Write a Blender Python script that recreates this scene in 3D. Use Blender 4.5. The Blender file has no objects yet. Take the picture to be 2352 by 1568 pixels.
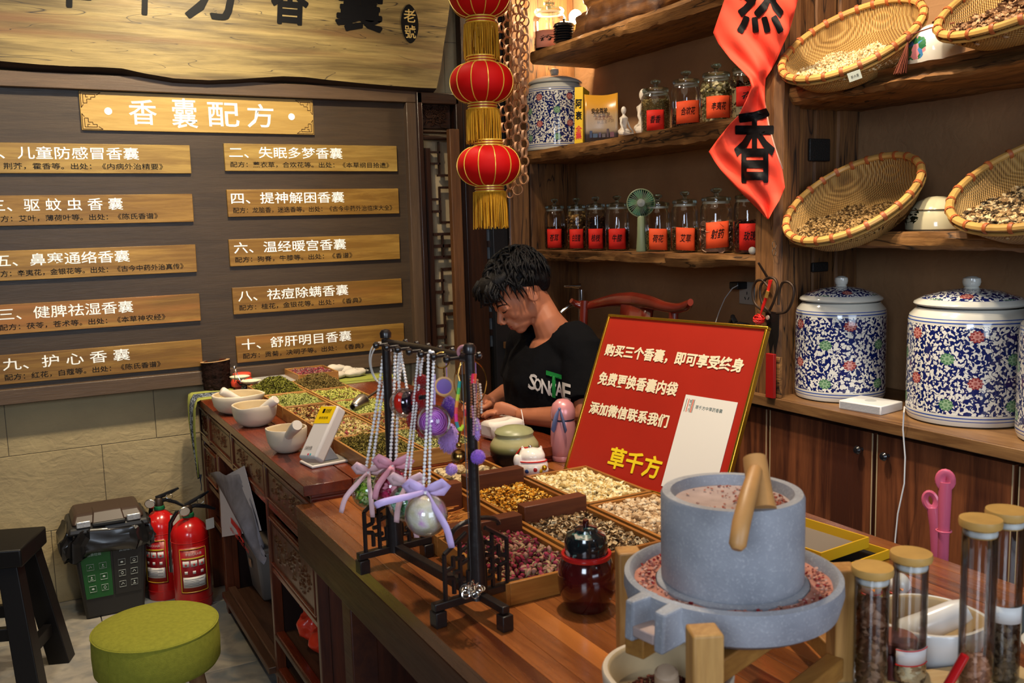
import bpy, math, random
import numpy as np
from mathutils import Vector as V, Matrix, Euler
SC = bpy.context.scene
COL = SC.collection
PI = math.pi
# ------------------------------------------------------------------ camera
F, YAW, PITCH, ROLL, CH = 2126.33, math.radians(28.338), math.radians(7.2378), math.radians(-1.5854), 1.46
_fw = V((math.sin(YAW)*math.cos(PITCH), math.cos(YAW)*math.cos(PITCH), -math.sin(PITCH)))
_rt = V((math.cos(YAW), -math.sin(YAW), 0)); _up = _rt.cross(_fw)
RT = math.cos(ROLL)*_rt + math.sin(ROLL)*_up
UP = -math.sin(ROLL)*_rt + math.cos(ROLL)*_up
CAM = V((0, 0, CH))
def ray(px, py): return _fw + RT*((px-1176)/F) + UP*((784-py)/F)
def at(px, py, x=None, y=None, z=None, d=None):
    """world point seen at a photograph pixel on a known plane (or at a known distance)"""
    r = ray(px, py)
    if d is not None: t = d
    elif x is not None: t = x/r.x
    elif y is not None: t = y/r.y
    else: t = (z-CH)/r.z
    return CAM + r*t
def dep(p): return (V(p)-CAM).dot(_fw)
def m_px(n, p): return n*dep(p)/F
cd = bpy.data.cameras.new('camera'); cam = bpy.data.objects.new('camera', cd); COL.objects.link(cam)
cam.matrix_world = Matrix((( RT.x, UP.x, -_fw.x, 0), (RT.y, UP.y, -_fw.y, 0), (RT.z, UP.z, -_fw.z, CH), (0, 0, 0, 1)))
cd.sensor_width = 36; cd.lens = F*36/2352; cd.clip_start = .05; cd.clip_end = 50
cd.dof.use_dof = True; cd.dof.focus_distance = 2.9; cd.dof.aperture_fstop = 8.5
SC.camera = cam
SC.cycles.transparent_max_bounces = 32
# ------------------------------------------------------------------ world, exposure, lights
SC.view_settings.view_transform = 'Standard'; SC.view_settings.look = 'None'
SC.view_settings.gamma = 1; SC.view_settings.use_curve_mapping = False
SC.view_settings.exposure = .93
w = bpy.data.worlds.new('world'); SC.world = w; w.use_nodes = True
w.node_tree.nodes['Background'].inputs[0].default_value = (.55, .50, .50, 1)
w.node_tree.nodes['Background'].inputs[1].default_value = .02
def aim(o, p): o.rotation_euler = (V(p)-o.location).to_track_quat('-Z', 'Y').to_euler()
def area(name, loc, tgt, size, power, col, spread=180):
    l = bpy.data.lights.new(name, 'AREA'); l.size = size; l.energy = power; l.color = col; l.spread = math.radians(spread)
    o = bpy.data.objects.new(name, l); o.location = loc; COL.objects.link(o); aim(o, tgt); return o
def spot(name, loc, tgt, power, col, ang=70, blend=.5, r=.04):
    l = bpy.data.lights.new(name, 'SPOT'); l.energy = power; l.color = col; l.spot_size = math.radians(ang); l.spot_blend = blend; l.shadow_soft_size = r
    o = bpy.data.objects.new(name, l); o.location = loc; COL.objects.link(o); aim(o, tgt); return o
WARM = (1.0, .74, .46); WARM2 = (1, .82, .60); COOL = (.72, .84, 1.0)
spot('board_downlight', (.75, 2.85, 2.82), (.74, 3.95, 1.58), 92, (1, .86, .60), 95, .9, .05)
spot('left_downlight', (-.3, 2.9, 2.82), (-.1, 3.9, 1.2), 42, (1, .86, .60), 100, .9, .06)
spot('desk_downlight', (1.0, 3.0, 2.82), (.9, 3.2, .8), 55, WARM2, 80, .8, .05)
spot('table_downlight', (1.15, 1.75, 2.82), (1.15, 1.8, .77), 75, WARM2, 95, .8, .05)
spot('basket_downlight', (1.55, 1.75, 2.82), (2.3, 1.8, 1.9), 46, WARM2, 80, .7, .03)
spot('jar_downlight', (1.5, 1.3, 2.82), (2.3, 1.7, 1.0), 28, WARM2, 80, .8, .04)
spot('banner_downlight', (1.35, 2.3, 2.82), (2.05, 2.15, 1.9), 20, WARM2, 70, .8, .04)
spot('shelf_downlight', (1.35, 3.0, 2.82), (2.2, 3.0, 1.7), 42, WARM2, 80, .8, .04)
area('doorway_daylight', (.9, -1.9, 1.75), (1.1, 1.2, .95), 1.6, 17, COOL, 150)
area('front_left_fill', (-1.3, -.9, 2.0), (.7, 1.6, 1.0), .9, 10, COOL, 120)  # added cool front light, brightens the charms on the jewellery stand
area('ceiling_glow', (.6, 1.4, 2.85), (.6, 1.4, 0), 2.2, 7, WARM2)
# ------------------------------------------------------------------ materials
MATS = {}
def nt_new(name):
    m = bpy.data.materials.new(name); m.use_nodes = True; nt = m.node_tree
    return m, nt, nt.nodes['Principled BSDF']
def nd(nt, typ, ins=None, **kw):
    n = nt.nodes.new(typ)
    for k, v in kw.items(): setattr(n, k, v)
    for k, v in (ins or {}).items():
        if hasattr(v, 'is_output') or isinstance(v, bpy.types.NodeSocket): nt.links.new(v, n.inputs[k])
        else: n.inputs[k].default_value = v
    return n
def c4(c): return (c[0], c[1], c[2], 1)
def hexc(h):
    h = h.lstrip('#'); r = [int(h[i:i+2], 16)/255 for i in (0, 2, 4)]
    return tuple(x/12.92 if x < .04045 else ((x+.055)/1.055)**2.4 for x in r)
def ramp(nt, fac, stops):
    n = nt.nodes.new('ShaderNodeValToRGB'); nt.links.new(fac, n.inputs[0]); e = n.color_ramp.elements
    while len(e) < len(stops): e.new(.5)
    for s, (p, c) in zip(e, stops): s.position = p; s.color = c4(c)
    return n
def mix(nt, fac, a, b, mode='MIX'):
    n = nt.nodes.new('ShaderNodeMix'); n.data_type = 'RGBA'; n.blend_type = mode
    for i, v in ((0, fac), (6, a), (7, b)):
        if isinstance(v, bpy.types.NodeSocket): nt.links.new(v, n.inputs[i])
        else: n.inputs[i].default_value = v if i == 0 else c4(v)
    return n.outputs[2]
def mth(nt, op, a, b=None, c=None):
    n = nt.nodes.new('ShaderNodeMath'); n.operation = op
    for i, v in enumerate((a, b, c)):
        if v is None: continue
        if isinstance(v, bpy.types.NodeSocket): nt.links.new(v, n.inputs[i])
        else: n.inputs[i].default_value = v
    return n.outputs[0]
def bump(nt, b, h, st=.3, dist=.01):
    n = nd(nt, 'ShaderNodeBump', {'Height': h, 'Strength': st, 'Distance': dist}); nt.links.new(n.outputs[0], b.inputs['Normal'])
def coords(nt, scale=(1, 1, 1), rnd=True, kind='Object'):
    tc = nd(nt, 'ShaderNodeTexCoord'); v = tc.outputs[kind]
    if rnd:
        oi = nd(nt, 'ShaderNodeObjectInfo'); r = mth(nt, 'MULTIPLY', oi.outputs['Random'], 17.0)
        v = nd(nt, 'ShaderNodeVectorMath', {0: v, 1: r}, operation='ADD').outputs[0]
    return nd(nt, 'ShaderNodeVectorMath', {0: v, 1: scale}, operation='MULTIPLY').outputs[0]
def plain(name, col, rough=.5, metal=0, spec=.5, coat=0, emis=0, var=.0, vs=30, bmp=0, bs=200, trans=0, ior=1.45, sheen=0, sss=0, alpha=1):
    if name in MATS: return MATS[name]
    m, nt, b = nt_new(name)
    if rough >= .6 and spec == .5: spec = .15
    I = b.inputs; I['Base Color'].default_value = c4(col); I['Roughness'].default_value = rough; I['Metallic'].default_value = metal
    I['Specular IOR Level'].default_value = spec; I['Coat Weight'].default_value = coat; I['Coat Roughness'].default_value = .08
    I['Transmission Weight'].default_value = trans; I['IOR'].default_value = ior; I['Sheen Weight'].default_value = sheen; I['Alpha'].default_value = alpha
    if sss: I['Subsurface Weight'].default_value = sss; I['Subsurface Radius'].default_value = (.02, .008, .004); I['Subsurface Scale'].default_value = .5
    if emis: I['Emission Color'].default_value = c4(col); I['Emission Strength'].default_value = emis
    v = coords(nt, (1, 1, 1))
    if var:
        n = nd(nt, 'ShaderNodeTexNoise', {'Vector': v, 'Scale': vs, 'Detail': 5.0})
        f = ramp(nt, n.outputs['Fac'], [(.3, tuple(c*(1-var) for c in col)), (.7, tuple(min(1, c*(1+var)) for c in col))])
        nt.links.new(f.outputs[0], I['Base Color'])
    if bmp:
        n = nd(nt, 'ShaderNodeTexNoise', {'Vector': v, 'Scale': bs, 'Detail': 4.0}); bump(nt, b, n.outputs['Fac'], bmp, .004)
    MATS[name] = m; return m
def wood(name, c1, c2, axis=0, fine=1.0, rough=.45, ring=.0, crack=0, tone=.0, bst=.25, coat=0, spec=.4, c3=None):
    """grain runs along axis; c1 dark, c2 light"""
    if name in MATS: return MATS[name]
    m, nt, b = nt_new(name); I = b.inputs
    s = [14*fine]*3; s[axis] = 1.1*fine
    v = coords(nt, tuple(s))
    n0 = nd(nt, 'ShaderNodeTexNoise', {'Vector': v, 'Scale': .35, 'Detail': 3.0, 'Distortion': .6})
    n1 = nd(nt, 'ShaderNodeTexNoise', {'Vector': v, 'Scale': 1.6, 'Detail': 8.0, 'Roughness': .65, 'Distortion': .8})
    n2 = nd(nt, 'ShaderNodeTexNoise', {'Vector': v, 'Scale': 9.0, 'Detail': 5.0, 'Roughness': .6})
    fac = mth(nt, 'ADD', mth(nt, 'MULTIPLY', n1.outputs[0], .62), mth(nt, 'MULTIPLY', n0.outputs[0], .38))
    if ring:
        wv = mth(nt, 'SINE', mth(nt, 'MULTIPLY', n0.outputs[0], ring*60.0))
        fac = mth(nt, 'ADD', fac, mth(nt, 'MULTIPLY', wv, .10))
    r = ramp(nt, fac, [(.36, c1), (.5, tuple((a+bb)/2 for a, bb in zip(c1, c2))), (.64, c2)])
    col = mix(nt, mth(nt, 'MULTIPLY', n2.outputs[0], .55), r.outputs[0], tuple(x*.45 for x in c1))
    if c3:
        n3 = nd(nt, 'ShaderNodeTexNoise', {'Vector': v, 'Scale': .22, 'Detail': 3.0, 'Distortion': 1.5})
        col = mix(nt, ramp(nt, n3.outputs[0], [(.5, (0, 0, 0)), (.66, (1, 1, 1))]).outputs[0], col, c3)
    if tone:
        oi = nd(nt, 'ShaderNodeObjectInfo')
        col = nd(nt, 'ShaderNodeHueSaturation', {'Color': col, 'Value': mth(nt, 'ADD', mth(nt, 'MULTIPLY', oi.outputs['Random'], tone*2), 1-tone)}).outputs[0]
    if crack:
        w_ = [30.0]*3; w_[axis] = 2.2
        v2 = coords(nt, tuple(w_)); vn = nd(nt, 'ShaderNodeTexNoise', {'Vector': v2, 'Scale': .55, 'Detail': 2.0, 'Distortion': 1.0})
        cr = mth(nt, 'ABSOLUTE', mth(nt, 'SUBTRACT', vn.outputs[0], .52)); k = ramp(nt, cr, [(0, (1, 1, 1)), (.012*crack, (0, 0, 0))])
        col = mix(nt, k.outputs[0], col, (.01, .005, .003))
    nt.links.new(col, I['Base Color'])
    rr = mth(nt, 'ADD', mth(nt, 'MULTIPLY', n2.outputs[0], .25), rough-.12); nt.links.new(rr, I['Roughness'])
    I['Coat Weight'].default_value = coat; I['Coat Roughness'].default_value = .15; I['Specular IOR Level'].default_value = spec
    bump(nt, b, mth(nt, 'ADD', n2.outputs[0], n1.outputs[0]), bst, .002)
    MATS[name] = m; return m
def glass(name, col=(1, 1, 1), rough=.0, ior=1.2):
    """thin clear glass/plastic: mostly transparent, fresnel gloss on top"""
    if name in MATS: return MATS[name]
    m = bpy.data.materials.new(name); m.use_nodes = True; nt = m.node_tree; nt.nodes.clear()
    o = nt.nodes.new('ShaderNodeOutputMaterial')
    t = nd(nt, 'ShaderNodeBsdfTransparent', {'Color': c4(col)}); g = nd(nt, 'ShaderNodeBsdfGlossy', {'Roughness': .03+rough})
    lw = nd(nt, 'ShaderNodeLayerWeight', {'Blend': .32}); f = mth(nt, 'ADD', mth(nt, 'MULTIPLY', lw.outputs['Fresnel'], .75), .035)
    mx = nd(nt, 'ShaderNodeMixShader', {0: f, 1: t.outputs[0], 2: g.outputs[0]}); nt.links.new(mx.outputs[0], o.inputs[0])
    MATS[name] = m; return m
# ------------------------------------------------------------------ mesh builder
def sm(pts, k=5):
    p = [V(q) for q in pts]; o = []
    for i in range(len(p)-1):
        a, b, c, d = p[max(0, i-1)], p[i], p[i+1], p[min(len(p)-1, i+2)]
        for j in range(k): t = j/k; o.append(.5*((2*b)+(c-a)*t+(2*a-5*b+4*c-d)*t*t+(3*b-a-3*c+d)*t**3))
    return o+[p[-1]]
def link(o, parent=None):
    COL.objects.link(o)
    if parent is not None: o.parent = parent
    return o
def tag(o, label=None, cat=None, group=None, kind=None):
    if label: o['label'] = label
    if cat: o['category'] = cat
    if group: o['group'] = group
    if kind: o['kind'] = kind
    return o
def thing(name, label, cat, loc=(0, 0, 0), rz=0, group=None, kind=None, rot=None):
    o = bpy.data.objects.new(name, None); o.empty_display_size = .05; COL.objects.link(o); o.location = loc; o.rotation_euler = rot or (0, 0, rz)
    return tag(o, label, cat, group, kind)
def copy_tree(o, parent=None):
    c = o.copy(); COL.objects.link(c); c.parent = parent
    for ch in list(o.children): copy_tree(ch, c)
    return c
def Tm(x=0, y=0, z=0): return Matrix.Translation((x, y, z))
def Rm(a, ax): return Matrix.Rotation(a, 4, ax)
def frame(o, ux, uz):
    """matrix: origin o, local x along ux, local z along uz (orthonormalised)"""
    ux = V(ux).normalized(); uz = V(uz); uz = (uz-ux*uz.dot(ux)).normalized(); uy = uz.cross(ux)
    return Matrix(((ux.x, uy.x, uz.x, o[0]), (ux.y, uy.y, uz.y, o[1]), (ux.z, uy.z, uz.z, o[2]), (0, 0, 0, 1)))
class MB:
    def __init__(s): s.v = []; s.f = []; s.mi = []; s.uv = []; s.hasuv = False
    def add(s, vs, fs, mat=0, M=None, uvs=None):
        k = len(s.v)
        if M is not None: vs = [tuple(M @ V(p)) for p in vs]
        s.v += [tuple(p) for p in vs]
        for i, f in enumerate(fs):
            s.f.append(tuple(k+j for j in f)); s.mi.append(mat); s.uv.append(uvs[i] if uvs else None)
        if uvs: s.hasuv = True
        return s
    def box(s, c, d, mat=0, M=None):
        x, y, z = c; a, b, e = d[0]/2, d[1]/2, d[2]/2
        vs = [(x-a, y-b, z-e), (x+a, y-b, z-e), (x+a, y+b, z-e), (x-a, y+b, z-e), (x-a, y-b, z+e), (x+a, y-b, z+e), (x+a, y+b, z+e), (x-a, y+b, z+e)]
        return s.add(vs, [(3, 2, 1, 0), (4, 5, 6, 7), (0, 1, 5, 4), (1, 2, 6, 5), (2, 3, 7, 6), (3, 0, 4, 7)], mat, M)
    def lathe(s, prof, n=24, mat=0, M=None, uv=None, a0=0, a1=2*PI):
        vs = []; fs = []; uvs = []; full = abs(a1-a0-2*PI) < 1e-6; cols = n if full else n+1
        for r, z in prof:
            for i in range(cols):
                t = a0+(a1-a0)*i/n; vs.append((r*math.cos(t), r*math.sin(t), z))
        for j in range(len(prof)-1):
            for i in range(n):
                i2 = (i+1) % cols
                q = (j*cols+i, j*cols+i2, (j+1)*cols+i2, (j+1)*cols+i)
                if prof[j][0] < 1e-6: q = (q[0], q[2], q[3])
                elif prof[j+1][0] < 1e-6: q = (q[0], q[1], q[2])
                fs.append(q)
                if uv:
                    u0, u1 = i/n*uv, (i+1)/n*uv; z0, z1 = prof[j][1], prof[j+1][1]
                    full_q = [(u0, z0), (u1, z0), (u1, z1), (u0, z1)]
                    uvs.append(full_q if len(q) == 4 else full_q[:3])
        return s.add(vs, fs, mat, M, uvs if uv else None)
    def tube(s, pts, r, n=8, mat=0, M=None, closed=False, flat=1.0, cap=True):
        pts = [V(p) for p in pts]; L = len(pts); rs = r if isinstance(r, (list, tuple)) else [r]*L
        vs = []; prev = None
        for i, p in enumerate(pts):
            if closed: t = pts[(i+1) % L]-pts[i-1]
            else: t = pts[min(i+1, L-1)]-pts[max(i-1, 0)]
            t = t.normalized() if t.length > 1e-9 else V((0, 0, 1))
            a = prev if prev is not None else (V((0, 0, 1)) if abs(t.z) < .9 else V((1, 0, 0)))
            u = (a-t*a.dot(t)).normalized(); w_ = t.cross(u); prev = u
            for k in range(n):
                an = 2*PI*k/n; vs.append(tuple(p+u*(rs[i]*math.cos(an))+w_*(rs[i]*flat*math.sin(an))))
        fs = []
        for i in range(L if closed else L-1):
            for k in range(n):
                j = (i+1) % L; fs.append((i*n+k, i*n+(k+1) % n, j*n+(k+1) % n, j*n+k))
        if cap and not closed: fs += [tuple(range(n-1, -1, -1)), tuple((L-1)*n+k for k in range(n))]
        return s.add(vs, fs, mat, M)
    def ball(s, c, r, nu=14, nv=9, mat=0, M=None):
        if not isinstance(r, (tuple, list)): r = (r, r, r)
        prof = [(math.sin(PI*j/nv), -math.cos(PI*j/nv)) for j in range(nv+1)]
        prof[0] = (0, -1); prof[-1] = (0, 1)
        MM = Tm(*c) @ Matrix.Diagonal((*r, 1))
        return s.lathe(prof, nu, mat, (M @ MM) if M is not None else MM)
    def prism(s, poly, z0, z1, mat=0, M=None):
        n = len(poly); vs = [(x, y, z0) for x, y in poly]+[(x, y, z1) for x, y in poly]
        fs = [tuple(range(n-1, -1, -1)), tuple(range(n, 2*n))]+[(i, (i+1) % n, n+(i+1) % n, n+i) for i in range(n)]
        return s.add(vs, fs, mat, M)
    def grid(s, P, mat=0, M=None, closed_u=False, uv=False):
        nv, nu = len(P), len(P[0]); vs = [p for row in P for p in row]; fs = []; uvs = []
        for j in range(nv-1):
            for i in range(nu if closed_u else nu-1):
                fs.append((j*nu+i, j*nu+(i+1) % nu, (j+1)*nu+(i+1) % nu, (j+1)*nu+i))
                uvs.append([(i/(nu-1), j/(nv-1)), ((i+1)/(nu-1), j/(nv-1)), ((i+1)/(nu-1), (j+1)/(nv-1)), (i/(nu-1), (j+1)/(nv-1))])
        return s.add(vs, fs, mat, M, uvs if uv else None)
    def build(s, name, mats, parent=None, smooth=40, bevel=0, seg=2, sub=0, solid=0, loc=None):
        me = bpy.data.meshes.new(name); me.from_pydata(s.v, [], s.f)
        for m in (mats if isinstance(mats, (list, tuple)) else [mats]): me.materials.append(m)
        me.polygons.foreach_set('material_index', s.mi)
        if s.hasuv:
            l = me.uv_layers.new(name='UVMap'); dat = []
            for f, u in zip(s.f, s.uv):
                for i in range(len(f)): dat += (u[i] if u else (0, 0))
            l.data.foreach_set('uv', dat)
        me.update()
        if smooth: me.shade_smooth(); me.set_sharp_from_angle(angle=math.radians(smooth))
        o = bpy.data.objects.new(name, me); link(o, parent)
        if loc is not None: o.location = loc
        if bevel:
            m = o.modifiers.new('bevel', 'BEVEL'); m.width = bevel; m.segments = seg; m.limit_method = 'ANGLE'; m.angle_limit = math.radians(40)
        if solid: m = o.modifiers.new('solid', 'SOLIDIFY'); m.thickness = solid; m.offset = 0
        if sub: m = o.modifiers.new('sub', 'SUBSURF'); m.levels = sub; m.render_levels = sub
        return o
def inst(name, me, parent, M, label=None):
    o = bpy.data.objects.new(name, me); COL.objects.link(o); o.parent = parent; o.matrix_local = M
    if label: o['label'] = label
    return o
# baked modifiers (for remeshed organic shapes)
def bake(o, mods, mat=None, keep_smooth=True):
    for typ, kw in mods:
        m = o.modifiers.new('m', typ)
        for k, v in kw.items(): setattr(m, k, v)
    bpy.context.view_layer.update(); dg = bpy.context.evaluated_depsgraph_get()
    me = bpy.data.meshes.new_from_object(o.evaluated_get(dg)); o.modifiers.clear()
    old = o.data; o.data = me
    me.materials.clear()
    for mm in old.materials: me.materials.append(mm)
    if len(old.materials) == 1: me.polygons.foreach_set('material_index', [0]*len(me.polygons))
    if keep_smooth: me.shade_smooth()
    return o
# text -------------------------------------------------------------
_txt = {}
def text_data(body, bold=0.0, space=1.0, extr=0.0, shear=0.0, res=2):
    c = bpy.data.curves.new('lettering', 'FONT'); c.body = body; c.offset = min(bold, .008); c.space_character = space; c.extrude = extr; c.resolution_u = res; c.shear = shear
    c.fill_mode = 'FRONT' if extr == 0 else 'BOTH'
    o = bpy.data.objects.new('t', c); COL.objects.link(o)
    bpy.context.view_layer.update(); dg = bpy.context.evaluated_depsgraph_get()
    me = bpy.data.meshes.new_from_object(o.evaluated_get(dg)); bpy.data.objects.remove(o); bpy.data.curves.remove(c)
    n = len(me.vertices); a = np.empty(n*3); me.vertices.foreach_get('co', a); a = a.reshape(-1, 3)
    if bold > .010:   # heavier strokes: shifted copies of the same glyphs
        fs = [tuple(p.vertices) for p in me.polygons]; k = bold-.008; vs = []; ff = []
        for i in range(8):
            q = a.copy(); q[:, 0] += k*math.cos(i*PI/4); q[:, 1] += k*math.sin(i*PI/4); q[:, 2] += i*.0012; ff += [tuple(j+len(vs)*n for j in f) for f in fs]; vs.append(q)
        a = np.concatenate(vs); bpy.data.meshes.remove(me); me = bpy.data.meshes.new('lettering'); me.from_pydata(a.tolist(), [], ff); n = len(a)
    a[:, :2] -= a[:, :2].min(0); me.vertices.foreach_set('co', a.ravel()); me.update()
    return me, a[:, 0].max(), a[:, 1].max()
def lettering(name, body, mat, parent, o, ux, uy, w_, h, bold=0.0, extr=0, space=1.0, shear=0.0, fit='both', label=None):
    """text in the box with lower-left corner o, spanned by unit vectors ux (reading) and uy (up); parent-local coordinates"""
    me, W, Hh = text_data(body, bold, space, extr, shear)
    sx, sy = w_/W, h/Hh
    if fit == 'w': sy = sx
    if fit == 'h': sx = sy
    ux = V(ux).normalized(); uy = V(uy).normalized(); un = ux.cross(uy)
    M = Matrix(((ux.x*sx, uy.x*sy, un.x*min(sx, sy), o[0]), (ux.y*sx, uy.y*sy, un.y*min(sx, sy), o[1]), (ux.z*sx, uy.z*sy, un.z*min(sx, sy), o[2]), (0, 0, 0, 1)))
    me.transform(M); me.materials.clear(); me.materials.append(mat)
    me.name = name; ob = bpy.data.objects.new(name, me); link(ob, parent)
    ob['kind'] = 'stuff'
    if label: ob['label'] = label
    return ob
# stuff: numpy-scattered pieces joined to one mesh ------------------
def scatter(name, tmpl, mats, parent, pos, size, rng, flatten=None, matp=None, tilt=1.0, smooth=False, stuff=True):
    """tmpl: list of (verts, faces); pos: (n,3); size: (n,) or (n,3)"""
    n = len(pos); V_ = []; Fl = []; Ft = []; MI = []; base = 0
    which = rng.integers(0, len(tmpl), n); mi = rng.choice(len(mats), n, p=matp)
    for t, (tv, tf) in enumerate(tmpl):
        idx = np.where(which == t)[0]
        if not len(idx): continue
        tv = np.array(tv, float); k = len(idx)
        a, b, c = rng.uniform(0, 2*PI, k), rng.normal(0, .5*tilt, k), rng.normal(0, .5*tilt, k)
        ca, sa, cb, sb, cc, sc_ = np.cos(a), np.sin(a), np.cos(b), np.sin(b), np.cos(c), np.sin(c)
        R = np.empty((k, 3, 3)); R[:, 0, 0] = ca*cb; R[:, 0, 1] = ca*sb*sc_-sa*cc; R[:, 0, 2] = ca*sb*cc+sa*sc_
        R[:, 1, 0] = sa*cb; R[:, 1, 1] = sa*sb*sc_+ca*cc; R[:, 1, 2] = sa*sb*cc-ca*sc_
        R[:, 2, 0] = -sb; R[:, 2, 1] = cb*sc_; R[:, 2, 2] = cb*cc
        s_ = size[idx]; s_ = s_[:, None] if s_.ndim == 1 else s_
        P = np.einsum('kij,kvj->kvi', R, tv[None]*s_[:, None, :])+pos[idx][:, None, :]
        V_.append(P.reshape(-1, 3))
        for f in tf:
            fa = np.array(f)[None]+(np.arange(k)*len(tv))[:, None]+base
            Fl.append(fa.ravel()); Ft.append(np.full(k, len(f))); MI.append(mi[idx])
        base += k*len(tv)
    Vv = np.concatenate(V_); L = np.concatenate(Fl); T = np.concatenate(Ft); M_ = np.concatenate(MI)
    me = bpy.data.meshes.new(name); me.vertices.add(len(Vv)); me.vertices.foreach_set('co', Vv.ravel())
    me.loops.add(len(L)); me.loops.foreach_set('vertex_index', L.astype(np.int32))
    me.polygons.add(len(T)); st = np.concatenate([[0], np.cumsum(T)[:-1]]); me.polygons.foreach_set('loop_start', st.astype(np.int32)); me.polygons.foreach_set('loop_total', T.astype(np.int32))
    for m in mats: me.materials.append(m)
    me.polygons.foreach_set('material_index', M_.astype(np.int32)); me.update(calc_edges=True)
    if smooth: me.shade_smooth()
    o = bpy.data.objects.new(name, me); link(o, parent)
    if stuff: o['kind'] = 'stuff'
    return o
def t_blob(sx=1, sy=.8, sz=.6):
    vs = [(sx, 0, 0), (-sx, 0, 0), (0, sy, 0), (0, -sy, 0), (0, 0, sz), (0, 0, -sz)]
    k = .68
    return ([(a*.5, b*.5, c*.5) for a, b, c in vs]+[(sx*.5*k*i, sy*.5*k*j, 0) for i in (1, -1) for j in (1, -1)],
            [(0, 6, 4), (6, 2, 4), (2, 8, 4), (8, 1, 4), (1, 9, 4), (9, 3, 4), (3, 7, 4), (7, 0, 4), (6, 0, 5), (2, 6, 5), (8, 2, 5), (1, 8, 5), (9, 1, 5), (3, 9, 5), (7, 3, 5), (0, 7, 5)])
def t_strip(l=1, w_=.22, curl=.35):
    p = [(-.5*l, 0), (-.2*l, curl*.6), (.15*l, curl*.3), (.5*l, -curl*.4)]
    vs = [(x, s*w_/2, z) for x, z in p for s in (-1, 1)]
    return (vs, [(0, 1, 3, 2), (2, 3, 5, 4), (4, 5, 7, 6)])
def t_cup(r=.5, h=.45, n=6):
    vs = [(0, 0, 0)]+[(r*math.cos(2*PI*i/n), r*math.sin(2*PI*i/n), h*(1 if i % 2 else .6)) for i in range(n)]
    return (vs, [(0, 1+i, 1+(i+1) % n) for i in range(n)])
def t_stick(l=1, w_=.14):
    vs = [(x, y, z) for x in (-l/2, l/2) for y, z in ((-w_/2, -w_/2), (w_/2, -w_/2), (w_/2, w_/2), (-w_/2, w_/2))]
    return (vs, [(0, 1, 5, 4), (1, 2, 6, 5), (2, 3, 7, 6), (3, 0, 4, 7), (0, 3, 2, 1), (4, 5, 6, 7)])
def copy_vals(o): return None
# ================================================================== SETTING
rng = np.random.default_rng(7); random.seed(7)
YW, XW = 4.02, 2.48
# floor with tiles
m_grout = plain('grout', (.09, .085, .08), .9)
m, nt, b = nt_new('floor_tile_stone'); v = coords(nt, (1, 1, 1))
n1 = nd(nt, 'ShaderNodeTexNoise', {'Vector': v, 'Scale': 5.0, 'Detail': 8.0, 'Distortion': 1.4}); n2 = nd(nt, 'ShaderNodeTexNoise', {'Vector': v, 'Scale': 22.0, 'Detail': 6.0})
cc = ramp(nt, n1.outputs[0], [(.36, hexc('#6f7478')), (.5, hexc('#8e8880')), (.66, hexc('#a39a8c'))])
nt.links.new(mix(nt, ramp(nt, n2.outputs[0], [(.5, (0, 0, 0)), (.72, (.45, .45, .45))]).outputs[0], cc.outputs[0], hexc('#5c5f60')), b.inputs['Base Color'])
b.inputs['Roughness'].default_value = .33; m_tile = m
fl = MB().box((1.0, 1.4, -.03), (5.0, 7.0, .04)).build('floor', m_grout, smooth=0); fl['kind'] = 'structure'
tme = MB().box((0, 0, 0), (.597, .597, .02)).build('floor_tile', m_tile, fl, smooth=0, bevel=.0015)
first = True
for i in range(-3, 5):
    for j in range(-3, 5):
        cx, cy = .2+.3+.6*i-.6, 3.08+.3+.6*j-.6
        if cy > YW+.2 or cx > XW+.3 or cy < -1.6 or cx < -1.5: continue
        if first: tme.location = (cx, cy, -.01); first = False
        else:
            o = tme.copy(); COL.objects.link(o); o.location = (cx, cy, -.01)
# walls
def plaster(name, c1, c2, blocks=0, bst=.5):
    m, nt, b = nt_new(name); v = coords(nt, (1, 1, 1), rnd=False)
    n1 = nd(nt, 'ShaderNodeTexNoise', {'Vector': v, 'Scale': 2.4, 'Detail': 6.0}); n2 = nd(nt, 'ShaderNodeTexNoise', {'Vector': v, 'Scale': 26.0, 'Detail': 8.0, 'Distortion': .7})
    n3 = nd(nt, 'ShaderNodeTexNoise', {'Vector': nd(nt, 'ShaderNodeVectorMath', {0: v, 1: (3, 3, 9)}, operation='MULTIPLY').outputs[0], 'Scale': 2.0, 'Detail': 6.0, 'Distortion': 2.0})
    nt.links.new(ramp(nt, n1.outputs[0], [(.35, c1), (.65, c2)]).outputs[0], b.inputs['Base Color'])
    h = mth(nt, 'ADD', mth(nt, 'MULTIPLY', n2.outputs[0], .5), mth(nt, 'MULTIPLY', n3.outputs[0], .35))
    bump(nt, b, h, bst, .02); b.inputs['Roughness'].default_value = .85; b.inputs['Specular IOR Level'].default_value = .2
    return m
m_wallb = plaster('plaster_beige', hexc('#8d7d60'), hexc('#a5936f'), bst=.45)
m_wallr = plaster('plaster_brown', hexc('#8c6848'), hexc('#a07852'), bst=.3)
wb = MB().box((1.0, YW+.05, 1.45), (5.0, .1, 2.94)).build('wall_back', plain('wall_core', (.2, .17, .13), .9), smooth=0); wb['kind'] = 'structure'
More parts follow.
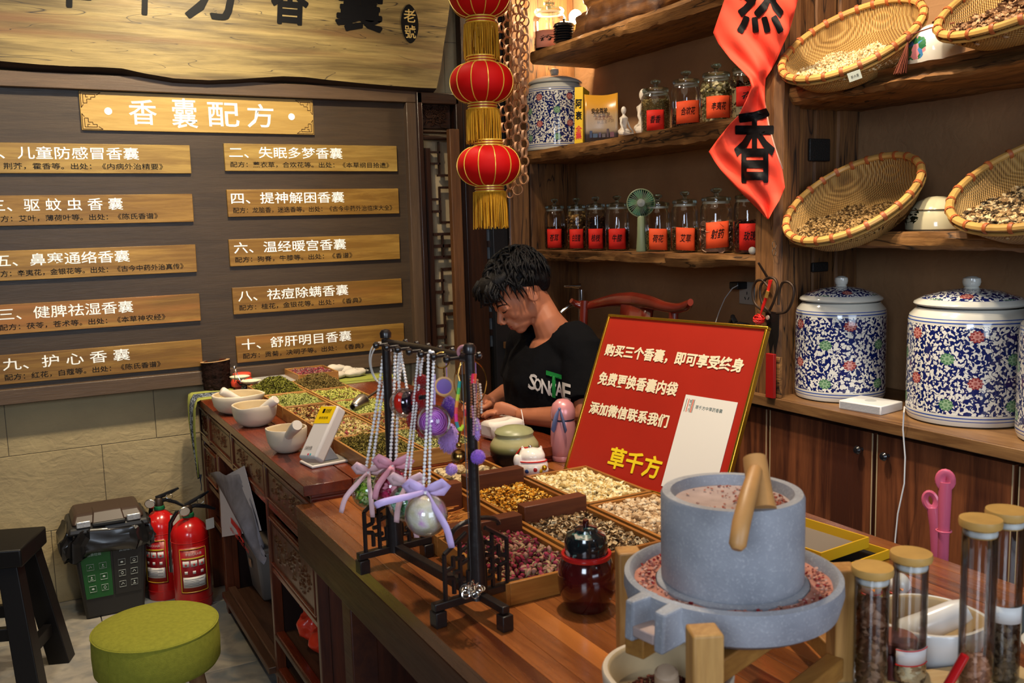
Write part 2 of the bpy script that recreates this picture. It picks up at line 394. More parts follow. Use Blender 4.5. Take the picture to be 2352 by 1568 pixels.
# textured plaster panels on the lower back wall (each wall covering block is raised by a hair)
xs = [-1.5, -.95, -.42, .06, .6, 1.2, 1.7, 2.1, 2.48]; zs = [0, .30, .62, .9, 1.3, 1.8, 2.3, 2.92]
for j in range(len(zs)-1):
    off = [.0, .21, -.12, .1, 0, .15, 0][j]
    for i in range(len(xs)-1):
        g = .0008; x0 = xs[i]+(off if i else 0)+g; x1 = xs[i+1]+(off if i+1 < len(xs)-1 else 0)-g
        MB().box(((x0+x1)/2, YW-.002, (zs[j]+zs[j+1])/2), (x1-x0, .006+((i*5+j*3) % 3)*.0012, zs[j+1]-zs[j]-2*g)).build('wall_panel', m_wallb, wb, smooth=0, bevel=.002)
wr = MB().box((XW+.05, 1.4, 1.45), (.1, 5.3, 2.94)).build('wall_right', m_wallr, smooth=0); wr['kind'] = 'structure'
ce = MB().box((.6, 1.4, 2.97), (4.2, 5.4, .1)).build('ceiling', plain('ceiling_dark', (.16, .12, .09), .9), smooth=0); ce['kind'] = 'structure'
# ================================================================== SIGN BOARD ON THE BACK WALL
m_panel = wood('board_panel_wood', hexc('#3a2d20'), hexc('#4b3b2a'), 0, 2.2, .40, bst=.25)
m_framew = wood('board_frame_wood', hexc('#4e3c2d'), hexc('#66503c'), 0, 2.0, .36, bst=.25)
m_white = plain('white_paint', (.92, .92, .9), .5); m_black = plain('black_paint', (.004, .004, .005), .5, spec=.12)
board = thing('notice_board', 'large brown wooden notice board with raised frame on the back wall', 'board', (0, YW, 0))
def wl(p): return (p[0], p[1]-YW, p[2])
yF = 3.935
zt = (at(0, 158, y=yF).z+at(957, 207, y=yF).z)/2; xr = at(960, 209, y=yF).x; zb = at(0, 932, y=yF).z; xl = -1.0
MB().box(((xl+xr)/2, -.03, (zt+zb)/2), (xr-xl-.04, .04, zt-zb-.04)).build('panel', m_panel, board, smooth=0)
fw_ = .058
MB().box(((xl+xr)/2, -.056, zt-fw_/2), (xr-xl, .058, fw_)).build('frame_rail', m_framew, board, bevel=.003)
MB().box(((xl+xr)/2, -.056, zb+fw_/2), (xr-xl, .058, fw_)).build('frame_rail', m_framew, board, bevel=.003)
m_framev = wood('board_frame_wood_upright', hexc('#4e3c2d'), hexc('#66503c'), 2, 2.0, .36, bst=.25)
MB().box((xr-.03, -.0562, (zt+zb)/2), (.06, .058, zt-zb-2*fw_-.001)).build('frame_stile', m_framev, board, bevel=.003)
MB().box((xl+.03, -.0562, (zt+zb)/2), (.06, .058, zt-zb-2*fw_-.001)).build('frame_stile', m_framev, board, bevel=.003)
def wood_sign(nm, c1, c2, c3=None): return wood(nm, hexc(c1), hexc(c2), 0, 1.6, .4, ring=.16, bst=.15, c3=hexc(c3) if c3 else None)
m_s1 = wood_sign('plank_wood_light', '#8a6a30', '#c8a658'); m_s2 = wood_sign('plank_wood_honey', '#7c5820', '#ba9044'); m_s3 = wood_sign('plank_wood_brown', '#785420', '#b48a40', '#9a622c')
m_s0 = wood_sign('plank_wood_title', '#b08c48', '#d0ae64')
yP = 3.958
rows = [  # (topright px, bottomright px, heading, h x0,x1, caption, c x0,x1, label)
 (0, (437, 332), (438, 400), '一、儿童防感冒香囊', -45, 320, '配方：荆芥，霍香等。出处：《内病外治精要》', -62, 373, m_s1, 'upper left recipe plank, first below the title plank'),
 (0, (442.8, 442.4), (444, 512), '三、驱 蚊 虫 香 囊', -24, 283, '配方：艾叶，薄荷叶等。出处：《陈氏香谱》', -22, 361, m_s2, 'recipe plank with swirling pale grain, second in the left column'),
 (0, (449, 557.5), (452, 628), '五、鼻塞通络香囊', -14, 298, '配方：辛夷花，金银花等。出处：《古今中药外治真传》', -22, 420, m_s2, 'recipe plank with a long book title, third in the left column'),
 (0, (458, 670), (461, 740), '三、健脾祛湿香囊', -6, 306, '配方：茯苓，苍术等。出处：《本草神农经》', -6, 378, m_s3, 'dark brown recipe plank, fourth in the left column'),
 (0, (462.5, 775), (465.3, 845), '九、护 心 香 囊', 3, 298, '配方：红花，白蔻等。出处：《陈氏香谱》', 5, 367, m_s3, 'lowest left recipe plank with widely spaced heading'),
 (1, (911, 333), (913, 396), '二、失眠多梦香囊', 527, 787, '配方：薰衣草，合欢花等。出处：《本草纲目拾遗》', 528, 893, m_s1, 'upper right recipe plank, first below the title plank'),
 (1, (915, 431), (917, 492), '四、提神解困香囊', 531, 791, '配方：龙脑香，迷迭香等。出处：《古今中药外治临床大全》', 534, 900, m_s2, 'recipe plank with the longest caption, second in the right column'),
 (1, (917, 534), (919, 598), '六、温经暖宫香囊', 537, 795, '配方：狗脊，牛膝等。出处：《香谱》', 538, 808, m_s2, 'recipe plank, third in the right column'),
 (1, (921.6, 635.5), (924.5, 699.6), '八、祛痘除螨香囊', 546, 800, '配方：桂花，金银花等。出处：《香典》', 547, 830, m_s3, 'recipe plank, fourth in the right column'),
 (1, (926.5, 738), (930, 802), '十、舒肝明目香囊', 554, 807, '配方：贡菊，决明子等。出处：《香典》', 555, 835, m_s3, 'lowest right recipe plank beside the jewellery stand top'),
]
for col_, tr, br, hd, hx0, hx1, cp, cx0, cx1, mt, lab in rows:
    p1, p2 = at(*tr, y=yP), at(*br, y=yP); x1 = (p1.x+p2.x)/2; x0 = x1-.757 if col_ else x1-.757
    h = .112; zc = (p1.z+p2.z)/2; z0 = zc-h/2
    t = thing('sign_plank', lab+', Chinese writing', 'sign', (x0, yP+.022, z0), group='recipe planks on the notice board')
    MB().box(((x1-x0)/2, -.012, h/2), (x1-x0, .022, h)).build('plank', mt, t, bevel=.0015)
    for sx in (.12, .88): MB().box(((x1-x0)*sx, .012, h/2), (.03, .027, h*.5)).build('spacer', m_framew, t, smooth=0)
    py = (tr[1]+br[1])/2
    def xx(px, zz): return at(px, py+ (tr[1]-py)*.0, y=yP-.001).x
    a, b_ = xx(hx0, 0), xx(hx1, 0)
    lettering('heading_lettering', hd, m_white, t, (a-x0, -.0238, h*.47), (1, 0, 0), (0, 0, 1), b_-a, h*.42, bold=.006)
    a, b_ = xx(cx0, 0), xx(cx1, 0)
    lettering('caption_lettering', cp, m_black, t, (a-x0, -.0238, h*.13), (1, 0, 0), (0, 0, 1), b_-a, h*.215, bold=.004)
p0, p1 = at(181, 211, y=yP), at(722, 308, y=yP); x0, x1 = p0.x, p1.x; ztop = (at(181, 209, y=yP).z+at(722, 229, y=yP).z)/2; zbot = (at(183, 300, y=yP).z+at(722, 308, y=yP).z)/2
t = thing('title_plank', 'wide pale title plank with large white characters and corner fretwork', 'sign', (x0, yP+.022, zbot))
W_, H_ = x1-x0, ztop-zbot
MB().box((W_/2, -.012, H_/2), (W_, .022, H_)).build('plank', m_s0, t, bevel=.0015)
for sx in (.12, .88): MB().box((W_*sx, .012, H_/2), (.03, .027, H_*.5)).build('spacer', m_framew, t, smooth=0)
for ch, pa, pb in (('香', 296, 360), ('囊', 394, 453), ('配', 477, 549), ('方', 567, 628)):
    a = at(pa, 262, y=yP).x-x0; b_ = at(pb, 262, y=yP).x-x0
    lettering('title_character', ch, m_white, t, (a, -.0238, H_*(.10 if ch == '囊' else .17)), (1, 0, 0), (0, 0, 1), b_-a, H_*(.80 if ch == '囊' else .66), bold=.010)
for px in (249, 669):
    c = at(px, 262, y=yP).x-x0
    MB().lathe([(0, 0), (.014, 0), (.014, .001), (0, .001)], 20, 0, Tm(c, -.0235, H_*.5) @ Rm(PI/2, 'X')).build('white_dot', m_white, t)
m_burn = plain('burnt_line', (.05, .02, .01), .6)
for sx in (0, 1):
    for sz in (0, 1):
        mb = MB(); L = [((.004, .004), (.075, .004)), ((.004, .004), (.004, .062)), ((.012, .012), (.055, .012)), ((.012, .012), (.012, .045)), ((.055, .012), (.055, .022)), ((.055, .022), (.04, .022)), ((.04, .022), (.04, .03)), ((.04, .03), (.025, .03)), ((.025, .03), (.025, .045)), ((.025, .045), (.012, .045)), ((.022, .012), (.022, .022)), ((.022, .022), (.03, .022)), ((.075, .004), (.06, .014)), ((.004, .062), (.012, .05))]
        for (xa, za), (xb, zb2) in L:
            A = V((xa if not sx else W_-xa, -.0238, za if not sz else H_-za)); B = V((xb if not sx else W_-xb, -.0238, zb2 if not sz else H_-zb2))
            mb.tube([A, B], .0011, 4)
        mb.build('corner_fretwork', m_burn, t, smooth=0)
# live-edge plaque above
m_live = wood('live_edge_wood', hexc('#5c4a26'), hexc('#a18a54'), 0, 1.5, .5, ring=.5, bst=.25, crack=.35, c3=hexc('#6a4a28'))
m_bark = wood('live_edge_bark', hexc('#20140b'), hexc('#4a3422'), 0, 2, .8)
yQ = 3.90
edge = [(-60, 134), (0, 140), (90, 148), (160, 152), (230, 154), (280, 157), (330, 168), (400, 180), (480, 184), (540, 182), (600, 178), (650, 175), (700, 177), (760, 184), (830, 191), (900, 197), (960, 201), (1003, 203), (1012, 160), (1020, 100), (1028, 50), (1036, -10)]
E2 = [at(px, py, y=yQ) for px, py in edge]; base = V((0, YW, 1.9))
poly = [(p.x, p.z-1.9) for p in E2]+[(E2[-1].x+.06, .85), (-1.0, .85), (-1.0, E2[0].z-1.9+.01)]
sgn = thing('shop_sign', 'large live-edge wooden shop sign with black calligraphy at the top of the back wall', 'sign', (0, YW, 1.9))
n = len(poly); vs = [(x, yQ-YW, z) for x, z in poly]+[(x+(0 if i >= len(E2) else 0), yQ-YW+.05, z+(-.018 if i < len(E2)-4 else 0)) for i, (x, z) in enumerate(poly)]
mb = MB(); mb.add(vs, [tuple(range(n))[::-1], tuple(range(n, 2*n))], 0); mb.add(vs, [(i, n+i, n+(i+1) % n, (i+1) % n) for i in range(n)], 1)
mb.build('slab', [m_live, m_bark], sgn, smooth=0)
MB().box((.3, -.035, .35), (1.2, .068, .1)).build('batten', m_bark, sgn, smooth=0)
for ch, pxa, pxb, pyb, hh in (('草', 110, 220, 14, .19), ('千', 290, 385, 32, .19), ('方', 425, 560, 42, .19), ('香', 625, 712, 54, .20), ('囊', 770, 884, 70, .23)):
    a, c = at(pxa, pyb, y=yQ), at(pxb, pyb, y=yQ)
    lettering('brush_character', ch, m_black, sgn, (a.x, yQ-YW-.0015, a.z-1.9+.0), (1, 0, 0), (0, 0, 1), (c.x-a.x)*1.0, hh, bold=.030, shear=.12)
a = at(941, 55, y=yQ); mb = MB(); hw, hh = .041, .083
pol = [(hw*math.copysign(abs(math.cos(t))**1.2, math.cos(t)), hh*math.sin(t)) for t in [2*PI*i/28 for i in range(28)]]
mb.prism(pol, 0, .002, 0, Tm(a.x, yQ-YW-.0005, a.z-1.9) @ Rm(PI/2, 'X')); mb.build('seal', m_black, sgn, smooth=0)
m_gold_l = plain('pale_lettering', hexc('#c9ad66'), .5)
lettering('seal_character', '老', m_gold_l, sgn, (a.x-.028, yQ-YW-.0035, a.z-1.9+.006), (1, 0, 0), (0, 0, 1), .056, .056, bold=.01)
lettering('seal_character', '號', m_gold_l, sgn, (a.x-.026, yQ-YW-.0035, a.z-1.9-.062), (1, 0, 0), (0, 0, 1), .052, .056, bold=.01)
# ================================================================== CARVED SCREEN AND DARK DOOR IN THE CORNER
m_dk = wood('dark_redwood_upright', hexc('#1d0f08'), hexc('#3c2010'), 2, 1.6, .35, bst=.2, coat=.25)
m_dkx = wood('dark_redwood_cross', hexc('#1d0f08'), hexc('#3c2010'), 0, 1.6, .35, bst=.2, coat=.25)
m_cloth = plain('screen_backing', hexc('#a08c6e'), .8, var=.35, vs=6)
scr = thing('door_1', 'dark carved wooden lattice screen between the board and the lanterns', None, (0, YW, 0)); scr['kind'] = 'structure'
yS = 3.93
def bx(mb, pa, pb, y0, th, mat=0, off=(0, YW, 0)):
    """box whose front face spans the photo pixels pa (top left) .. pb (bottom right) on plane y0"""
    A, B = at(*pa, y=y0), at(*pb, y=y0); x0, x1 = sorted((A.x, B.x)); z0, z1 = sorted((A.z, B.z))
    return mb.box(((x0+x1)/2-off[0], y0+th/2-off[1], (z0+z1)/2-off[2]), (x1-x0, th, z1-z0), mat)
xs0, xs1 = at(962, 500, y=yS).x+.008, at(1060, 500, y=yS).x
zt2 = at(965, 212, y=yS).z
MB().box(((xs0+xs1)/2, -.02, zt2/2), (xs1-xs0+.1, .03, zt2)).build('backing', m_cloth, scr, smooth=0)
MB().box((xs0+.012, -.075, zt2/2), (.026, .06, zt2)).build('stile', m_dk, scr, bevel=.004)
MB().box((xs1+.0, -.075, zt2/2), (.035, .06, zt2)).build('stile', m_dk, scr, bevel=.004)
MB().box(((xs0+xs1)/2, -.075, zt2-.025), (xs1-xs0, .06, .05)).build('top_rail', m_dkx, scr, bevel=.004)
zc0, zc1 = at(1000, 296, y=yS).z, at(1000, 232, y=yS).z
ym = -.075
mb = MB().box(((xs0+xs1)/2, -.05, (zc0+zc1)/2), (xs1-xs0-.05, .03, zc1-zc0))
mb.build('carved_panel', m_dkx, scr, bevel=.006)
car = MB(); rg = random.Random(3)
for k in range(26):
    x = xs0+.04+rg.random()*(xs1-xs0-.09); z = zc0+.02+rg.random()*(zc1-zc0-.04); a0 = rg.random()*6
    car.tube([(x+.012*math.cos(a0+t*1.1)*(1+t*.3), -.069, z+.010*math.sin(a0+t*1.1)*(1+t*.3)) for t in range(5)], .0035, 6)
car.build('carving', m_dkx, scr)
for zz in (zc0-.012, zc1+.012): MB().tube([(xs0+.02, -.085, zz), (xs1-.02, -.085, zz)], .008, 8).build('moulding', m_dkx, scr)
MB().box(((xs0+xs1)/2, -.08, zc0-.04), (xs1-xs0-.03, .035, .022)).build('moulding', m_dkx, scr, bevel=.008)
# lattice bars (photo pixels on plane yS)
lat = [((988, 340), (992, 800)), ((1007, 325), (1012, 400)), ((988, 347), (1012, 352)), ((988, 373), (1012, 378)), ((1007, 400), (1034, 405)), ((1010, 428), (1036, 433)), ((1010, 430), (1015, 512)), ((992, 455), (1012, 460)), ((992, 483), (1014, 488)), ((1014, 508), (1036, 513)), ((994, 535), (1040, 540)), ((1016, 540), (1021, 590)), ((996, 562), (1040, 567)), ((997, 588), (1040, 593)), ((1016, 615), (1042, 620)), ((1016, 618), (1021, 700)), ((1000, 642), (1022, 647)), ((1001, 668), (1022, 673)), ((1020, 694), (1044, 699)), ((1022, 718), (1048, 723)), ((1022, 720), (1027, 790)), ((1002, 746), (1024, 751)), ((1003, 772), (1026, 777)), ((1025, 796), (1048, 801))]
for pa, pb in lat:
    mb = MB(); bx(mb, pa, pb, yS+.01, .02); mb.build('lattice_bar', m_dk, scr, smooth=0)
# slanting light brown batten and dark door leaf
bt = thing('door_2', 'dark wooden door leaf with narrow glass strip and light edge in the back corner', None, (0, YW, 0)); bt['kind'] = 'structure'
A, B = at(1043, 296, y=3.86), at(1068, 860, y=3.86); xa, xb = at(1032, 296, y=3.86).x, at(1055, 296, y=3.86).x
mb = MB(); q = [(xa, A.z), (xb, A.z), (xb-.01+(B.x-A.x), B.z), (xa-.01+(B.x-A.x), B.z)]
mb.prism([(x, z) for x, z in q][::-1], 0, .035, 0, Tm(0, 3.895-YW, 0) @ Rm(PI/2, 'X'))
mb.build('batten', wood('batten_wood', hexc('#4a2c16'), hexc('#7a4e2a'), 2, 1.5, .5), bt, bevel=.003)
X0, X1 = xs1+.022, at(1165, 500, y=3.93).x; xg0, xg1 = at(1118, 560, y=3.93).x, at(1132, 560, y=3.93).x
MB().box(((X0+xg0)/2, -.07, 1.35), (xg0-X0, .05, 2.7)).build('leaf_board', m_dk, bt, bevel=.003)
MB().box(((xg1+X1)/2, -.07, 1.35), (X1-xg1, .05, 2.7)).build('leaf_board', plain('black_door', (.012, .011, .012), .3), bt, bevel=.003)
for k in range(9):
    z = .9+k*.085; MB().box(((xg0+xg1)/2, -.05, z), (xg1-xg0, .01, .055)).build('glass_pane', plain('dim_pane', (.10, .11, .12), .2), bt, smooth=0)
    MB().box(((xg0+xg1)/2, -.055, z+.0425), (xg1-xg0, .02, .03)).build('glazing_bar', m_dk, bt, smooth=0)
MB().box(((xg0+xg1)/2, -.055, 2.1), (xg1-xg0, .02, 1.2)).build('leaf_board', m_dk, bt, smooth=0)
mb = MB(); mb.tube([at(1169, 442, y=3.9)-V((0, YW, 0)), at(1174, 640, y=3.9)-V((0, YW, 0))], .006, 6); mb.build('metal_edge', plain('bright_edge', (.75, .75, .8), .2, 1), bt)
MB().box(((X1+XW)/2, -.03, 1.35), (XW-X1, .03, 2.7)).build('side_board', m_dk, bt, smooth=0)
# ================================================================== SHELVES ON THE RIGHT WALL
XS = 2.13
m_old = wood('old_shelf_wood', hexc('#5c3818'), hexc('#b4824a'), 1, 1.5, .6, bst=.6, crack=1.2)
m_oldp = wood('old_post_wood', hexc('#50301a'), hexc('#9a6a3a'), 2, 1.5, .65, bst=.7, crack=1.4)
def slab(name, y0, y1, zt, th, x0, x1, seed, parent=None, rough=.006, mat=None, droop=0, split=None):
    rg = np.random.default_rng(seed); n = 60; sec = []
    wv = np.cumsum(rg.normal(0, rough*.35, (n, 6)), 0); wv -= np.linspace(0, 1, n)[:, None]*wv[-1]
    wv += rg.normal(0, rough*.22, (n, 6))
    P = []
    for i in range(n):
        t = i/(n-1); y = y0+(y1-y0)*t; w_ = wv[i]; z = zt-droop*4*t*(1-t)
        P.append([(x0+w_[0], y, z+w_[4]*.15), (x0-.004+w_[1], y, z-th*.35), (x0+w_[2], y, z-th*.75+w_[5]*.3), (x0+.012+w_[2], y, z-th+w_[3]*.6), (x1, y, z-th+w_[3]*.2), (x1, y, z)])
    mb = MB(); mb.grid(P, 0, None, closed_u=True); k = len(P[0])
    mb.add([p for p in P[0]]+[p for p in P[-1]], [tuple(range(k)), tuple(range(2*k-1, k-1, -1))])
    o = mb.build(name, mat or m_old, parent, smooth=28); return o
shelves = {}
def shelf(key, label, y0, y1, zt, th, seed, x0=XS, x1=XW, rough=.006):
    t = thing('wall_shelf', label, 'shelf', (0, 0, 0), group=None)
    slab('board', y0, y1, zt, th, x0, x1, seed, t, rough); return t
ZT, ZM, ZL, ZRU, ZRL, ZC = 2.215, 1.785, 1.335, 1.845, 1.408, .90
shelf('top', 'topmost rough timber shelf in the left bay, under the driftwood', 2.24, 3.70, ZT, .05, 1, rough=.009)
shelf('mid', 'middle rough timber shelf carrying the book and glass jars', 2.24, 3.80, ZM, .05, 2, rough=.008)
shelf('low', 'low cracked timber shelf carrying the eight glass jars and fan', 2.25, 3.85, ZL, .042, 3, rough=.009)
shelf('ru', 'upper right timber shelf under the two upper baskets', .95, 2.16, ZRU, .055, 4, rough=.012)
shelf('rl', 'lower right timber shelf under the two lower baskets', .95, 2.15, ZRL, .045, 5)
# uprights
post = thing('timber_post', 'thick weathered timber post between the two shelf bays', 'post', (0, 0, 0))
def vpost(name, x0, x1, y0, y1, z0, z1, seed, parent, mat=None, rough=.004):
    rg = np.random.default_rng(seed); n = 40; wv = rg.normal(0, rough*.3, (n, 8))+np.cumsum(rg.normal(0, rough*.15, (n, 8)), 0)
    c = min(x1-x0, y1-y0)*.18; P = []
    for i in range(n):
        z = z0+(z1-z0)*i/(n-1); w_ = wv[i]
        P.append([(x0+w_[0], y0+c, z), (x0+c, y0+w_[1], z), (x1-c, y0+w_[2], z), (x1+w_[3]*.3, y0+c, z), (x1, y1-c, z), (x1-c, y1+w_[5], z), (x0+c, y1+w_[6], z), (x0+w_[7], y1-c, z)])
    mb = MB(); mb.grid(P, 0, None, closed_u=True); mb.add(P[0]+P[-1], [tuple(range(7, -1, -1)), tuple(range(8, 16))])
    return mb.build(name, mat or m_oldp, parent, smooth=30)
vpost('post', 2.085, 2.19, 2.125, 2.24, ZC, 2.9, 11, post)
vpost('side_board', 2.195, 2.27, 2.16, 2.20, ZC, 2.9, 12, post)
vpost('side_board', 2.275, 2.37, 2.165, 2.20, ZC, 2.9, 13, post)
vpost('side_board', 2.375, XW-.005, 2.16, 2.20, ZC, 2.9, 14, post)
m_patch = plain('black_patch', (.01, .009, .008), .5, bmp=.5)  # flat black for the patches on the side boards
for (xa, xb, za, zb_) in ((2.24, 2.33, 1.63, 1.70), (2.25, 2.35, 1.11, 1.20), (2.26, 2.33, 1.28, 1.31)):
    MB().box(((xa+xb)/2, 2.154, (za+zb_)/2), (xb-xa, .01, zb_-za)).build('dark_patch', m_patch, post, bevel=.003)
lp = thing('timber_post', 'dark timber post at the far left end of the shelves', 'post', (0, 0, 0))
vpost('post', 2.11, 2.20, 3.85, 3.93, .90, 2.9, 21, lp, m_oldp)
vpost('side_board', 2.21, 2.47, 3.87, 3.90, .90, 2.9, 22, lp, m_oldp)
# cream boards behind the lamp on the top shelf
for k, (ya, yb) in enumerate(((3.55, 3.66), (3.40, 3.54))):
    tag(MB().box((2.46, (ya+yb)/2, ZT+.25), (.02, yb-ya, .5)).build('pale_board', wood('pale_board_wood', hexc('#a98a55'), hexc('#d9c08a'), 2, 1.5, .6), smooth=0), ['narrow pale board standing behind the glowing bulb', 'wide pale board standing behind the driftwood'][k], 'board')
# ================================================================== CABINET UNDER THE SHELVES
m_cab = wood('cabinet_wood', hexc('#48261a'), hexc('#8a5030'), 2, 1.5, .42, ring=.55, bst=.2)
m_ctop = wood('counter_wood', hexc('#5f4026'), hexc('#9a7348'), 1, 1.8, .4, ring=.2, bst=.15)
m_edge = plain('pale_edging', hexc('#b7a27c'), .4)
ct = MB().box((2.265, 2.1, ZC-.016), (.42, 3.6, .032)).build('worktop', m_ctop, bevel=.002)
tag(ct, 'long brown wood-grain worktop running under the large porcelain jars', 'worktop')
m_cabx = wood('cabinet_body_wood', hexc('#2b150b'), hexc('#4a2916'), 2, 1.5, .45)
ys = [.30, .90, 1.335, 1.75, 2.165, 2.58, 3.0, 3.45, 3.88]
m_knob = plain('black_knob', (.01, .01, .012), .12, coat=.6)
labs = ['cabinet unit at the right edge of the picture', 'cabinet unit under the third porcelain jar', 'cabinet unit crossed by the white cable', 'cabinet unit under the router and left porcelain jar', 'cabinet unit below the timber post', 'cabinet unit behind the red poster', 'cabinet unit behind the seated man', 'cabinet unit under the tap']
for i in range(len(ys)-1):
    a, b_ = ys[i], ys[i+1]
    t = thing('cabinet', 'dark brown '+labs[i], 'cabinet', (2.28, (a+b_)/2, 0)); w_ = b_-a
    MB().box((.01, 0, .43), (.36, w_-.002, .86-.006)).build('body', m_cabx, t, smooth=0)
    d = MB().box((-.182, 0, .45), (.018, w_-.012, .80)).build('door', m_cab, t, bevel=.001)
    for s in (-1, 1): MB().box((-.1835, s*(w_/2-.0085), .45), (.017, .003, .80)).build('edging', m_edge, d, smooth=0)
    sd = {2: 1, 3: -1}.get(i, 1 if i % 2 == 0 else -1)
    mb = MB(); mb.lathe([(0, 0), (.006, 0), (.005, .008), (.011, .013), (.0125, .02), (.008, .026), (0, .027)], 12, 0, Tm(-.191, sd*(w_/2-.045), .842-.06+.015) @ Rm(-PI/2, 'Y')); mb.build('knob', m_knob, d)
# ================================================================== CARVED DESK (far counter)
ZD, ZTB = .812, .768
m_red = wood('redwood_y', hexc('#4a180a'), hexc('#8c3c1c'), 1, .8, .26, bst=.03, coat=.35)
m_redz = wood('redwood_z', hexc('#3a180c'), hexc('#74381e'), 2, 1.5, .33, bst=.12, coat=.25)
m_redx = wood('redwood_x', hexc('#3f120a'), hexc('#7c2c18'), 0, 1.5, .28, bst=.08, coat=.3)
m_redb = wood('redwood_dull', hexc('#3a2214'), hexc('#644330'), 1, 1.5, .4, bst=.15, coat=.1)
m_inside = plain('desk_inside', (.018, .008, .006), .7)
DX0, DX1, DY0, DY1 = .612, 1.42, 2.276, 3.90
desk = thing('carved_desk', 'dark red carved Chinese desk with drawers, standing against the back wall', 'desk', (DX0, DY0, 0))
W_, L_ = DX1-DX0, DY1-DY0
# top made of a frame and two inset boards
bd = [(0, .13), (.132, .42), (.422, W_)]
for a, b_ in bd: MB().box(((a+b_)/2, L_/2, ZD-.014), (b_-a-.001, L_, .028)).build('top_board', m_red, desk, bevel=.0015)
MB().box((W_/2+.01, L_/2, ZD-.032), (W_-.02, L_-.01, .012)).build('apron_edge', m_redx, desk, bevel=.003)
MB().box((W_/2+.005, .010, ZD-.052), (W_-.03, .014, .030)).build('end_rail', m_redx, desk, bevel=.002)
XF = .028  # front face inset
def relief(w_, h, seed, nx=64, nz=26, dpt=.005):
    r2 = np.random.default_rng(seed); P = []; cs = [(r2.uniform(.08, .92), r2.uniform(.1, .9), r2.uniform(.02, .05), r2.uniform(0, 6)) for _ in range(34)]
    X_, Z_ = np.meshgrid(np.linspace(0, 1, nx), np.linspace(0, 1, nz)); asp = w_/h; H = np.zeros_like(X_)
    for cx, cz, r, ph in cs:
        d = np.hypot((X_-cx)*asp, Z_-cz); an = np.arctan2(Z_-cz, (X_-cx)*asp)
        H = np.maximum(H, (d < r*3*(1+.35*np.cos(5*an+ph)))*(.5+.5*np.cos(d/r*3.5)))
    ed = np.minimum.reduce([X_*asp, (1-X_)*asp, Z_, 1-Z_]); H *= (ed > .06)
    return X_, Z_, H*dpt
def drawer(parent, y0, y1, z0, z1, name, seed, handle=False):
    """panel on the desk's left face (facing -x); local coordinates of the desk"""
    d = MB().box((XF+.004, (y0+y1)/2, (z0+z1)/2), (.012, y1-y0, z1-z0)).build(name, m_redz, parent, bevel=.002)
    for zz in (z0+.008, z1-.008): MB().box((XF-.004, (y0+y1)/2, zz), (.008, y1-y0-.004, .008)).build('moulding', m_red, d, bevel=.002)
    for yy in (y0+.008, y1-.008): MB().box((XF-.0042, yy, (z0+z1)/2), (.008, .008, z1-z0-.022)).build('moulding', m_redz, d, bevel=.002)
    w_, h = y1-y0-.05, z1-z0-.05
    X_, Z_, H = relief(w_, h, seed)
    P = [[(XF-.003-H[j, i], y0+.025+(1-X_[j, i])*w_, z0+.025+Z_[j, i]*h) for i in range(X_.shape[1])] for j in range(X_.shape[0])]
    MB().grid(P).build('carving', m_redz, d, smooth=60)
    return d
def ly(y): return y-DY0
# drawers (y boundaries measured along the face)
dz0, dz1 = .645, .762
MB().box((XF+.012, L_/2, ZD-.035), (.02, L_-.02, .018)).build('rail', m_red, desk, bevel=.002)
for k, (a, b_) in enumerate(((2.30, 2.78), (2.80, 3.26), (3.28, 3.68), (3.70, 3.88))): drawer(desk, ly(a), ly(b_), dz0, dz1, 'drawer', 40+k)
MB().box((XF+.01, L_/2, .632), (.028, L_-.02, .022)).build('rail', m_red, desk, bevel=.003)
for yy, zc_, zh_ in ((2.284, .38, .76), (2.79, .38, .76), (3.27, .70, .13), (3.69, .70, .13), (3.545, .31, .62), (3.89, .38, .76)): MB().box((XF+.008, ly(yy), zc_), (.03, .022, zh_)).build('stile', m_redz, desk, bevel=.002)
# near pedestal
drawer(desk, ly(2.30), ly(2.775), .44, .60, 'carved_panel', 51)
drawer(desk, ly(3.60), ly(3.835), .47, .61, 'carved_panel', 52)
for z in (.425, .21): MB().box((XF+.01, ly(2.54), z), (.028, .50, .018)).build('rail', m_red, desk, bevel=.003)
MB().box((.22, ly(2.54), .205), (.40, .49, .016)).build('shelf', m_redb, desk, bevel=.002)
MB().box((.22, ly(3.165), .085), (.44, .72, .022)).build('shelf', m_redb, desk, bevel=.002)
MB().box((XF+.01, ly(3.165), .085), (.03, .72, .05)).build('rail', m_redb, desk, bevel=.003)
MB().box((.22, ly(2.54), .085), (.40, .49, .016)).build('shelf', m_redb, desk, bevel=.002)
MB().box((XF+.01, ly(2.54), .085), (.028, .49, .03)).build('rail', m_red, desk, bevel=.003)
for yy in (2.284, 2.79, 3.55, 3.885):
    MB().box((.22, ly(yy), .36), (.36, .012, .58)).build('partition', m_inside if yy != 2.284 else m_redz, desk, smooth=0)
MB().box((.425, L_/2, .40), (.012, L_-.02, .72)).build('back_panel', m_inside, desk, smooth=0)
for yy in (3.56, 3.86): MB().box((XF+.02, ly(yy), .31), (.05, .05, .62)).build('leg', m_redz, desk, bevel=.004)
for yy in (2.30, 2.775): MB().box((XF+.018, ly(yy), .04), (.046, .04, .08)).build('leg', m_redz, desk, bevel=.004)
for yy in (2.33, 3.8): MB().box((W_-.06, ly(yy), .38), (.05, .05, .76)).build('leg', m_redz, desk, bevel=.004)
for zz in (.44, .30): MB().box((XF+.012, ly(3.71), zz), (.02, .26, .02)).build('rail', m_redz, desk, bevel=.002)
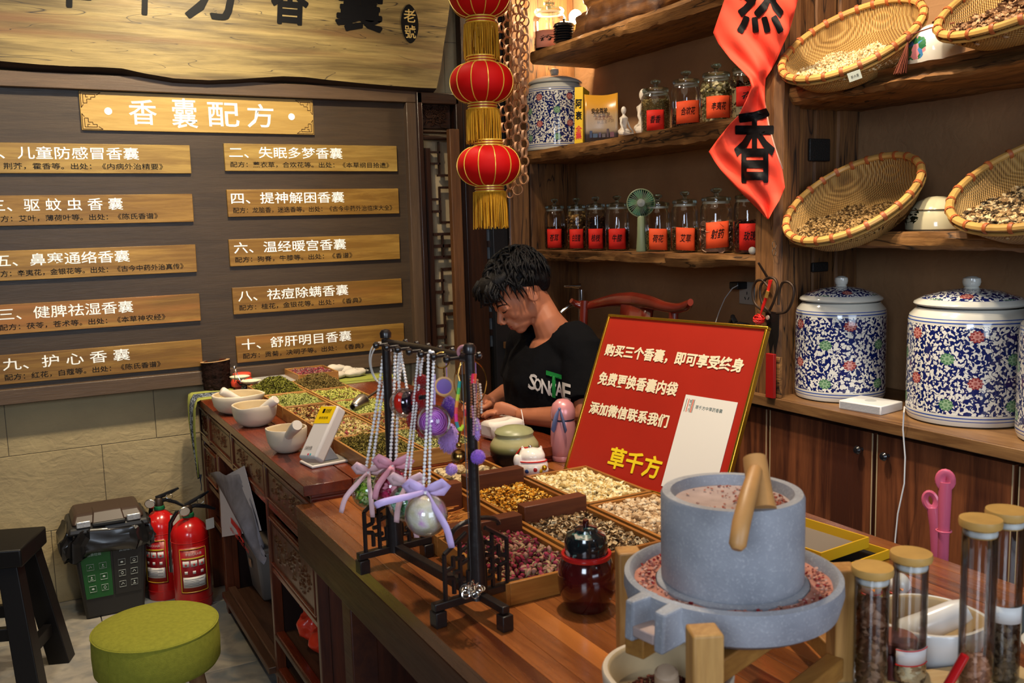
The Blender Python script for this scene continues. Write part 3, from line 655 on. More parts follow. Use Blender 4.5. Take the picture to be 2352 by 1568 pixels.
# ================================================================== LONG TABLE (near counter)
TX0, TX1, TY0, TY1 = .588, 1.600, .10, 2.270
m_tab = wood('table_top_wood', hexc('#46200f'), hexc('#8e5228'), 1, 1.3, .25, ring=.25, bst=.1, tone=.5, coat=.3, c3=hexc('#a0602c'))
m_tabs = wood('table_side_wood', hexc('#34140a'), hexc('#54280f'), 1, 1.2, .45, bst=.12)
table = thing('long_table', 'long brown plank-topped table carrying the stone mill and herb trays', 'table', (TX0, TY0, 0))
W_, L_ = TX1-TX0, TY1-TY0; nb = 24; bw = W_/nb
for i in range(nb): MB().box((bw*(i+.5), L_/2, ZTB-.016), (bw-.0006, L_, .032)).build('top_board', m_tab, table, smooth=0, bevel=.0008)
MB().box((.012, L_/2, ZTB-.082), (.022, L_-.0, .096)).build('apron', m_tabs, table, bevel=.002)
MB().box((W_-.012, L_/2, ZTB-.082), (.022, L_-.0, .096)).build('apron', m_tabs, table, bevel=.002)
for yy in (L_-.015, .015): MB().box((W_/2, yy, ZTB-.082), (W_-.05, .022, .09)).build('apron', m_tabs, table, bevel=.002)
for xx in (.035, W_-.035):
    for yy in (.05, .95, L_-.36): MB().box((xx, yy, (ZTB-.13)/2), (.06, .06, ZTB-.13)).build('leg', m_tabs, table, bevel=.003)
# ================================================================== TRAYS
m_tray = wood('tray_wood', hexc('#8c5a28'), hexc('#c8924c'), 1, 1.6, .4, bst=.08, tone=.12)
m_trayx = wood('tray_wood_x', hexc('#8c5a28'), hexc('#c8924c'), 0, 1.6, .4, bst=.08, tone=.12)
def tray(x0, x1, y0, y1, z, h, label, group, wall=.007, mats=None, rz=0):
    cx, cy = (x0+x1)/2, (y0+y1)/2; a, b_ = (x1-x0)/2, (y1-y0)/2
    my, mx = mats or (m_tray, m_trayx)
    t = thing('wooden_tray', label, 'tray', (cx, cy, z), rz, group)
    MB().box((0, 0, .003), (2*a-.002, 2*b_-.002, .006)).build('base', my, t, smooth=0)
    for s in (-1, 1):
        MB().box((s*(a-wall/2), 0, h/2), (wall, 2*b_, h)).build('side', my, t, bevel=.0008)
        MB().box((0, s*(b_-wall/2), h/2+.0002), (2*a-2*wall-.0004, wall, h)).build('side', mx, t, bevel=.0008)
    return t
BL = t_blob(); BR = t_blob(1, .9, .85); LN = t_blob(1.6, .5, .45); ST = t_strip(); CU = t_cup(); SK = t_stick(1.4, .16)
def M3(h, rough=.8, **k): return plain('herb_'+h.strip('#'), hexc(h), rough, **k)
def heap(t, name, x0, x1, y0, y1, z0, hmax, n, size, tmpl, mats, p=None, label=None, mound=.8, wall=.009, tilt=1.0, cx=0, cy=0, over=0, seed=0, round_=False):
    """a heap of small pieces filling the tray t (local coords, origin = tray centre)"""
    r = np.random.default_rng(seed+n)
    a, b_ = (x1-x0)/2-wall, (y1-y0)/2-wall
    u = r.uniform(-1, 1, (n, 2)); 
    if round_:
        rr = np.sqrt(r.uniform(0, 1, n)); th = r.uniform(0, 2*PI, n); u = np.c_[rr*np.cos(th), rr*np.sin(th)]
    d = (1-np.abs(u[:, 0]-cx)**2.2*.9)*(1-np.abs(u[:, 1]-cy)**2.2*.9) if not round_ else 1-(u**2).sum(1)
    d = np.clip(d, 0, 1)
    hb = z0+(hmax-z0)*((1-mound)+mound*d)+.004*np.sin(u[:, 0]*7+seed)*np.cos(u[:, 1]*6+seed*2)
    zz = hb-r.uniform(0, 1, n)**2*size*1.6
    pos = np.c_[u[:, 0]*(a+over), u[:, 1]*(b_+over), np.maximum(zz, z0)]
    sz = size*r.uniform(.6, 1.35, n)
    # a hidden bed under the loose pieces keeps gaps closed
    P = []
    for j in range(9):
        row = []
        for i in range(9):
            ux, uy = -1+i/4, -1+j/4
            if round_: ux, uy = ux*math.sqrt(1-uy*uy/2), uy*math.sqrt(1-(-1+i/4)**2/2)
            dd = max(0, (1-abs(ux-cx)**2.2*.9)*(1-abs(uy-cy)**2.2*.9)) if not round_ else max(0, 1-ux*ux-uy*uy)
            row.append((ux*a, uy*b_, z0+(hmax-z0)*((1-mound)+mound*dd)-size*.9))
        P.append(row)
    o = scatter(name, tmpl, mats, t, pos, sz, r, matp=p, tilt=tilt)
    bed = MB().grid(P).build('bed', mats[-1], o if t is None else t, smooth=60); bed['kind'] = 'stuff'
    if label: o['label'] = label
    return o
TZ = ZD+.0005; TH = .044
cols = [(.785, .953), (.957, 1.121)]
rws = [(2.285, 2.572), (2.576, 2.855), (2.859, 3.132), (3.136, 3.405), (3.409, 3.668), (3.672, 3.915)]
G1 = 'shallow herb trays laid in two columns on the carved desk'
def T1(c, r_, label): 
    x0, x1 = cols[c]; y0, y1 = rws[r_]; return tray(x0+.001, x1-.001, y0, y1-.002, TZ, TH, label, G1), x0, x1, y0, y1
g_ol, g_dk, g_lt, g_ye, g_br, g_rd, g_tan = '#5d5a1e', '#332c10', '#9a9a4a', '#b5a556', '#6b4a22', '#7a2a26', '#b08a54'
t, *q = T1(0, 4, 'tray of mossy dark green herb mound with a pink bud, nearest the balance scale'); heap(t, 'dark_green_herb', *q, .02, .085, 6500, .0085, [ST, t_strip(1.2, .3, .6)], [M3('#6a6a24'), M3('#4c4a18'), M3('#7f7c34'), M3('#2c240e')], [.35, .3, .2, .15], mound=.75, over=.002)
t, *q = T1(1, 4, 'tray heaped with brown-green shredded herb behind the scoop'); heap(t, 'brown_herb', *q, .02, .08, 6500, .0085, [ST, LN], [M3('#6e5a30'), M3('#55431f'), M3('#7e6c3c'), M3('#33260f')], [.35, .3, .2, .15], mound=.7, over=.002)
t, *q = T1(0, 3, 'tray of pale green leaf flakes between the second mortar and dark green herb'); heap(t, 'green_flakes', *q, .02, .048, 6000, .0075, [ST, BL], [M3('#8c8f48'), M3('#a3a25c'), M3('#6d7034'), M3('#3a3a18')], [.35, .3, .2, .15], mound=.4)
t, *q = T1(1, 3, 'tray of yellow-green flowers with dark red pieces in the far right column'); heap(t, 'yellow_green_flowers', *q, .02, .045, 3400, .0125, [ST, t_strip(1.6, .2, .6), BL], [M3('#a0a048'), M3('#bcb460'), M3('#7b7a34'), M3('#5c2a2a')], [.35, .3, .22, .13], mound=.35)
t, *q = T1(0, 2, 'tray of mixed reddish herb clippings behind the payment stand'); heap(t, 'mixed_herb', *q, .02, .04, 3600, .011, [ST, SK, CU], [M3('#a98a50'), M3('#7d3b28'), M3('#c0a868'), M3('#5a3a1e')], [.34, .22, .24, .2], mound=.3)
t, *q = T1(1, 2, 'tray of bright green buds with the steel scoop lying in it'); heap(t, 'bright_green_buds', *q, .02, .05, 5200, .0085, [BL, LN, ST], [M3('#a9ab58'), M3('#c2c070'), M3('#86893e'), M3('#3f4019')], [.36, .3, .2, .14], mound=.4)
t, *q = T1(0, 1, 'tray of pale herb cuttings with small rosebuds, right behind the payment stand'); heap(t, 'herb_and_rosebuds', *q, .02, .045, 3300, .0125, [ST, SK, LN, BR], [M3('#b79e62'), M3('#8c7a40'), M3('#9a4a48'), M3('#cbb982'), M3('#6b552c')], [.3, .22, .12, .2, .16], mound=.35)
t, *q = T1(1, 1, 'tray of dried red and tan herbs behind the pearl straps'); heap(t, 'red_tan_herb', *q, .02, .04, 2800, .012, [ST, LN], [M3('#a98a50'), M3('#7d3b28'), M3('#8f7a44'), M3('#5a3a1e')], None, mound=.3)
t, *q = T1(0, 0, 'tray of olive tangled herb at the near corner of the desk trays'); heap(t, 'olive_herb', *q, .02, .062, 6500, .0095, [ST, t_strip(1.4, .18, .7)], [M3('#6a5f26'), M3('#81733a'), M3('#4b4119'), M3('#2e240f')], [.35, .25, .25, .15], mound=.6)
t, *q = T1(1, 0, 'tray of light green shredded herb next to the olive herb tray'); heap(t, 'light_green_herb', *q, .02, .05, 4200, .010, [ST, LN], [M3('#9a9658'), M3('#b3ab6c'), M3('#7a763c'), M3('#4a4420')], None, mound=.4)
t = tray(cols[1][0]+.04, cols[1][1]+.045, 3.685, 3.90, TZ, .062, 'deeper tray of purple-red petals at the far end by the white pouches', G1)
heap(t, 'purple_petals', cols[1][0]+.04, cols[1][1]+.045, 3.685, 3.90, .03, .060, 3000, .009, [ST, BL], [M3('#7a4a50'), M3('#5b2f3a'), M3('#a07c6a'), M3('#8c2c34')], None, mound=.2)
# clear divided box of corn coloured seeds
m_clear = glass('clear_plastic', (.93, .93, .95), .08)
t = thing('divided_box', 'clear plastic divided box with pale seeds between scale and far trays', 'box', (.925, 3.79, TZ)); t.scale = (.76, 1.1, 1)
MB().box((0, 0, .002), (.20, .20, .003)).build('base', m_clear, t, smooth=0)
for s in (-1, 1):
    MB().box((s*.099, 0, .018), (.002, .20, .032)).build('side', m_clear, t, smooth=0); MB().box((0, s*.099, .018), (.196, .002, .032)).build('side', m_clear, t, smooth=0)
MB().box((0, 0, .0175), (.194, .002, .029)).build('divider', m_clear, t, smooth=0); MB().box((0, 0, .0352), (.202, .202, .002)).build('lid', plain('milky_lid', (.75, .74, .72), .15, alpha=.45), t, smooth=0)
heap(t, 'seed_heap', -.1, 0.1, -.1, .1, .005, .020, 900, .010, [BL], [M3('#d8b860'), M3('#efe0b0')], None, mound=.3, cy=-.5)
# ---- trays on the long table
G2 = 'deep herb trays standing on the long table'
TZ2, TH2 = ZTB+.0005, .043
m_tr2 = wood('tray_wood_orange', hexc('#8a4f1e'), hexc('#c0833c'), 1, 1.4, .38, bst=.08, tone=.08); m_tr2x = wood('tray_wood_orange_x', hexc('#8a4f1e'), hexc('#c0833c'), 0, 1.4, .38, bst=.08, tone=.08)
def T2(x0, x1, y0, y1, label): return tray(x0, x1, y0, y1, TZ2, TH2, label, G2, .0085, (m_tr2, m_tr2x)), x0, x1, y0, y1
t_rose, *q_rose = T2(.744, .930, 1.428, 1.728, 'front tray heaped with dried crimson rosebuds beside the jewellery stand')
t, *q = T2(.744, .930, 1.736, 2.020, 'tray of thin cinnamon-coloured sticks behind the black stand post'); q_sticks = q; t_sticks = t
t, *q = T2(.940, 1.122, 1.460, 1.765, 'tray of brown and cream seed husks behind the dark red jar'); heap(t, 'seed_husks', *q, .012, .040, 3800, .0108, [BL, CU, LN], [M3('#8a6c48'), M3('#b99a72'), M3('#5a4026'), M3('#d2bb94'), M3('#3a2818')], [.26, .24, .2, .16, .14], mound=.3)
t, *q = T2(.940, 1.122, 1.775, 2.060, 'tray of orange-yellow dried flower heads in front of the lucky cat'); heap(t, 'orange_flower_heads', *q, .012, .038, 3400, .0100, [BR, CU, BL], [M3('#b8761c'), M3('#d49a34'), M3('#8a5a1c'), M3('#5c3a16'), M3('#e0c070')], [.28, .24, .2, .16, .12], mound=.3)
t, *q = T2(1.132, 1.318, 1.755, 2.045, 'tray of cream coloured bulblets under the red poster'); heap(t, 'cream_bulblets', *q, .012, .042, 2300, .0150, [BR, BL, LN], [M3('#dcc48c'), M3('#ecdcae'), M3('#c9a866'), M3('#a88a50')], [.35, .33, .2, .12], mound=.25)
t, *q = T2(1.132, 1.318, 1.440, 1.745, 'tray of pale beige nut kernels right beside the stone mill'); heap(t, 'beige_kernels', *q, .012, .044, 2300, .0150, [BR, BL], [M3('#c8a880'), M3('#dcc4a0'), M3('#a88660'), M3('#7c5e40')], [.35, .33, .2, .12], mound=.25)
t_root, *q_root = T2(.940, 1.122, 2.070, 2.262, 'tray of pale knobbly root chunks below the green pot')
t, *q = T2(.744, .930, 2.030, 2.262, 'tray hidden behind the pearl straps at the near edge of the desk'); heap(t, 'tan_herb', *q, .012, .03, 1800, .012, [ST, LN], [M3('#a98a50'), M3('#6d4b28')], None, mound=.3)
# individual rosebuds
m_rs = [M3('#82283a'), M3('#9a3c4e'), M3('#5c1c2c'), M3('#a87868')]; m_sep = M3('#a8926a'); m_sep2 = M3('#6d5a3a')
heap(t_rose, 'rosebud_bed', *q_rose, .012, .026, 1500, .015, [BR, ST], [m_rs[0], m_sep, m_rs[2], m_sep2], None, mound=.3)
def rosebud(mats):
    mb = MB(); n = 7
    prof = [(0.001, -.0072), (.0042, -.0045), (.0055, 0), (.0045, .005), (.0018, .0088), (0, .0095)]
    mb.lathe(prof, n, 0)
    for k in range(5):
        a = 2*PI*k/5; c, s = math.cos(a), math.sin(a)
        mb.add([(.002*c, .002*s, -.0074), (.0058*c-.0022*s, .0058*s+.0022*c, -.001), (.0062*c+.0022*s, .0062*s-.0022*c, -.001), (.0052*c, .0052*s, .0062)], [(0, 2, 3, 1)], 1)
    mb.tube([(0, 0, -.0072), (.0006, 0, -.0115)], .0009, 5, 1)
    return mb
rb = []
for k, mm in enumerate(m_rs):
    o = rosebud(None).build('dried_rosebud', [mm, m_sep if k % 2 else m_sep2], None, smooth=50); rb.append(o)
r = np.random.default_rng(5); cnt = 0; pts = []
for k in range(9000):
    if cnt >= 285: break
    u, v = r.uniform(-1, 1, 2); x = (.9305+.7435)/2+u*.078; y = 1.578+v*.136
    if any((x-a)**2+(y-b_)**2 < .0000135*9 and abs(zq-.0) < 1 and (x-a)**2+(y-b_)**2 < .0084**2 for a, b_, zq in pts): continue
    z = TZ2+.034+.013*(1-u*u)*(1-v*v)+r.uniform(-.003, .003); pts.append((x, y, z))
    o = rb[cnt] if cnt < 4 else rb[int(r.integers(0, 4))].copy()
    if cnt >= 4: COL.objects.link(o)
    o.location = (x, y, z); o.rotation_euler = (r.normal(0, 1.1), r.normal(0, 1.1), r.uniform(0, 6.28)); s = r.uniform(.78, 1.1); o.scale = (s, s, s)
    tag(o, 'small dried crimson rosebud in the heap of the front tray', 'rosebud', 'dried rosebuds heaped in the front tray'); cnt += 1
# root chunks
m_rt = [M3('#b8a078', bmp=.4), M3('#a08a60', bmp=.4), M3('#cdb88e', bmp=.4)]
heap(t_root, 'root_bed', *q_root, .012, .022, 500, .016, [BR], [m_rt[1], m_rt[0]], None, mound=.3)
r = np.random.default_rng(9)
for k in range(46):
    mb = MB(); L = r.uniform(.012, .03); n = 6; pt = [(L*(i/(n-1)-.5), r.normal(0, .0016), r.normal(0, .0016)) for i in range(n)]
    rad = [.0055+.0035*math.sin(PI*(i+.7)/(n+.4))*r.uniform(.7, 1.3) for i in range(n)]; rad[0] *= .6; rad[-1] *= .6
    o = mb.tube(pt, rad, 7).build('root_chunk', m_rt[k % 3], None)
    o.location = (1.031+r.uniform(-.075, .075), 2.166+r.uniform(-.075, .075), TZ2+.028+r.uniform(0, .014)); o.rotation_euler = (r.uniform(0, 6), r.normal(0, .35), r.uniform(0, 6))
    tag(o, 'pale knobbly root chunk in the tray below the green pot', 'root', 'root chunks in one tray')
# cinnamon sticks
m_cin = M3('#a5622a'); m_cin2 = M3('#c98a48')
r = np.random.default_rng(19)
for k in range(40):
    o = MB().tube([(-.03, 0, 0), (-.01, .0006, .0004), (.012, -.0004, 0), (.03, 0, 0)], .0017, 6).build('cinnamon_stick', m_cin if k % 2 else m_cin2, None)
    o.location = (.837+r.uniform(-.045, .045), 1.86+r.uniform(-.10, .10), TZ2+.010+k*.0005); o.rotation_euler = (0, r.normal(0, .08), r.normal(.15, .5)); o.scale = (r.uniform(.7, 1.15), 1, 1)
    tag(o, 'thin orange-brown stick in the tray behind the black stand post', 'stick', 'thin sticks in one tray')
# dark walnut blocks standing across the trays' far ends
m_wal = wood('walnut_block', hexc('#4a2114'), hexc('#7a4328'), 0, 1.3, .4, bst=.12, tone=.15)
for (x0, x1, y, lab) in ((.752, .921, 1.700, 'walnut block across the rosebud tray'), (.95, 1.112, 1.742, 'walnut block across the seed husk tray'), (.95, 1.112, 2.034, 'walnut block across the orange flower tray'), (.752, .921, 2.000, 'walnut block across the stick tray, behind the black post')):
    o = MB().box((0, 0, .034), (x1-x0, .034, .068)).build('wooden_block', m_wal, None, bevel=.0015); o.location = ((x0+x1)/2, y, TZ2+.0062)
    tag(o, 'dark '+lab, 'block', 'walnut blocks in the trays')
# ================================================================== CHINA JARS
def china_mat(name, ncol=6, rows=4, v0=0.0, v1=1.0, rad=.2, asp=1.0):
    m, nt, b = nt_new(name); I = b.inputs
    uv = nd(nt, 'ShaderNodeUVMap').outputs[0]; sx = nd(nt, 'ShaderNodeSeparateXYZ', {0: uv}); u, v = sx.outputs[0], sx.outputs[1]
    ob = coords(nt, (1, 1, 1), rnd=True)
    dis = nd(nt, 'ShaderNodeTexNoise', {'Vector': ob, 'Scale': 26.0, 'Detail': 1.0}); d2 = nd(nt, 'ShaderNodeVectorMath', {0: nd(nt, 'ShaderNodeVectorMath', {0: dis.outputs[1], 1: (.05, .05, .05)}, operation='MULTIPLY').outputs[0], 1: ob}, operation='ADD').outputs[0]
    n1 = nd(nt, 'ShaderNodeTexNoise', {'Vector': ob, 'Scale': 118.0, 'Detail': .6, 'Distortion': .55}); n2 = nd(nt, 'ShaderNodeTexNoise', {'Vector': ob, 'Scale': 44.0, 'Detail': 0.0, 'Distortion': .8})
    vine = mth(nt, 'LESS_THAN', mth(nt, 'ABSOLUTE', mth(nt, 'SUBTRACT', n2.outputs[0], .5)), .020)
    leaf = mth(nt, 'GREATER_THAN', n1.outputs[0], .50)
    blue = mth(nt, 'MAXIMUM', vine, leaf)
    cw = (.74, .73, .66); cb = hexc('#14205c')
    col = mix(nt, blue, cw, cb)
    def medal(du, dv, c, prev):
        fu = mth(nt, 'SUBTRACT', mth(nt, 'FRACT', mth(nt, 'ADD', u, du)), .5); fv = mth(nt, 'SUBTRACT', mth(nt, 'FRACT', mth(nt, 'ADD', v, dv)), .5)
        a = mth(nt, 'MULTIPLY', fu, asp); rr = mth(nt, 'SQRT', mth(nt, 'ADD', mth(nt, 'MULTIPLY', a, a), mth(nt, 'MULTIPLY', fv, fv)))
        an = mth(nt, 'ARCTAN2', fv, a); rim = mth(nt, 'ADD', rad, mth(nt, 'MULTIPLY', mth(nt, 'COSINE', mth(nt, 'MULTIPLY', an, 10.0)), .012))
        ins = mth(nt, 'LESS_THAN', rr, rim)
        pet = mth(nt, 'SINE', mth(nt, 'MULTIPLY', rr, 95.0)); pe2 = mth(nt, 'COSINE', mth(nt, 'MULTIPLY', an, 8.0)); f = mth(nt, 'GREATER_THAN', mth(nt, 'ADD', mth(nt, 'MULTIPLY', pet, .6), mth(nt, 'MULTIPLY', pe2, .5)), .25)
        cc = mix(nt, f, c[0], c[1]); ring = mth(nt, 'GREATER_THAN', rr, rad*.84); cc = mix(nt, ring, cc, c[1])
        return mix(nt, ins, prev, cc)
    col = medal(0, -.25, (hexc('#c98a80'), hexc('#8c3434')), col); col = medal(.42, .25, (hexc('#8fae8a'), hexc('#4c7a55')), col)
    # painted zone limits in object height are stored in v: outside 0..rows -> plain white with blue lines
    inz = mth(nt, 'MULTIPLY', mth(nt, 'GREATER_THAN', v, 0.04), mth(nt, 'LESS_THAN', v, rows/2-.04))
    l1 = mth(nt, 'MULTIPLY', mth(nt, 'LESS_THAN', mth(nt, 'ABSOLUTE', mth(nt, 'SUBTRACT', mth(nt, 'ABSOLUTE', mth(nt, 'SUBTRACT', v, rows/4)), rows/4+.02)), .014), 1.0)
    l2 = mth(nt, 'LESS_THAN', mth(nt, 'ABSOLUTE', mth(nt, 'SUBTRACT', mth(nt, 'ABSOLUTE', mth(nt, 'SUBTRACT', v, rows/4)), rows/4+.09)), .010)
    pl = mix(nt, mth(nt, 'MAXIMUM', l1, l2), (.62, .61, .54), hexc('#2b4a9a'))
    nt.links.new(mix(nt, inz, pl, col), I['Base Color']); I['Roughness'].default_value = .12; I['Coat Weight'].default_value = .5; I['Coat Roughness'].default_value = .04
    return m
m_jar6 = china_mat('china_blue_floral', asp=1.15, rad=.125)
m_lidp = plain('china_plain', (.62, .61, .54), .12, coat=.5)
def china_jar(label, base, R, H, ncol, rz=0, group='large blue and white porcelain jars', lm=None):
    t = thing('porcelain_jar', label, 'jar', base, rz, group)
    zb, zt_ = .075*H, .70*H; prof = [(R*.88, 0), (R*.97, .012*H), (R, .05*H), (R, zb), (R, .2*H), (R, .4*H), (R, .6*H), (R*.995, zt_), (R*.97, .74*H), (R*.88, .775*H), (R*.85, .79*H)]
    mb = MB(); mb.lathe([(r_, z) for r_, z in prof], 64, 0, uv=1.0)
    # v unit: painted zone has 2 units (4 staggered rows)
    mb.uv = [[(a*ncol, (b_-zb)/(zt_-zb)*2) for a, b_ in q] for q in mb.uv]
    mb.build('body', m_jar6, t, smooth=45)
    mb = MB(); mb.lathe([(0, .785*H), (R*.80, .785*H), (R*.84, .80*H), (R*.90, .805*H), (R*.915, .815*H), (R*.90, .828*H), (R*.75, .862*H), (R*.45, .898*H), (R*.13, .915*H)], 64, 0, uv=1.0)
    mb.uv = [[(a*4+.3, (R-0)*0+.25+(q_[1]-.828*H)/(.09*H)*.9 if q_[1] > .829*H else -1) for a, q_ in [(x[0], x) for x in q]] for q in mb.uv]
    lid = mb.build('lid', lm or m_jar6, t, smooth=45)
    MB().lathe([(R*.13, .915*H), (R*.11, .925*H), (R*.135, .935*H), (R*.15, .96*H), (R*.14, .985*H), (R*.07, .998*H), (0, H)], 20).build('knob', m_lidp, lid)
    return t
china_jar('large blue and white jar with red and green medallions, left one on the worktop', (2.243, 2.018, ZC), .134, .374, 5, 2.2)
china_jar('largest blue and white jar, standing beside the white router', at(2221, 958, z=ZC), .157, .387, 6, .2)
china_jar('blue and white jar cut by the right edge of the picture', (2.262, 1.272, ZC), .155, .385, 6, 1.2)
china_jar('blue and white lidded jar on the middle shelf beside the yellow book', (2.27, at(1277, 330, x=2.27).y, ZM), .137, .375, 6, 1.0, lm=m_lidp)
# ================================================================== GLASS JARS
m_gl = glass('jar_glass'); m_glk = glass('jar_glass_rim', (.8, .9, .86), .02)
m_lab = plain('red_paper', hexc('#c8281e'), .6, var=.1, vs=20); m_lab2 = plain('orange_red_paper', hexc('#e0522c'), .6, var=.08, vs=20); m_ink = plain('ink', (.015, .008, .008), .6)
def glass_jar(label, x, y, z, R, H, fill, mats, tmpl, psize, group, lab, lz=(0.02, .45), lcol=None, lrz=-1.95, ltilt=0, lw=None, n=700, name='herb_filling'):
    t = thing('glass_jar', label, 'jar', (x, y, z), 0, group)
    ht = H*.83
    prof = [(0, .001), (R*.92, .001), (R, .01), (R, ht*.84), (R*.94, ht*.91), (R*.86, ht*.95), (R*.86, ht)]
    MB().lathe(prof, 32).build('body', m_gl, t)
    lid = MB().lathe([(0, ht+.001), (R*.9, ht+.001), (R*.93, ht+.008), (R*.88, ht+.014), (R*.3, ht+.02), (0, ht+.021)], 32).build('lid', m_glk, t)
    MB().lathe([(R*.16, ht+.018), (R*.13, ht+.028), (R*.34, ht+.036), (R*.36, ht+.043), (R*.2, ht+.048), (0, ht+.049)], 18).build('knob', m_glk, lid)
    MB().lathe([(R*.865, ht*.955), (R*.80, ht*.955), (R*.80, ht*.999), (R*.865, ht*.999)], 32).build('seal', plain('seal_ring', (.55, .55, .5), .4, alpha=.55), lid)
    if fill > 0:
        hf = ht*fill; r = np.random.default_rng(int(x*100+y*1000)); nn = n
        th = r.uniform(0, 2*PI, nn); zz = r.uniform(.006, hf, nn); rr = R*.93-r.uniform(0, 1, nn)**2*psize*.8-psize*.3
        k = nn//4; rr[:k] = R*.9*np.sqrt(r.uniform(0, 1, k)); zz[:k] = hf+r.uniform(-1, .6, k)*psize
        scatter(name, tmpl, mats, t, np.c_[rr*np.cos(th), rr*np.sin(th), zz], psize*r.uniform(.7, 1.3, nn), r)
        bed = MB().lathe([(0, .004), (R*.88, .004), (R*.9, hf-psize*.7), (0, hf-psize*.4)], 20).build('bed', mats[-1], t); bed['kind'] = 'stuff'
    if lab:
        lc = lcol or m_lab; lw = lw or R*1.75; z0, z1 = lz[0]*H, lz[1]*H; P = []; R2 = R+.0025; hw = lw/2/R2
        tg = MB()
        for j in range(4):
            zz = z0+(z1-z0)*j/3
            P.append([(R2*math.cos(lrz+hw*(2*i/10-1))*(1+.0*j), R2*math.sin(lrz+hw*(2*i/10-1)), zz+ltilt*(i/10-.5)*lw) for i in range(11)])
        lo = tg.grid(P).build('paper_label', lc, t, smooth=60, solid=.0006)
        c, s = math.cos(lrz), math.sin(lrz); ux = V((-s, c, 0)); wtx = lw*.56; hh = (z1-z0)*.36
        me, W, Hh = text_data(lab, .012, shear=.25)
        co = np.empty(len(me.vertices)*3); me.vertices.foreach_get('co', co); co = co.reshape(-1, 3)
        uu = (co[:, 0]/W-.5)*wtx/R2*1.0; zz = z0+(z1-z0)*.36+co[:, 1]/Hh*hh+ltilt*uu*R2
        co2 = np.c_[(R2+.0012)*np.cos(lrz+uu), (R2+.0012)*np.sin(lrz+uu), zz]
        me.vertices.foreach_set('co', co2.ravel()); me.materials.clear(); me.materials.append(m_ink); me.update()
        ob = bpy.data.objects.new('handwriting', me); link(ob, lo); ob['kind'] = 'stuff'
    return t
def jx(px, py, x): return at(px, py, x=x).y
h_tan = [M3('#a07844'), M3('#7d5a30'), M3('#b8925a'), M3('#4a3018')]; h_dk = [M3('#54301c'), M3('#3c2012'), M3('#6e4428'), M3('#22120a')]
h_grain = [M3('#a8905a'), M3('#8e7644'), M3('#bda870'), M3('#6a552c')]; h_pale = [M3('#c9bb8c'), M3('#a9a06e'), M3('#dccfa4'), M3('#6f6538')]
h_pink = [M3('#b08a74'), M3('#c6a48c'), M3('#8d6a56')]; h_gr = [M3('#8c8a50'), M3('#a49a62'), M3('#5e5a30')]
gm = 'glass jars on the middle shelf'; xm = 2.24
def Rpx(px, w_, y, x): return w_/2*dep((x, y, 1.5))/F
for (px, w_, pt, pb, fill, mats, tm, ps, lab, lz, lc, lt, label) in (
    (1506, 66, 178, 292, .80, h_grain, [LN], .006, '香香', (.06, .46), m_lab, 0, 'glass jar nearly full of fine brown seeds, left one with a square red label'),
    (1576, 66, 160, 284, .30, h_dk, [ST, LN], .010, '合欢花', (.10, .50), m_lab2, .05, 'glass jar with dark low filling and a wide orange-red label'),
    (1645, 68, 143, 272, .74, h_pale, [BR, CU], .020, '辛夷花', (.10, .48), m_lab2, .02, 'glass jar of pale green flower buds on the middle shelf'),
    (1712, 66, 130, 262, .72, h_dk+h_pale[:1], [ST, CU], .016, '花', (.22, .55), m_lab, 0, 'glass jar with brown filling, half hidden by the red banner')):
    y = jx(px, 250, xm); R = Rpx(px, w_, y, xm); H = (pb-pt)*dep((xm, y, 1.9))/F
    glass_jar(label, xm, y, ZM+.001, R, H, fill, mats, tm, ps, gm, lab, lz, lc, -2.25 if px < 1540 else -2.1, lt, n=900 if ps > .012 else 2600, lw=R*1.25 if px < 1540 else None)
gl = 'glass jars on the low shelf'; xl_ = 2.25
for (px, w_, pt, fill, mats, tm, ps, lab, lz, lc, lt, label) in (
    (1275, 48, 465, .52, h_dk, [LN, BL], .010, '苍耳', (.03, .42), m_lab, 0, 'leftmost glass jar on the low shelf, dark herb inside'),
    (1325, 46, 463, .78, h_tan, [BR], .016, '白豆蔻', (.03, .42), m_lab, 0, 'glass jar of brown nuts on the low shelf, second from the left'),
    (1369, 48, 459, .75, h_dk, [LN, ST], .010, '桂枝', (.03, .42), m_lab, 0, 'glass jar of dark berries on the low shelf, third from the left'),
    (1418, 56, 456, .45, h_dk, [ST], .010, '牛膝', (.03, .42), m_lab, 0, 'glass jar with a shiny dark filling just left of the fan'),
    (1511, 60, 452, .42, h_gr, [BL, ST], .010, '荷花', (.03, .42), m_lab2, -.05, 'glass jar just right of the fan, label with a curled corner'),
    (1573, 62, 444, .48, h_tan, [LN], .007, '艾草', (.03, .42), m_lab2, -.08, 'glass jar of fine brown flakes, second right of the fan'),
    (1645, 74, 435, .50, h_pink, [t_cup(.5, .2)], .024, '射药', (.08, .50), m_lab2, .06, 'wide glass jar of pinkish slices with bright square label'),
    (1718, 66, 428, .55, h_dk+[M3('#5c1a22')], [BR], .016, '玫瑰', (.05, .46), m_lab, 0, 'glass jar of dark buds next to the timber post')):
    y = jx(px, 540, xl_); R = Rpx(px, w_, y, xl_); H = (574-pt)*dep((xl_, y, 1.3))/F
    glass_jar(label, xl_, y, ZL+.003, R, H, fill, mats, tm, ps, gl, lab, lz, lc, -2.2, lt, n=800 if ps > .012 else 1500, lw=R*1.5)
# lit jar on the top shelf
y = jx(1262, 80, 2.20); glass_jar('brightly lit glass jar with a pink label on the top shelf, next to the bulb', 2.20, y, ZT+.002, .072, .20, .35, h_dk, [BL], .008, None, '香', (.04, .40), plain('pink_paper', hexc('#f0a088'), .6), -2.25, 0, n=900)
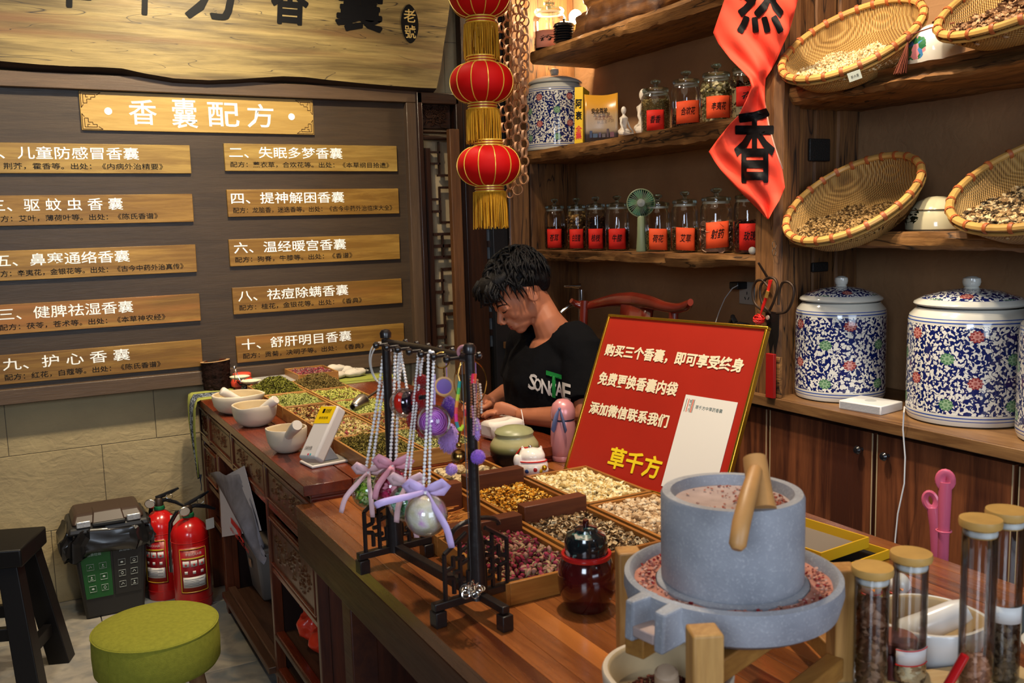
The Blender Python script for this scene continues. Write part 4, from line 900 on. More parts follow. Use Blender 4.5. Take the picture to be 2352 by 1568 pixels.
# ---- fan
m_mint = plain('mint_plastic', hexc('#7f8a68'), .4); m_mint2 = plain('green_plastic', hexc('#3c7a52'), .4)
y = jx(1472, 465, 2.2); t = thing('handheld_fan', 'pale green handheld fan standing between the jars on the low shelf', 'fan', (2.2, y, ZL+.003), math.radians(-35))
H = (575-465)*dep((2.2, y, 1.3))/F; Rf = 31*dep((2.2, y, 1.3))/F
MB().lathe([(0, 0), (.024, 0), (.026, .004), (.020, .07), (.018, H-Rf-.004), (.012, H-Rf+.003), (0, H-Rf+.003)], 18, 0, Matrix.Diagonal((.8, .7, 1, 1))).build('handle', m_mint, t)
Mf = Tm(0, 0, H) @ Rm(PI/2, 'X') 
mb = MB(); mb.tube([(Rf*math.cos(2*PI*i/40), Rf*math.sin(2*PI*i/40), 0) for i in range(40)], .0028, 6, 0, Mf, closed=True); mb.build('guard_ring', m_mint, t)
for i in range(36):
    a = 2*PI*i/36; MB().tube([(Rf*.28*math.cos(a), Rf*.28*math.sin(a), .012), (Rf*.7*math.cos(a+.08), Rf*.7*math.sin(a+.08), .011), (Rf*math.cos(a+.12), Rf*math.sin(a+.12), 0)], .0009, 4, 0, Mf).build('guard_wire', m_mint, t)
MB().lathe([(0, .018), (Rf*.28, .015), (Rf*.32, .008), (Rf*.3, 0), (0, 0)], 20, 0, Mf).build('hub', plain('hub_grey', (.25, .26, .22), .4), t)
for i in range(5):
    a = 2*PI*i/5; mb = MB(); P = [[(r_*math.cos(a+dd+tw), r_*math.sin(a+dd+tw), -.004+.006*(dd-.2)) for dd in (0, .25, .5, .75)] for r_, tw in ((Rf*.25, 0), (Rf*.6, .1), (Rf*.92, .2))]; mb.grid(P, 0, Mf); mb.build('blade', m_mint2, t)
MB().lathe([(0, -.016), (Rf*.8, -.014), (Rf, 0), (Rf*.98, 0)], 30, 0, Mf).build('back_guard', plain('dark_mint', hexc('#26382a'), .5), t)
# pebble by the post
o = MB().ball((0, 0, .012), (.012, .014, .013), 12, 8).build('pebble', plain('pebble_grey', (.5, .5, .46), .6, var=.3), None); o.location = (2.17, jx(1728, 570, 2.17), ZL+.003); tag(o, 'small grey pebble at the shelf end beside the timber post', 'stone')
# ---- books
def book(label, M, W, H, T, mats, group=None):
    """local: x thickness, y width (spine at y=0), z height"""
    t = thing('book', label, 'book', M.translation, 0, group); t.rotation_euler = M.to_euler()
    MB().box((T/2, W/2+.001, H/2), (T-.003, W-.004, H-.006)).build('pages', plain('book_pages', (.75, .72, .62), .7), t, smooth=0)
    mb = MB(); mb.box((.0006, W/2, H/2), (.0012, W, H)); mb.box((T-.0006, W/2, H/2), (.0012, W, H)); mb.box((T/2, .0006, H/2), (T-.0024, .0012, H)); mb.build('cover', mats, t, smooth=0)
    return t
m_yel = plain('book_yellow', hexc('#d8b020'), .35)
# yellow spine book leaning on the big jar
A, B = at(1313, 207, x=2.17), at(1331, 331, x=2.17); Hb = (A-B).length
yb = B.y; lean = math.atan2(A.y-B.y, A.z-B.z)
Mb = frame((2.145, yb, ZM+.002), V((.66, -.75, 0)), V((-.03, .16, 1)))
t = book('yellow comic book seen by its spine, leaning on the porcelain jar', Mb, .10, Hb, .036, m_yel)
for s_, z0, hh, mm in (('阿', .62, .15, m_black), ('衰', .42, .14, m_black), ('全', .20, .11, plain('red_print', (.55, .02, .02), .5)), ('集', .08, .11, plain('red_print', (.55, .02, .02), .5))):
    lettering('spine_character', s_, mm, t, (.004, -.0006, Hb*z0), (1, 0, 0), (0, 0, 1), .028, Hb*hh*1.12, bold=.03)
# pale cover book
m, nt, b = nt_new('book_cover_print'); v = coords(nt, (1, 1, 1), rnd=False); sp = nd(nt, 'ShaderNodeSeparateXYZ', {0: v}); nn = nd(nt, 'ShaderNodeTexNoise', {'Vector': v, 'Scale': 60.0, 'Detail': 4.0})
g1 = ramp(nt, mth(nt, 'ADD', mth(nt, 'MULTIPLY', sp.outputs[2], 5.2), mth(nt, 'MULTIPLY', nn.outputs[0], .05)), [(.0, hexc('#5a5148')), (.22, hexc('#4a4448')), (.30, hexc('#a08c74')), (.62, hexc('#a88a60')), (.8, hexc('#c48a28'))])
nt.links.new(g1.outputs[0], b.inputs['Base Color']); b.inputs['Roughness'].default_value = .3; m_cov = m
A, B = at(1343, 325, x=2.19), at(1420, 313, x=2.30); Wb = (V((B.x, B.y, 0))-V((A.x, A.y, 0))).length
ang = math.atan2(B.y-A.y, B.x-A.x)
t = thing('book', 'thin pale-covered driving book standing open beside the yellow book', 'book', (A.x, A.y, ZM+.002), ang)
Hc = .205
mb = MB(); P = [[(Wb*i/12, .012*math.sin(PI*i/12)-.006*math.sin(2*PI*i/12*z/Hc), z*(1-.03*math.sin(i/12*PI)*(z/Hc)))for i in range(13)] for z in (0, Hc*.33, Hc*.66, Hc)]; mb.grid(P); mb.build('cover', m_cov, t, smooth=60, solid=.001)
for k in range(3): MB().grid([[(x, y+.003+.003*k, z*.985) for x, y, z in row] for row in P]).build('page', plain('book_pages', (.75, .72, .62), .7), t, smooth=60, solid=.0008)
lettering('cover_title', '安全驾驶', m_black, t, (Wb*.22, -.0075, Hc*.60), (1, 0, 0), (0, 0, 1), Wb*.48, Hc*.11, bold=.03)
lettering('cover_title', '从这里开始', plain('maroon_print', (.12, .03, .03), .5), t, (Wb*.32, -.0075, Hc*.47), (1, 0, 0), (0, 0, 1), Wb*.52, Hc*.085)
for k, (a, w_, h, c) in enumerate(((.15, .08, .14, '#2a3350'), (.25, .14, .08, '#3a4a60'), (.42, .07, .10, '#4a3a50'), (.52, .1, .07, '#5a4a44'), (.66, .06, .17, '#4a2f2a'), (.76, .12, .1, '#6a3436'))):
    MB().box((Wb*(a+w_/2), -.0035+.006*math.sin(PI*a), Hc*(.12+h/2)), (Wb*w_, .001, Hc*h)).build('printed_tower', plain('print_'+c[1:], hexc(c), .4), t, smooth=0)
# ---- white figurines
m_porc = plain('white_porcelain', (.66, .58, .48), .15, coat=.4)
def figurine(label, base, s, rz, flip=1):
    t = thing('yoga_figurine', label, 'figurine', base, rz)
    mb = MB(); mb.tube([(0, 0, .028*s), (0, 0, .045*s), (0, 0, .06*s), (0, 0, .075*s), (0, 0, .084*s), (0, 0, .09*s)], [.016*s, .011*s, .015*s, .018*s, .006*s, .005*s], 12)
    mb.ball((0, 0, .104*s), (.010*s, .011*s, .016*s), 12, 8)
    mb.ball((0, 0, .022*s), (.024*s, .026*s, .014*s)); 
    for q in (-1, 1):
        mb.tube([(q*.014*s, 0, .02*s), (q*.038*s, -.006*s, .014*s), (q*.045*s, -.018*s, .012*s), (q*.02*s, -.03*s, .009*s), (-q*.008*s, -.032*s, .008*s)], [.013*s, .011*s, .009*s, .007*s, .005*s], 8)
        if q == flip: mb.tube([(q*.017*s, 0, .073*s), (q*.028*s, -.004*s, .058*s), (q*.026*s, -.012*s, .040*s), (q*.040*s, -.022*s, .022*s)], [.006*s, .005*s, .0045*s, .004*s], 8)
        else: mb.tube([(q*.017*s, 0, .073*s), (q*.03*s, -.002*s, .05*s), (q*.036*s, -.014*s, .026*s), (q*.05*s, -.024*s, .014*s)], [.006*s, .005*s, .0045*s, .004*s], 8)
    o = mb.build('body', m_porc, t); bake(o, [('REMESH', dict(mode='VOXEL', voxel_size=.0022)), ('SMOOTH', dict(iterations=4))])
    return t
figurine('small white seated figurine with crossed legs beside the pale book', (2.18, jx(1433, 300, 2.18), ZM+.002), 1.0, .5)
figurine('taller white seated figurine half hidden behind the first glass jar', (2.25, jx(1478, 295, 2.25), ZM+.002), 1.55, .5)
# ---- driftwood, dishes, bulb on the top shelf
m_drift = wood('driftwood', hexc('#4a2a12'), hexc('#94602c'), 1, 1.0, .6, ring=.6, bst=.8)
t = None
mb = MB(); rg = random.Random(5); cy = 3.05
def limb(pts, rad): mb.tube(pts, rad, 10)
limb([(2.22, 3.42, 2.28), (2.24, 3.3, 2.30), (2.27, 3.15, 2.33), (2.3, 2.95, 2.34), (2.3, 2.7, 2.36), (2.3, 2.5, 2.38)], [.035, .06, .085, .10, .10, .06])
limb([(2.2, 3.43, 2.245), (2.21, 3.3, 2.25), (2.24, 3.1, 2.27), (2.26, 2.9, 2.26)], [.03, .045, .05, .045])
limb([(2.2, 3.36, 2.36), (2.22, 3.26, 2.40), (2.26, 3.1, 2.42), (2.3, 2.9, 2.46)], [.02, .035, .05, .05])
limb([(2.22, 3.33, 2.42), (2.24, 3.25, 2.46), (2.28, 3.1, 2.5)], [.018, .03, .04])
limb([(2.3, 2.8, 2.36), (2.26, 2.7, 2.27), (2.25, 2.62, 2.25)], [.05, .04, .03])
o = mb.build('driftwood_root', m_drift, None, smooth=60)
tx = bpy.data.textures.new('dw', 'CLOUDS'); tx.noise_scale = .09; tx.noise_depth = 3
bake(o, [('REMESH', dict(mode='VOXEL', voxel_size=.011)), ('DISPLACE', dict(texture=tx, strength=.05, texture_coords='GLOBAL')), ('SMOOTH', dict(iterations=1))])
tag(o, 'large twisted brown driftwood root lying on the topmost shelf', 'driftwood')
m_blk = plain('black_glaze', (.012, .012, .014), .15, coat=.5)
y = jx(1296, 80, 2.17)
for k in range(7):
    R = .048-.0015*(k % 3); z = ZT+.002+k*.0105
    o = MB().lathe([(0, 0), (R*.6, 0), (R*.95, .006), (R, .0095), (R*.96, .0095), (R*.6, .004), (0, .003)], 28).build('black_dish', m_blk, None); o.location = (2.17, y, z)
    tag(o, ['lowest small black dish of the stack beside the lit jar', 'black dish, second from the bottom of the stack', 'black dish, third from the bottom of the stack', 'black dish in the middle of the stack', 'black dish, third from the top of the stack', 'black dish, second from the top of the stack', 'uppermost black dish, under the knobbed black cover'][k], 'dish', 'stack of black dishes')
o = MB().lathe([(.046, 0), (.043, .008), (.03, .014), (.01, .017), (.004, .019), (.004, .024), (.007, .03), (0, .033)], 28).build('black_cover', m_blk, None); o.location = (2.17, y, ZT+.002+7*.0105); tag(o, 'black knobbed cover on top of the dish stack', 'lid')
bp = at(1322, 40, x=2.33); t = thing('bulb_lamp', 'small glowing bulb lamp on the topmost shelf behind the black dishes', 'lamp', (bp.x, bp.y, ZT))
MB().lathe([(0, 0), (.04, 0), (.04, .012), (.012, .02), (.012, bp.z-ZT-.03), (.016, bp.z-ZT-.028), (0, bp.z-ZT-.027)], 20).build('base', plain('lamp_brass', hexc('#8a6a38'), .3, 1), t)
MB().ball((0, 0, bp.z-ZT), (.03, .03, .034), 16, 12).build('bulb', plain('bulb_glow', (1, .78, .5), .5, emis=25), t)
pl = bpy.data.lights.new('bulb_light', 'POINT'); pl.energy = 16; pl.color = (1, .76, .48); pl.shadow_soft_size = .035; po = bpy.data.objects.new('bulb_light', pl); COL.objects.link(po); po.location = (bp.x-.05, bp.y, bp.z+.02)
# ================================================================== BASKETS
m, nt, b = nt_new('woven_bamboo'); uvn = nd(nt, 'ShaderNodeUVMap').outputs[0]; sp = nd(nt, 'ShaderNodeSeparateXYZ', {0: uvn})
a_ = mth(nt, 'SINE', mth(nt, 'MULTIPLY', sp.outputs[0], 1.0)); b2 = mth(nt, 'SINE', mth(nt, 'MULTIPLY', sp.outputs[1], 1.0)); pr = mth(nt, 'MULTIPLY', a_, b2)
ns = nd(nt, 'ShaderNodeTexNoise', {'Vector': coords(nt, (1, 1, 1)), 'Scale': 9.0, 'Detail': 5.0})
cr = ramp(nt, mth(nt, 'ADD', mth(nt, 'MULTIPLY', pr, .20), mth(nt, 'ADD', mth(nt, 'MULTIPLY', ns.outputs[0], .5), .22)), [(.2, hexc('#6b4a20')), (.5, hexc('#b48a48')), (.8, hexc('#d8b878'))])
nt.links.new(cr.outputs[0], b.inputs['Base Color']); b.inputs['Roughness'].default_value = .55; bump(nt, b, pr, .8, .003); m_weave = m
m_rim = plain('bamboo_rim', hexc('#b8904e'), .4, var=.25, vs=12); m_bind = plain('rattan_binding', hexc('#a4562a'), .5)
def basket(label, c, n, R, depth_, mats, tmpl, ps, cnt, fh, foff, seed):
    n = V(n).normalized(); ux = V((n.y, -n.x, 0)).normalized(); M = frame(c, ux, n)
    t = thing('winnowing_basket', label, 'basket', M.translation, group='round bamboo winnowing baskets'); t.rotation_euler = M.to_euler()
    prof = [(0.001, -depth_), (R*.35, -depth_*.99), (R*.6, -depth_*.93), (R*.8, -depth_*.72), (R*.92, -depth_*.42), (R*.98, -depth_*.12), (R, 0)]
    mb = MB(); mb.lathe(prof, 72, uv=1.0); L = [0]
    k = R/.0072*1.0
    # weave follows a flat projection across the basket, in strips of about 7 mm
    mb.uv = []
    for f in mb.f: mb.uv.append([(mb.v[i][0]/.0013, (mb.v[i][1]+mb.v[i][2]*.6)/.0013) for i in f])
    mb.build('woven_bowl', m_weave, t, smooth=80, solid=.004)
    MB().tube([(R*1.005*math.cos(2*PI*i/72), R*1.005*math.sin(2*PI*i/72), .0) for i in range(72)], .0085, 8, closed=True, flat=1.3).build('rim', m_rim, t)
    MB().tube([(R*1.02*math.cos(2*PI*i/72), R*1.02*math.sin(2*PI*i/72), -.014) for i in range(72)], .0035, 6, closed=True, flat=2).build('rim_hoop', m_rim, t)
    nb = 26
    bme = MB().tube([(R*1.005+.0112*math.cos(q), 0, -.002+.0125*math.sin(q)) for q in [2*PI*i/10 for i in range(10)]], .0018, 5, closed=True, flat=3.2).build('rim_binding', m_bind, t)
    for i in range(1, nb): o = bme.copy(); COL.objects.link(o); o.rotation_euler = (0, 0, 2*PI*i/nb)
    # contents slide to the low side and lie at a gentle slope up to the rim
    r = np.random.default_rng(seed); dl = M.to_3x3().transposed() @ V((0, 0, -1)); low = V((dl.x, dl.y, 0)).normalized(); pos = []
    def zs(rad):
        for (r0, z0), (r1, z1) in zip(prof, prof[1:]):
            if rad <= r1: return z0+(z1-z0)*(rad-r0)/(r1-r0)
        return 0
    def surf(x, y): u = -(x*low.x+y*low.y)/R; return -.014-(1+u)*depth_*.97/(1+fh)+.004*math.sin(x*60+seed)+.003*math.sin(y*75)
    for _ in range(cnt*8):
        if len(pos) >= cnt: break
        a = r.uniform(0, 2*PI); rd = R*.955*math.sqrt(r.uniform(0, 1)); x, y = rd*math.cos(a), rd*math.sin(a); s_ = surf(x, y)
        if s_ > zs(rd)-ps*.3: pos.append((x, y, max(s_-r.uniform(0, 1)**2*ps, zs(rd)+ps*.3)))
    pos = np.array(pos); scatter('basket_contents', tmpl, mats, t, pos, ps*r.uniform(.7, 1.3, len(pos)), r)
    P = [[(lambda x, y, q: (x, y, max(surf(x, y)-ps*.6, zs(q)-.007)))(R*.95*j/12*math.cos(2*PI*i/24), R*.95*j/12*math.sin(2*PI*i/24), R*.95*j/12) for i in range(25)] for j in range(13)]
    bed = MB().grid(P).build('bed', mats[0], t, smooth=80); bed['kind'] = 'stuff'
    return t
NB = (-.585, -.03, .81)
k1 = [M3('#c8ac7c'), M3('#dcc698'), M3('#a88a5c'), M3('#e6d6ae')]; k2 = [M3('#a07c5a'), M3('#c09a76'), M3('#7a5638'), M3('#4f3422')]; k3 = [M3('#5c4424'), M3('#8a6c40'), M3('#a8895a'), M3('#3c2a14')]; k4 = [M3('#b09468'), M3('#8a6c48'), M3('#4c3c2a'), M3('#cdb68c')]
basket('upper left bamboo basket full of pale seeds with a small white tag', (2.157, 1.925, 1.956), (-.595, -.10, .80), .198, .098, k1, [BR, LN], .0105, 5600, .85, .3, 1)
basket('upper right bamboo basket of brown nut pieces, cut by the picture edge', (2.2015, 1.371, 2.0067), (-.542, .06, .838), .260, .10, k2, [BR, CU, BL], .017, 3600, .85, .3, 2)
basket('lower left bamboo basket with small brown beans, resting on the lower shelf', (2.157, 1.911, 1.510), (-.605, .0, .796), .198, .098, k3, [BR], .0105, 5200, .60, .3, 3)
basket('lower right bamboo basket of mixed grey and tan seed discs', (2.2015, 1.314, 1.5467), (-.485, .028, .874), .260, .10, k4, [t_cup(.5, .12), BL], .016, 4200, .75, .3, 4)
# small white tag on the first basket
p = at(1963, 174, x=2.02); t = thing('paper_tag', 'small white handwritten tag stuck on the upper left basket', 'tag', p)
t.rotation_euler = frame(p, V((.25, -.95, .2)), V((-.3, 0, .95))).to_euler()
MB().box((0, 0, 0), (.036, .001, .024)).build('paper', plain('tag_paper', (.62, .66, .55), .6), t, smooth=0)
lettering('handwriting', '新大黄', m_ink, t, (-.010, -.0012, -.005), (1, 0, 0), (0, 0, 1), .022, .008)
# ---- round porcelain pots between the baskets
m, nt, b = nt_new('flower_painted_china'); v = coords(nt, (1, 1, 1), rnd=False); sp = nd(nt, 'ShaderNodeSeparateXYZ', {0: v})
n1 = nd(nt, 'ShaderNodeTexVoronoi', {'Vector': v, 'Scale': 62.0}); n2 = nd(nt, 'ShaderNodeTexNoise', {'Vector': v, 'Scale': 30.0, 'Detail': 3.0})
cr = ramp(nt, nd(nt, 'ShaderNodeSeparateColor', {0: n1.outputs['Color']}).outputs[0], [(0, hexc('#2f6a44')), (.3, hexc('#4a86b8')), (.5, hexc('#d88a90')), (.7, hexc('#3d7a50')), (.9, hexc('#7a92c8'))])
cr.color_ramp.interpolation = 'CONSTANT'
dx = mth(nt, 'MULTIPLY', mth(nt, 'ADD', sp.outputs[1], .01), 21.0); dz = mth(nt, 'MULTIPLY', mth(nt, 'SUBTRACT', sp.outputs[2], .055), 28.0); dd = mth(nt, 'SQRT', mth(nt, 'ADD', mth(nt, 'MULTIPLY', dx, dx), mth(nt, 'MULTIPLY', dz, dz)))
msk = mth(nt, 'MULTIPLY', mth(nt, 'LESS_THAN', mth(nt, 'ADD', dd, mth(nt, 'MULTIPLY', mth(nt, 'SUBTRACT', n2.outputs[0], .5), 1.4)), .95), mth(nt, 'LESS_THAN', sp.outputs[0], 0))
nt.links.new(mix(nt, msk, (.70, .70, .62), cr.outputs[0]), b.inputs['Base Color']); b.inputs['Roughness'].default_value = .12; b.inputs['Coat Weight'].default_value = .4; m_flow = m
y = jx(2145, 140, 2.25); t = thing('porcelain_pot', 'rounded white pot painted with blue and pink flowers between upper baskets', 'pot', (2.25, y, ZRU), -.3)
MB().lathe([(0, 0), (.045, 0), (.068, .012), (.078, .045), (.074, .075), (.055, .102), (.025, .115), (0, .117)], 40).build('body', m_flow, t)
mb = MB(); mb.lathe([(0, .117), (.006, .117), (.008, .124), (0, .128)], 12); mb.build('knob', plain('brown_knob', hexc('#3a1c10'), .3), t)
m_tas = plain('brown_tassel', hexc('#7a4232'), .8)
ty = jx(2086, 110, 2.10); t = thing('tassel', 'brown silk tassel hanging over the upper shelf beside the flowered pot', 'tassel', (2.10, ty, ZRU+.07), -.6)
MB().tube([(.1, -.04, .02), (.05, -.01, .015), (.01, 0, .004), (0, 0, 0)], .0018, 5).build('cord', m_tas, t)
MB().ball((0, 0, -.006), (.007, .007, .009), 10, 7).build('knot', m_tas, t)
for k in range(26):
    a = k*2.399; rr = .002+.016*(k/26)**.5; MB().tube([(0, 0, -.012), (rr*.5*math.cos(a)-.006, rr*.5*math.sin(a)+.006, -.05), (rr*math.cos(a)-.014, rr*math.sin(a)+.016, -.092)], .0011, 4).build('strand', m_tas, t)
m, nt, b = nt_new('bamboo_painted_china'); v = coords(nt, (1, 1, 1), rnd=False); sp = nd(nt, 'ShaderNodeSeparateXYZ', {0: v})
nz = nd(nt, 'ShaderNodeTexNoise', {'Vector': nd(nt, 'ShaderNodeVectorMath', {0: v, 1: (50, 34, 90)}, operation='MULTIPLY').outputs[0], 'Scale': 1.0, 'Detail': 2.0, 'Distortion': 1.5})
dx = mth(nt, 'MULTIPLY', mth(nt, 'SUBTRACT', sp.outputs[1], .035), 26.0); dz = mth(nt, 'MULTIPLY', mth(nt, 'SUBTRACT', sp.outputs[2], .042), 40.0); dd = mth(nt, 'SQRT', mth(nt, 'ADD', mth(nt, 'MULTIPLY', dx, dx), mth(nt, 'MULTIPLY', dz, dz)))
msk = mth(nt, 'MULTIPLY', mth(nt, 'MULTIPLY', mth(nt, 'LESS_THAN', dd, 1.0), mth(nt, 'GREATER_THAN', nz.outputs[0], .54)), mth(nt, 'LESS_THAN', sp.outputs[0], 0))
nt.links.new(mix(nt, msk, (.60, .55, .36), hexc('#1c2418')), b.inputs['Base Color']); b.inputs['Roughness'].default_value = .14; b.inputs['Coat Weight'].default_value = .4; m_bam = m
y = jx(2150, 500, 2.27); t = thing('ceramic_pot', 'cream rounded pot with painted bamboo leaves between the lower baskets', 'pot', (2.27, y, ZRL), 0)
MB().lathe([(0, 0), (.070, 0), (.079, .006), (.080, .025), (.070, .058), (.050, .082), (.022, .094), (0, .096)], 40).build('body', m_bam, t)
MB().lathe([(.0715, .057), (.073, .058), (.0715, .060), (.070, .0588)], 40).build('lid_seam', plain('seam_brown', hexc('#5a4526'), .5), t)
# ================================================================== PAPER BANNER
m_ban = plain('banner_red', hexc('#f0503c'), .7, var=.06, vs=5)
rowsB = [(-45, 1680, 1852), (-20, 1671, 1842), (5, 1662, 1831), (40, 1650, 1822), (75, 1638, 1812), (100, 1650, 1800), (135, 1677, 1785), (160, 1702, 1772), (180, 1720, 1759), (200, 1726, 1757), (230, 1714, 1757), (265, 1697, 1760), (290, 1672, 1764), (320, 1648, 1773), (348, 1628, 1782), (370, 1641, 1789), (390, 1655, 1797), (430, 1690, 1803), (460, 1720, 1790), (485, 1745, 1775), (503, 1762, 1765)]
P = []; r = np.random.default_rng(4)
fine = []
for (ya, la, ra), (yb_, lb, rb_) in zip(rowsB, rowsB[1:]):
    for k in range(3): q = k/3; fine.append((ya+(yb_-ya)*q, la+(lb-la)*q, ra+(rb_-ra)*q))
fine.append(rowsB[-1])
for j, (py, l, rr_) in enumerate(fine):
    row = []
    for i in range(21):
        s = i/20; px = l+(rr_-l)*s
        fold = .016*math.sin(s*5.0+py*.021)+.008*math.sin(s*11-py*.05)+.010*math.sin(px*.05+py*.03)+.005*math.sin(px*.11-py*.09+2)
        tw = .05*(s-.5)*math.cos((py-190)/190*1.4)
        row.append(at(px, py, x=2.035+fold*.8+tw))
    P.append(row)
ban = thing('paper_banner', 'twisted red paper banner with black brush characters hanging before the post', 'banner', (2.035, 2.05, 1.9))
P = [[tuple(p-V((2.035, 2.05, 1.9))) for p in row] for row in P]
bo = MB().grid(P).build('paper', m_ban, ban, smooth=60, solid=.0009)
def on_banner(ch, pxa, pxb, pya, pyb, bold, tilt=0):
    """brush character laid onto the folded paper, following its folds"""
    me, W, Hh = text_data(ch, bold); o = bpy.data.objects.new('brush_character', me); link(o, ban)
    me.materials.clear(); me.materials.append(m_black); bake(o, [('SUBSURF', dict(subdivision_type='SIMPLE', levels=2, render_levels=2))]); me = o.data
    co = np.empty(len(me.vertices)*3); me.vertices.foreach_get('co', co); co = co.reshape(-1, 3)
    ys_ = [f[0] for f in fine]; out = []
    for x, y, _ in co:
        py = pyb+(pya-pyb)*y/Hh; px = pxa+(pxb-pxa)*x/W; l = np.interp(py, ys_, [f[1] for f in fine]); rr_ = np.interp(py, ys_, [f[2] for f in fine]); s = (px-l)/(rr_-l)
        fold = .016*math.sin(s*5.0+py*.021)+.008*math.sin(s*11-py*.05)+.010*math.sin(px*.05+py*.03)+.005*math.sin(px*.11-py*.09+2)
        out.append(at(px, py, x=2.035+fold*.8+.05*(s-.5)*math.cos((py-190)/190*1.4)-.0035)-V((2.035, 2.05, 1.9)))
    me.vertices.foreach_set('co', np.array([tuple(v) for v in out]).ravel()); me.update(); return o
on_banner('然', 1692, 1800, -70, 78, .03); on_banner('香', 1686, 1780, 248, 420, .024)
A = at(1759, 270, x=2.05); B = at(1800, 390, x=2.06); 
mb = MB(); mb.grid([[tuple(at(px, py, x=2.075)-V((2.035, 2.05, 1.9))) for px in (a, (a+b_)/2, b_)] for py, a, b_ in ((232, 1754, 1757), (290, 1757, 1768), (340, 1764, 1782), (388, 1775, 1799))]); mb.build('pale_backing', plain('paper_back', hexc('#cfa592'), .7), ban, solid=.0008)
# ================================================================== SMALL THINGS ON THE POST
m_iron = plain('dark_iron', (.05, .03, .02), .45, .6)
p0 = at(1742, 603, x=2.04); p1 = at(1765, 640, x=2.08); o = MB().tube([p0, p1], [.0035, .004], 7).build('nail', m_iron, None); tag(o, 'long rusty nail driven slanting into the timber post', 'nail')
t = thing('scissors', 'old black iron scissors with big loop handles hanging on the post', 'scissors', at(1777, 725, x=2.062))
b0 = at(1777, 725, x=2.062)
def rel(px, py, x=2.066): return at(px, py, x=x)-b0
for nm, pts in (('loop_handle', [(1764, 716), (1742, 706), (1731, 690), (1729, 665), (1737, 646), (1752, 644), (1766, 660)]), ('loop_handle', [(1772, 720), (1756, 705), (1746, 680), (1748, 655), (1764, 638), (1780, 641), (1786, 660), (1778, 690), (1768, 712)]), ('loop_handle', [(1784, 719), (1806, 715), (1820, 690), (1823, 662), (1812, 648), (1797, 650), (1789, 675), (1788, 700)])):
    MB().tube(sm([rel(*q) for q in pts]), .0042, 7).build(nm, m_iron, t)
for q in (-1, 1):
    mb = MB(); A = [(1769, 715), (1788, 718), (1787, 770), (1779, 815)] if q < 0 else [(1758, 718), (1776, 716), (1780, 770), (1768, 812)]
    a = [rel(*x, x=2.066+q*.003) for x in A]; n_ = V((.004, 0, 0)); mb.add([tuple(v) for v in a]+[tuple(v+n_) for v in a], [(0, 1, 2, 3), (7, 6, 5, 4), (0, 4, 5, 1), (1, 5, 6, 2), (2, 6, 7, 3), (3, 7, 4, 0)]); mb.build('blade', plain('black_steel', (.015, .013, .012), .35, .5), t, smooth=0)
mb = MB(); c = rel(1764, 729, x=2.058); mb.lathe([(0, -.004), (.007, -.003), (.0075, 0), (.003, .0005), (0, .0)], 14, 0, Tm(*c) @ Rm(PI/2, 'Y')); mb.build('rivet', plain('rivet_pale', (.6, .5, .4), .3, .6), t)
m_rc = plain('red_cord', hexc('#c01810'), .5)
b0 = at(1748, 700, x=2.05); t = thing('red_knot', 'red braided cord with a netted ball hanging on the nail', 'ornament', b0)
for dx in (-2, 0, 2): MB().tube([rel(1770+dx*1.5, 643, 2.045), rel(1766+dx, 660, 2.045), rel(1761+dx, 680, 2.045), rel(1752+dx, 705, 2.045), rel(1747, 722, 2.045)], .0022, 6).build('cord', m_rc, t)
MB().tube([rel(1764, 668, 2.042), rel(1760, 683, 2.042)], .0055, 8).build('gold_bead', plain('gold_thread', hexc('#d0a050'), .3, .7), t)
c = rel(1743, 733, 2.045); 
for k in range(9):
    a = k*PI/9; pts = []
    for i in range(24):
        q = 2*PI*i/24; v_ = V((math.cos(q)*math.cos(a)*.016, math.sin(q)*.017, math.cos(q)*math.sin(a)*.016)); v_.rotate(Euler((.5*k, .3*k, 0))); pts.append(c+v_)
    MB().tube(pts, .0021, 5, closed=True).build('netting_loop', m_rc, t)
MB().ball(c, .0145, 12, 8).build('core', plain('dark_red_core', hexc('#7a0c0a'), .6), t)
m_rb = plain('red_box', hexc('#8c0c0a'), .5)
for k, (pa, pb, x, lab) in enumerate((((1751, 812), (1768, 900), 2.03, 'narrow dark red strip leaning against the foot of the post'), ((1768, 820), (1782, 898), 2.05, 'brown timber offcut leaning against the foot of the post'))):
    A, B = at(*pa, x=x), at(*pb, x=x); o = MB().box((0, 0, (A.z-ZC)/2), (.012, abs(A.y-B.y), A.z-ZC-.001)).build(['red_strip', 'timber_offcut'][k], m_rb if k == 0 else m_old, None, bevel=.001); o.location = (x+.02, (A.y+B.y)/2, ZC+.0005); tag(o, lab, ['strip', 'offcut'][k])
# keys ring on post
mb = MB(); c = at(1778, 562, x=2.075)
t = thing('key_ring', 'two small wire rings hanging high on the timber post', 'ring', c)
for dz in (0, -.022): MB().tube([(0, .008*math.cos(2*PI*i/16), dz+.011*math.sin(2*PI*i/16)) for i in range(16)], .0011, 5, closed=True).build('ring', plain('steel', (.6, .58, .55), .25, 1), t)
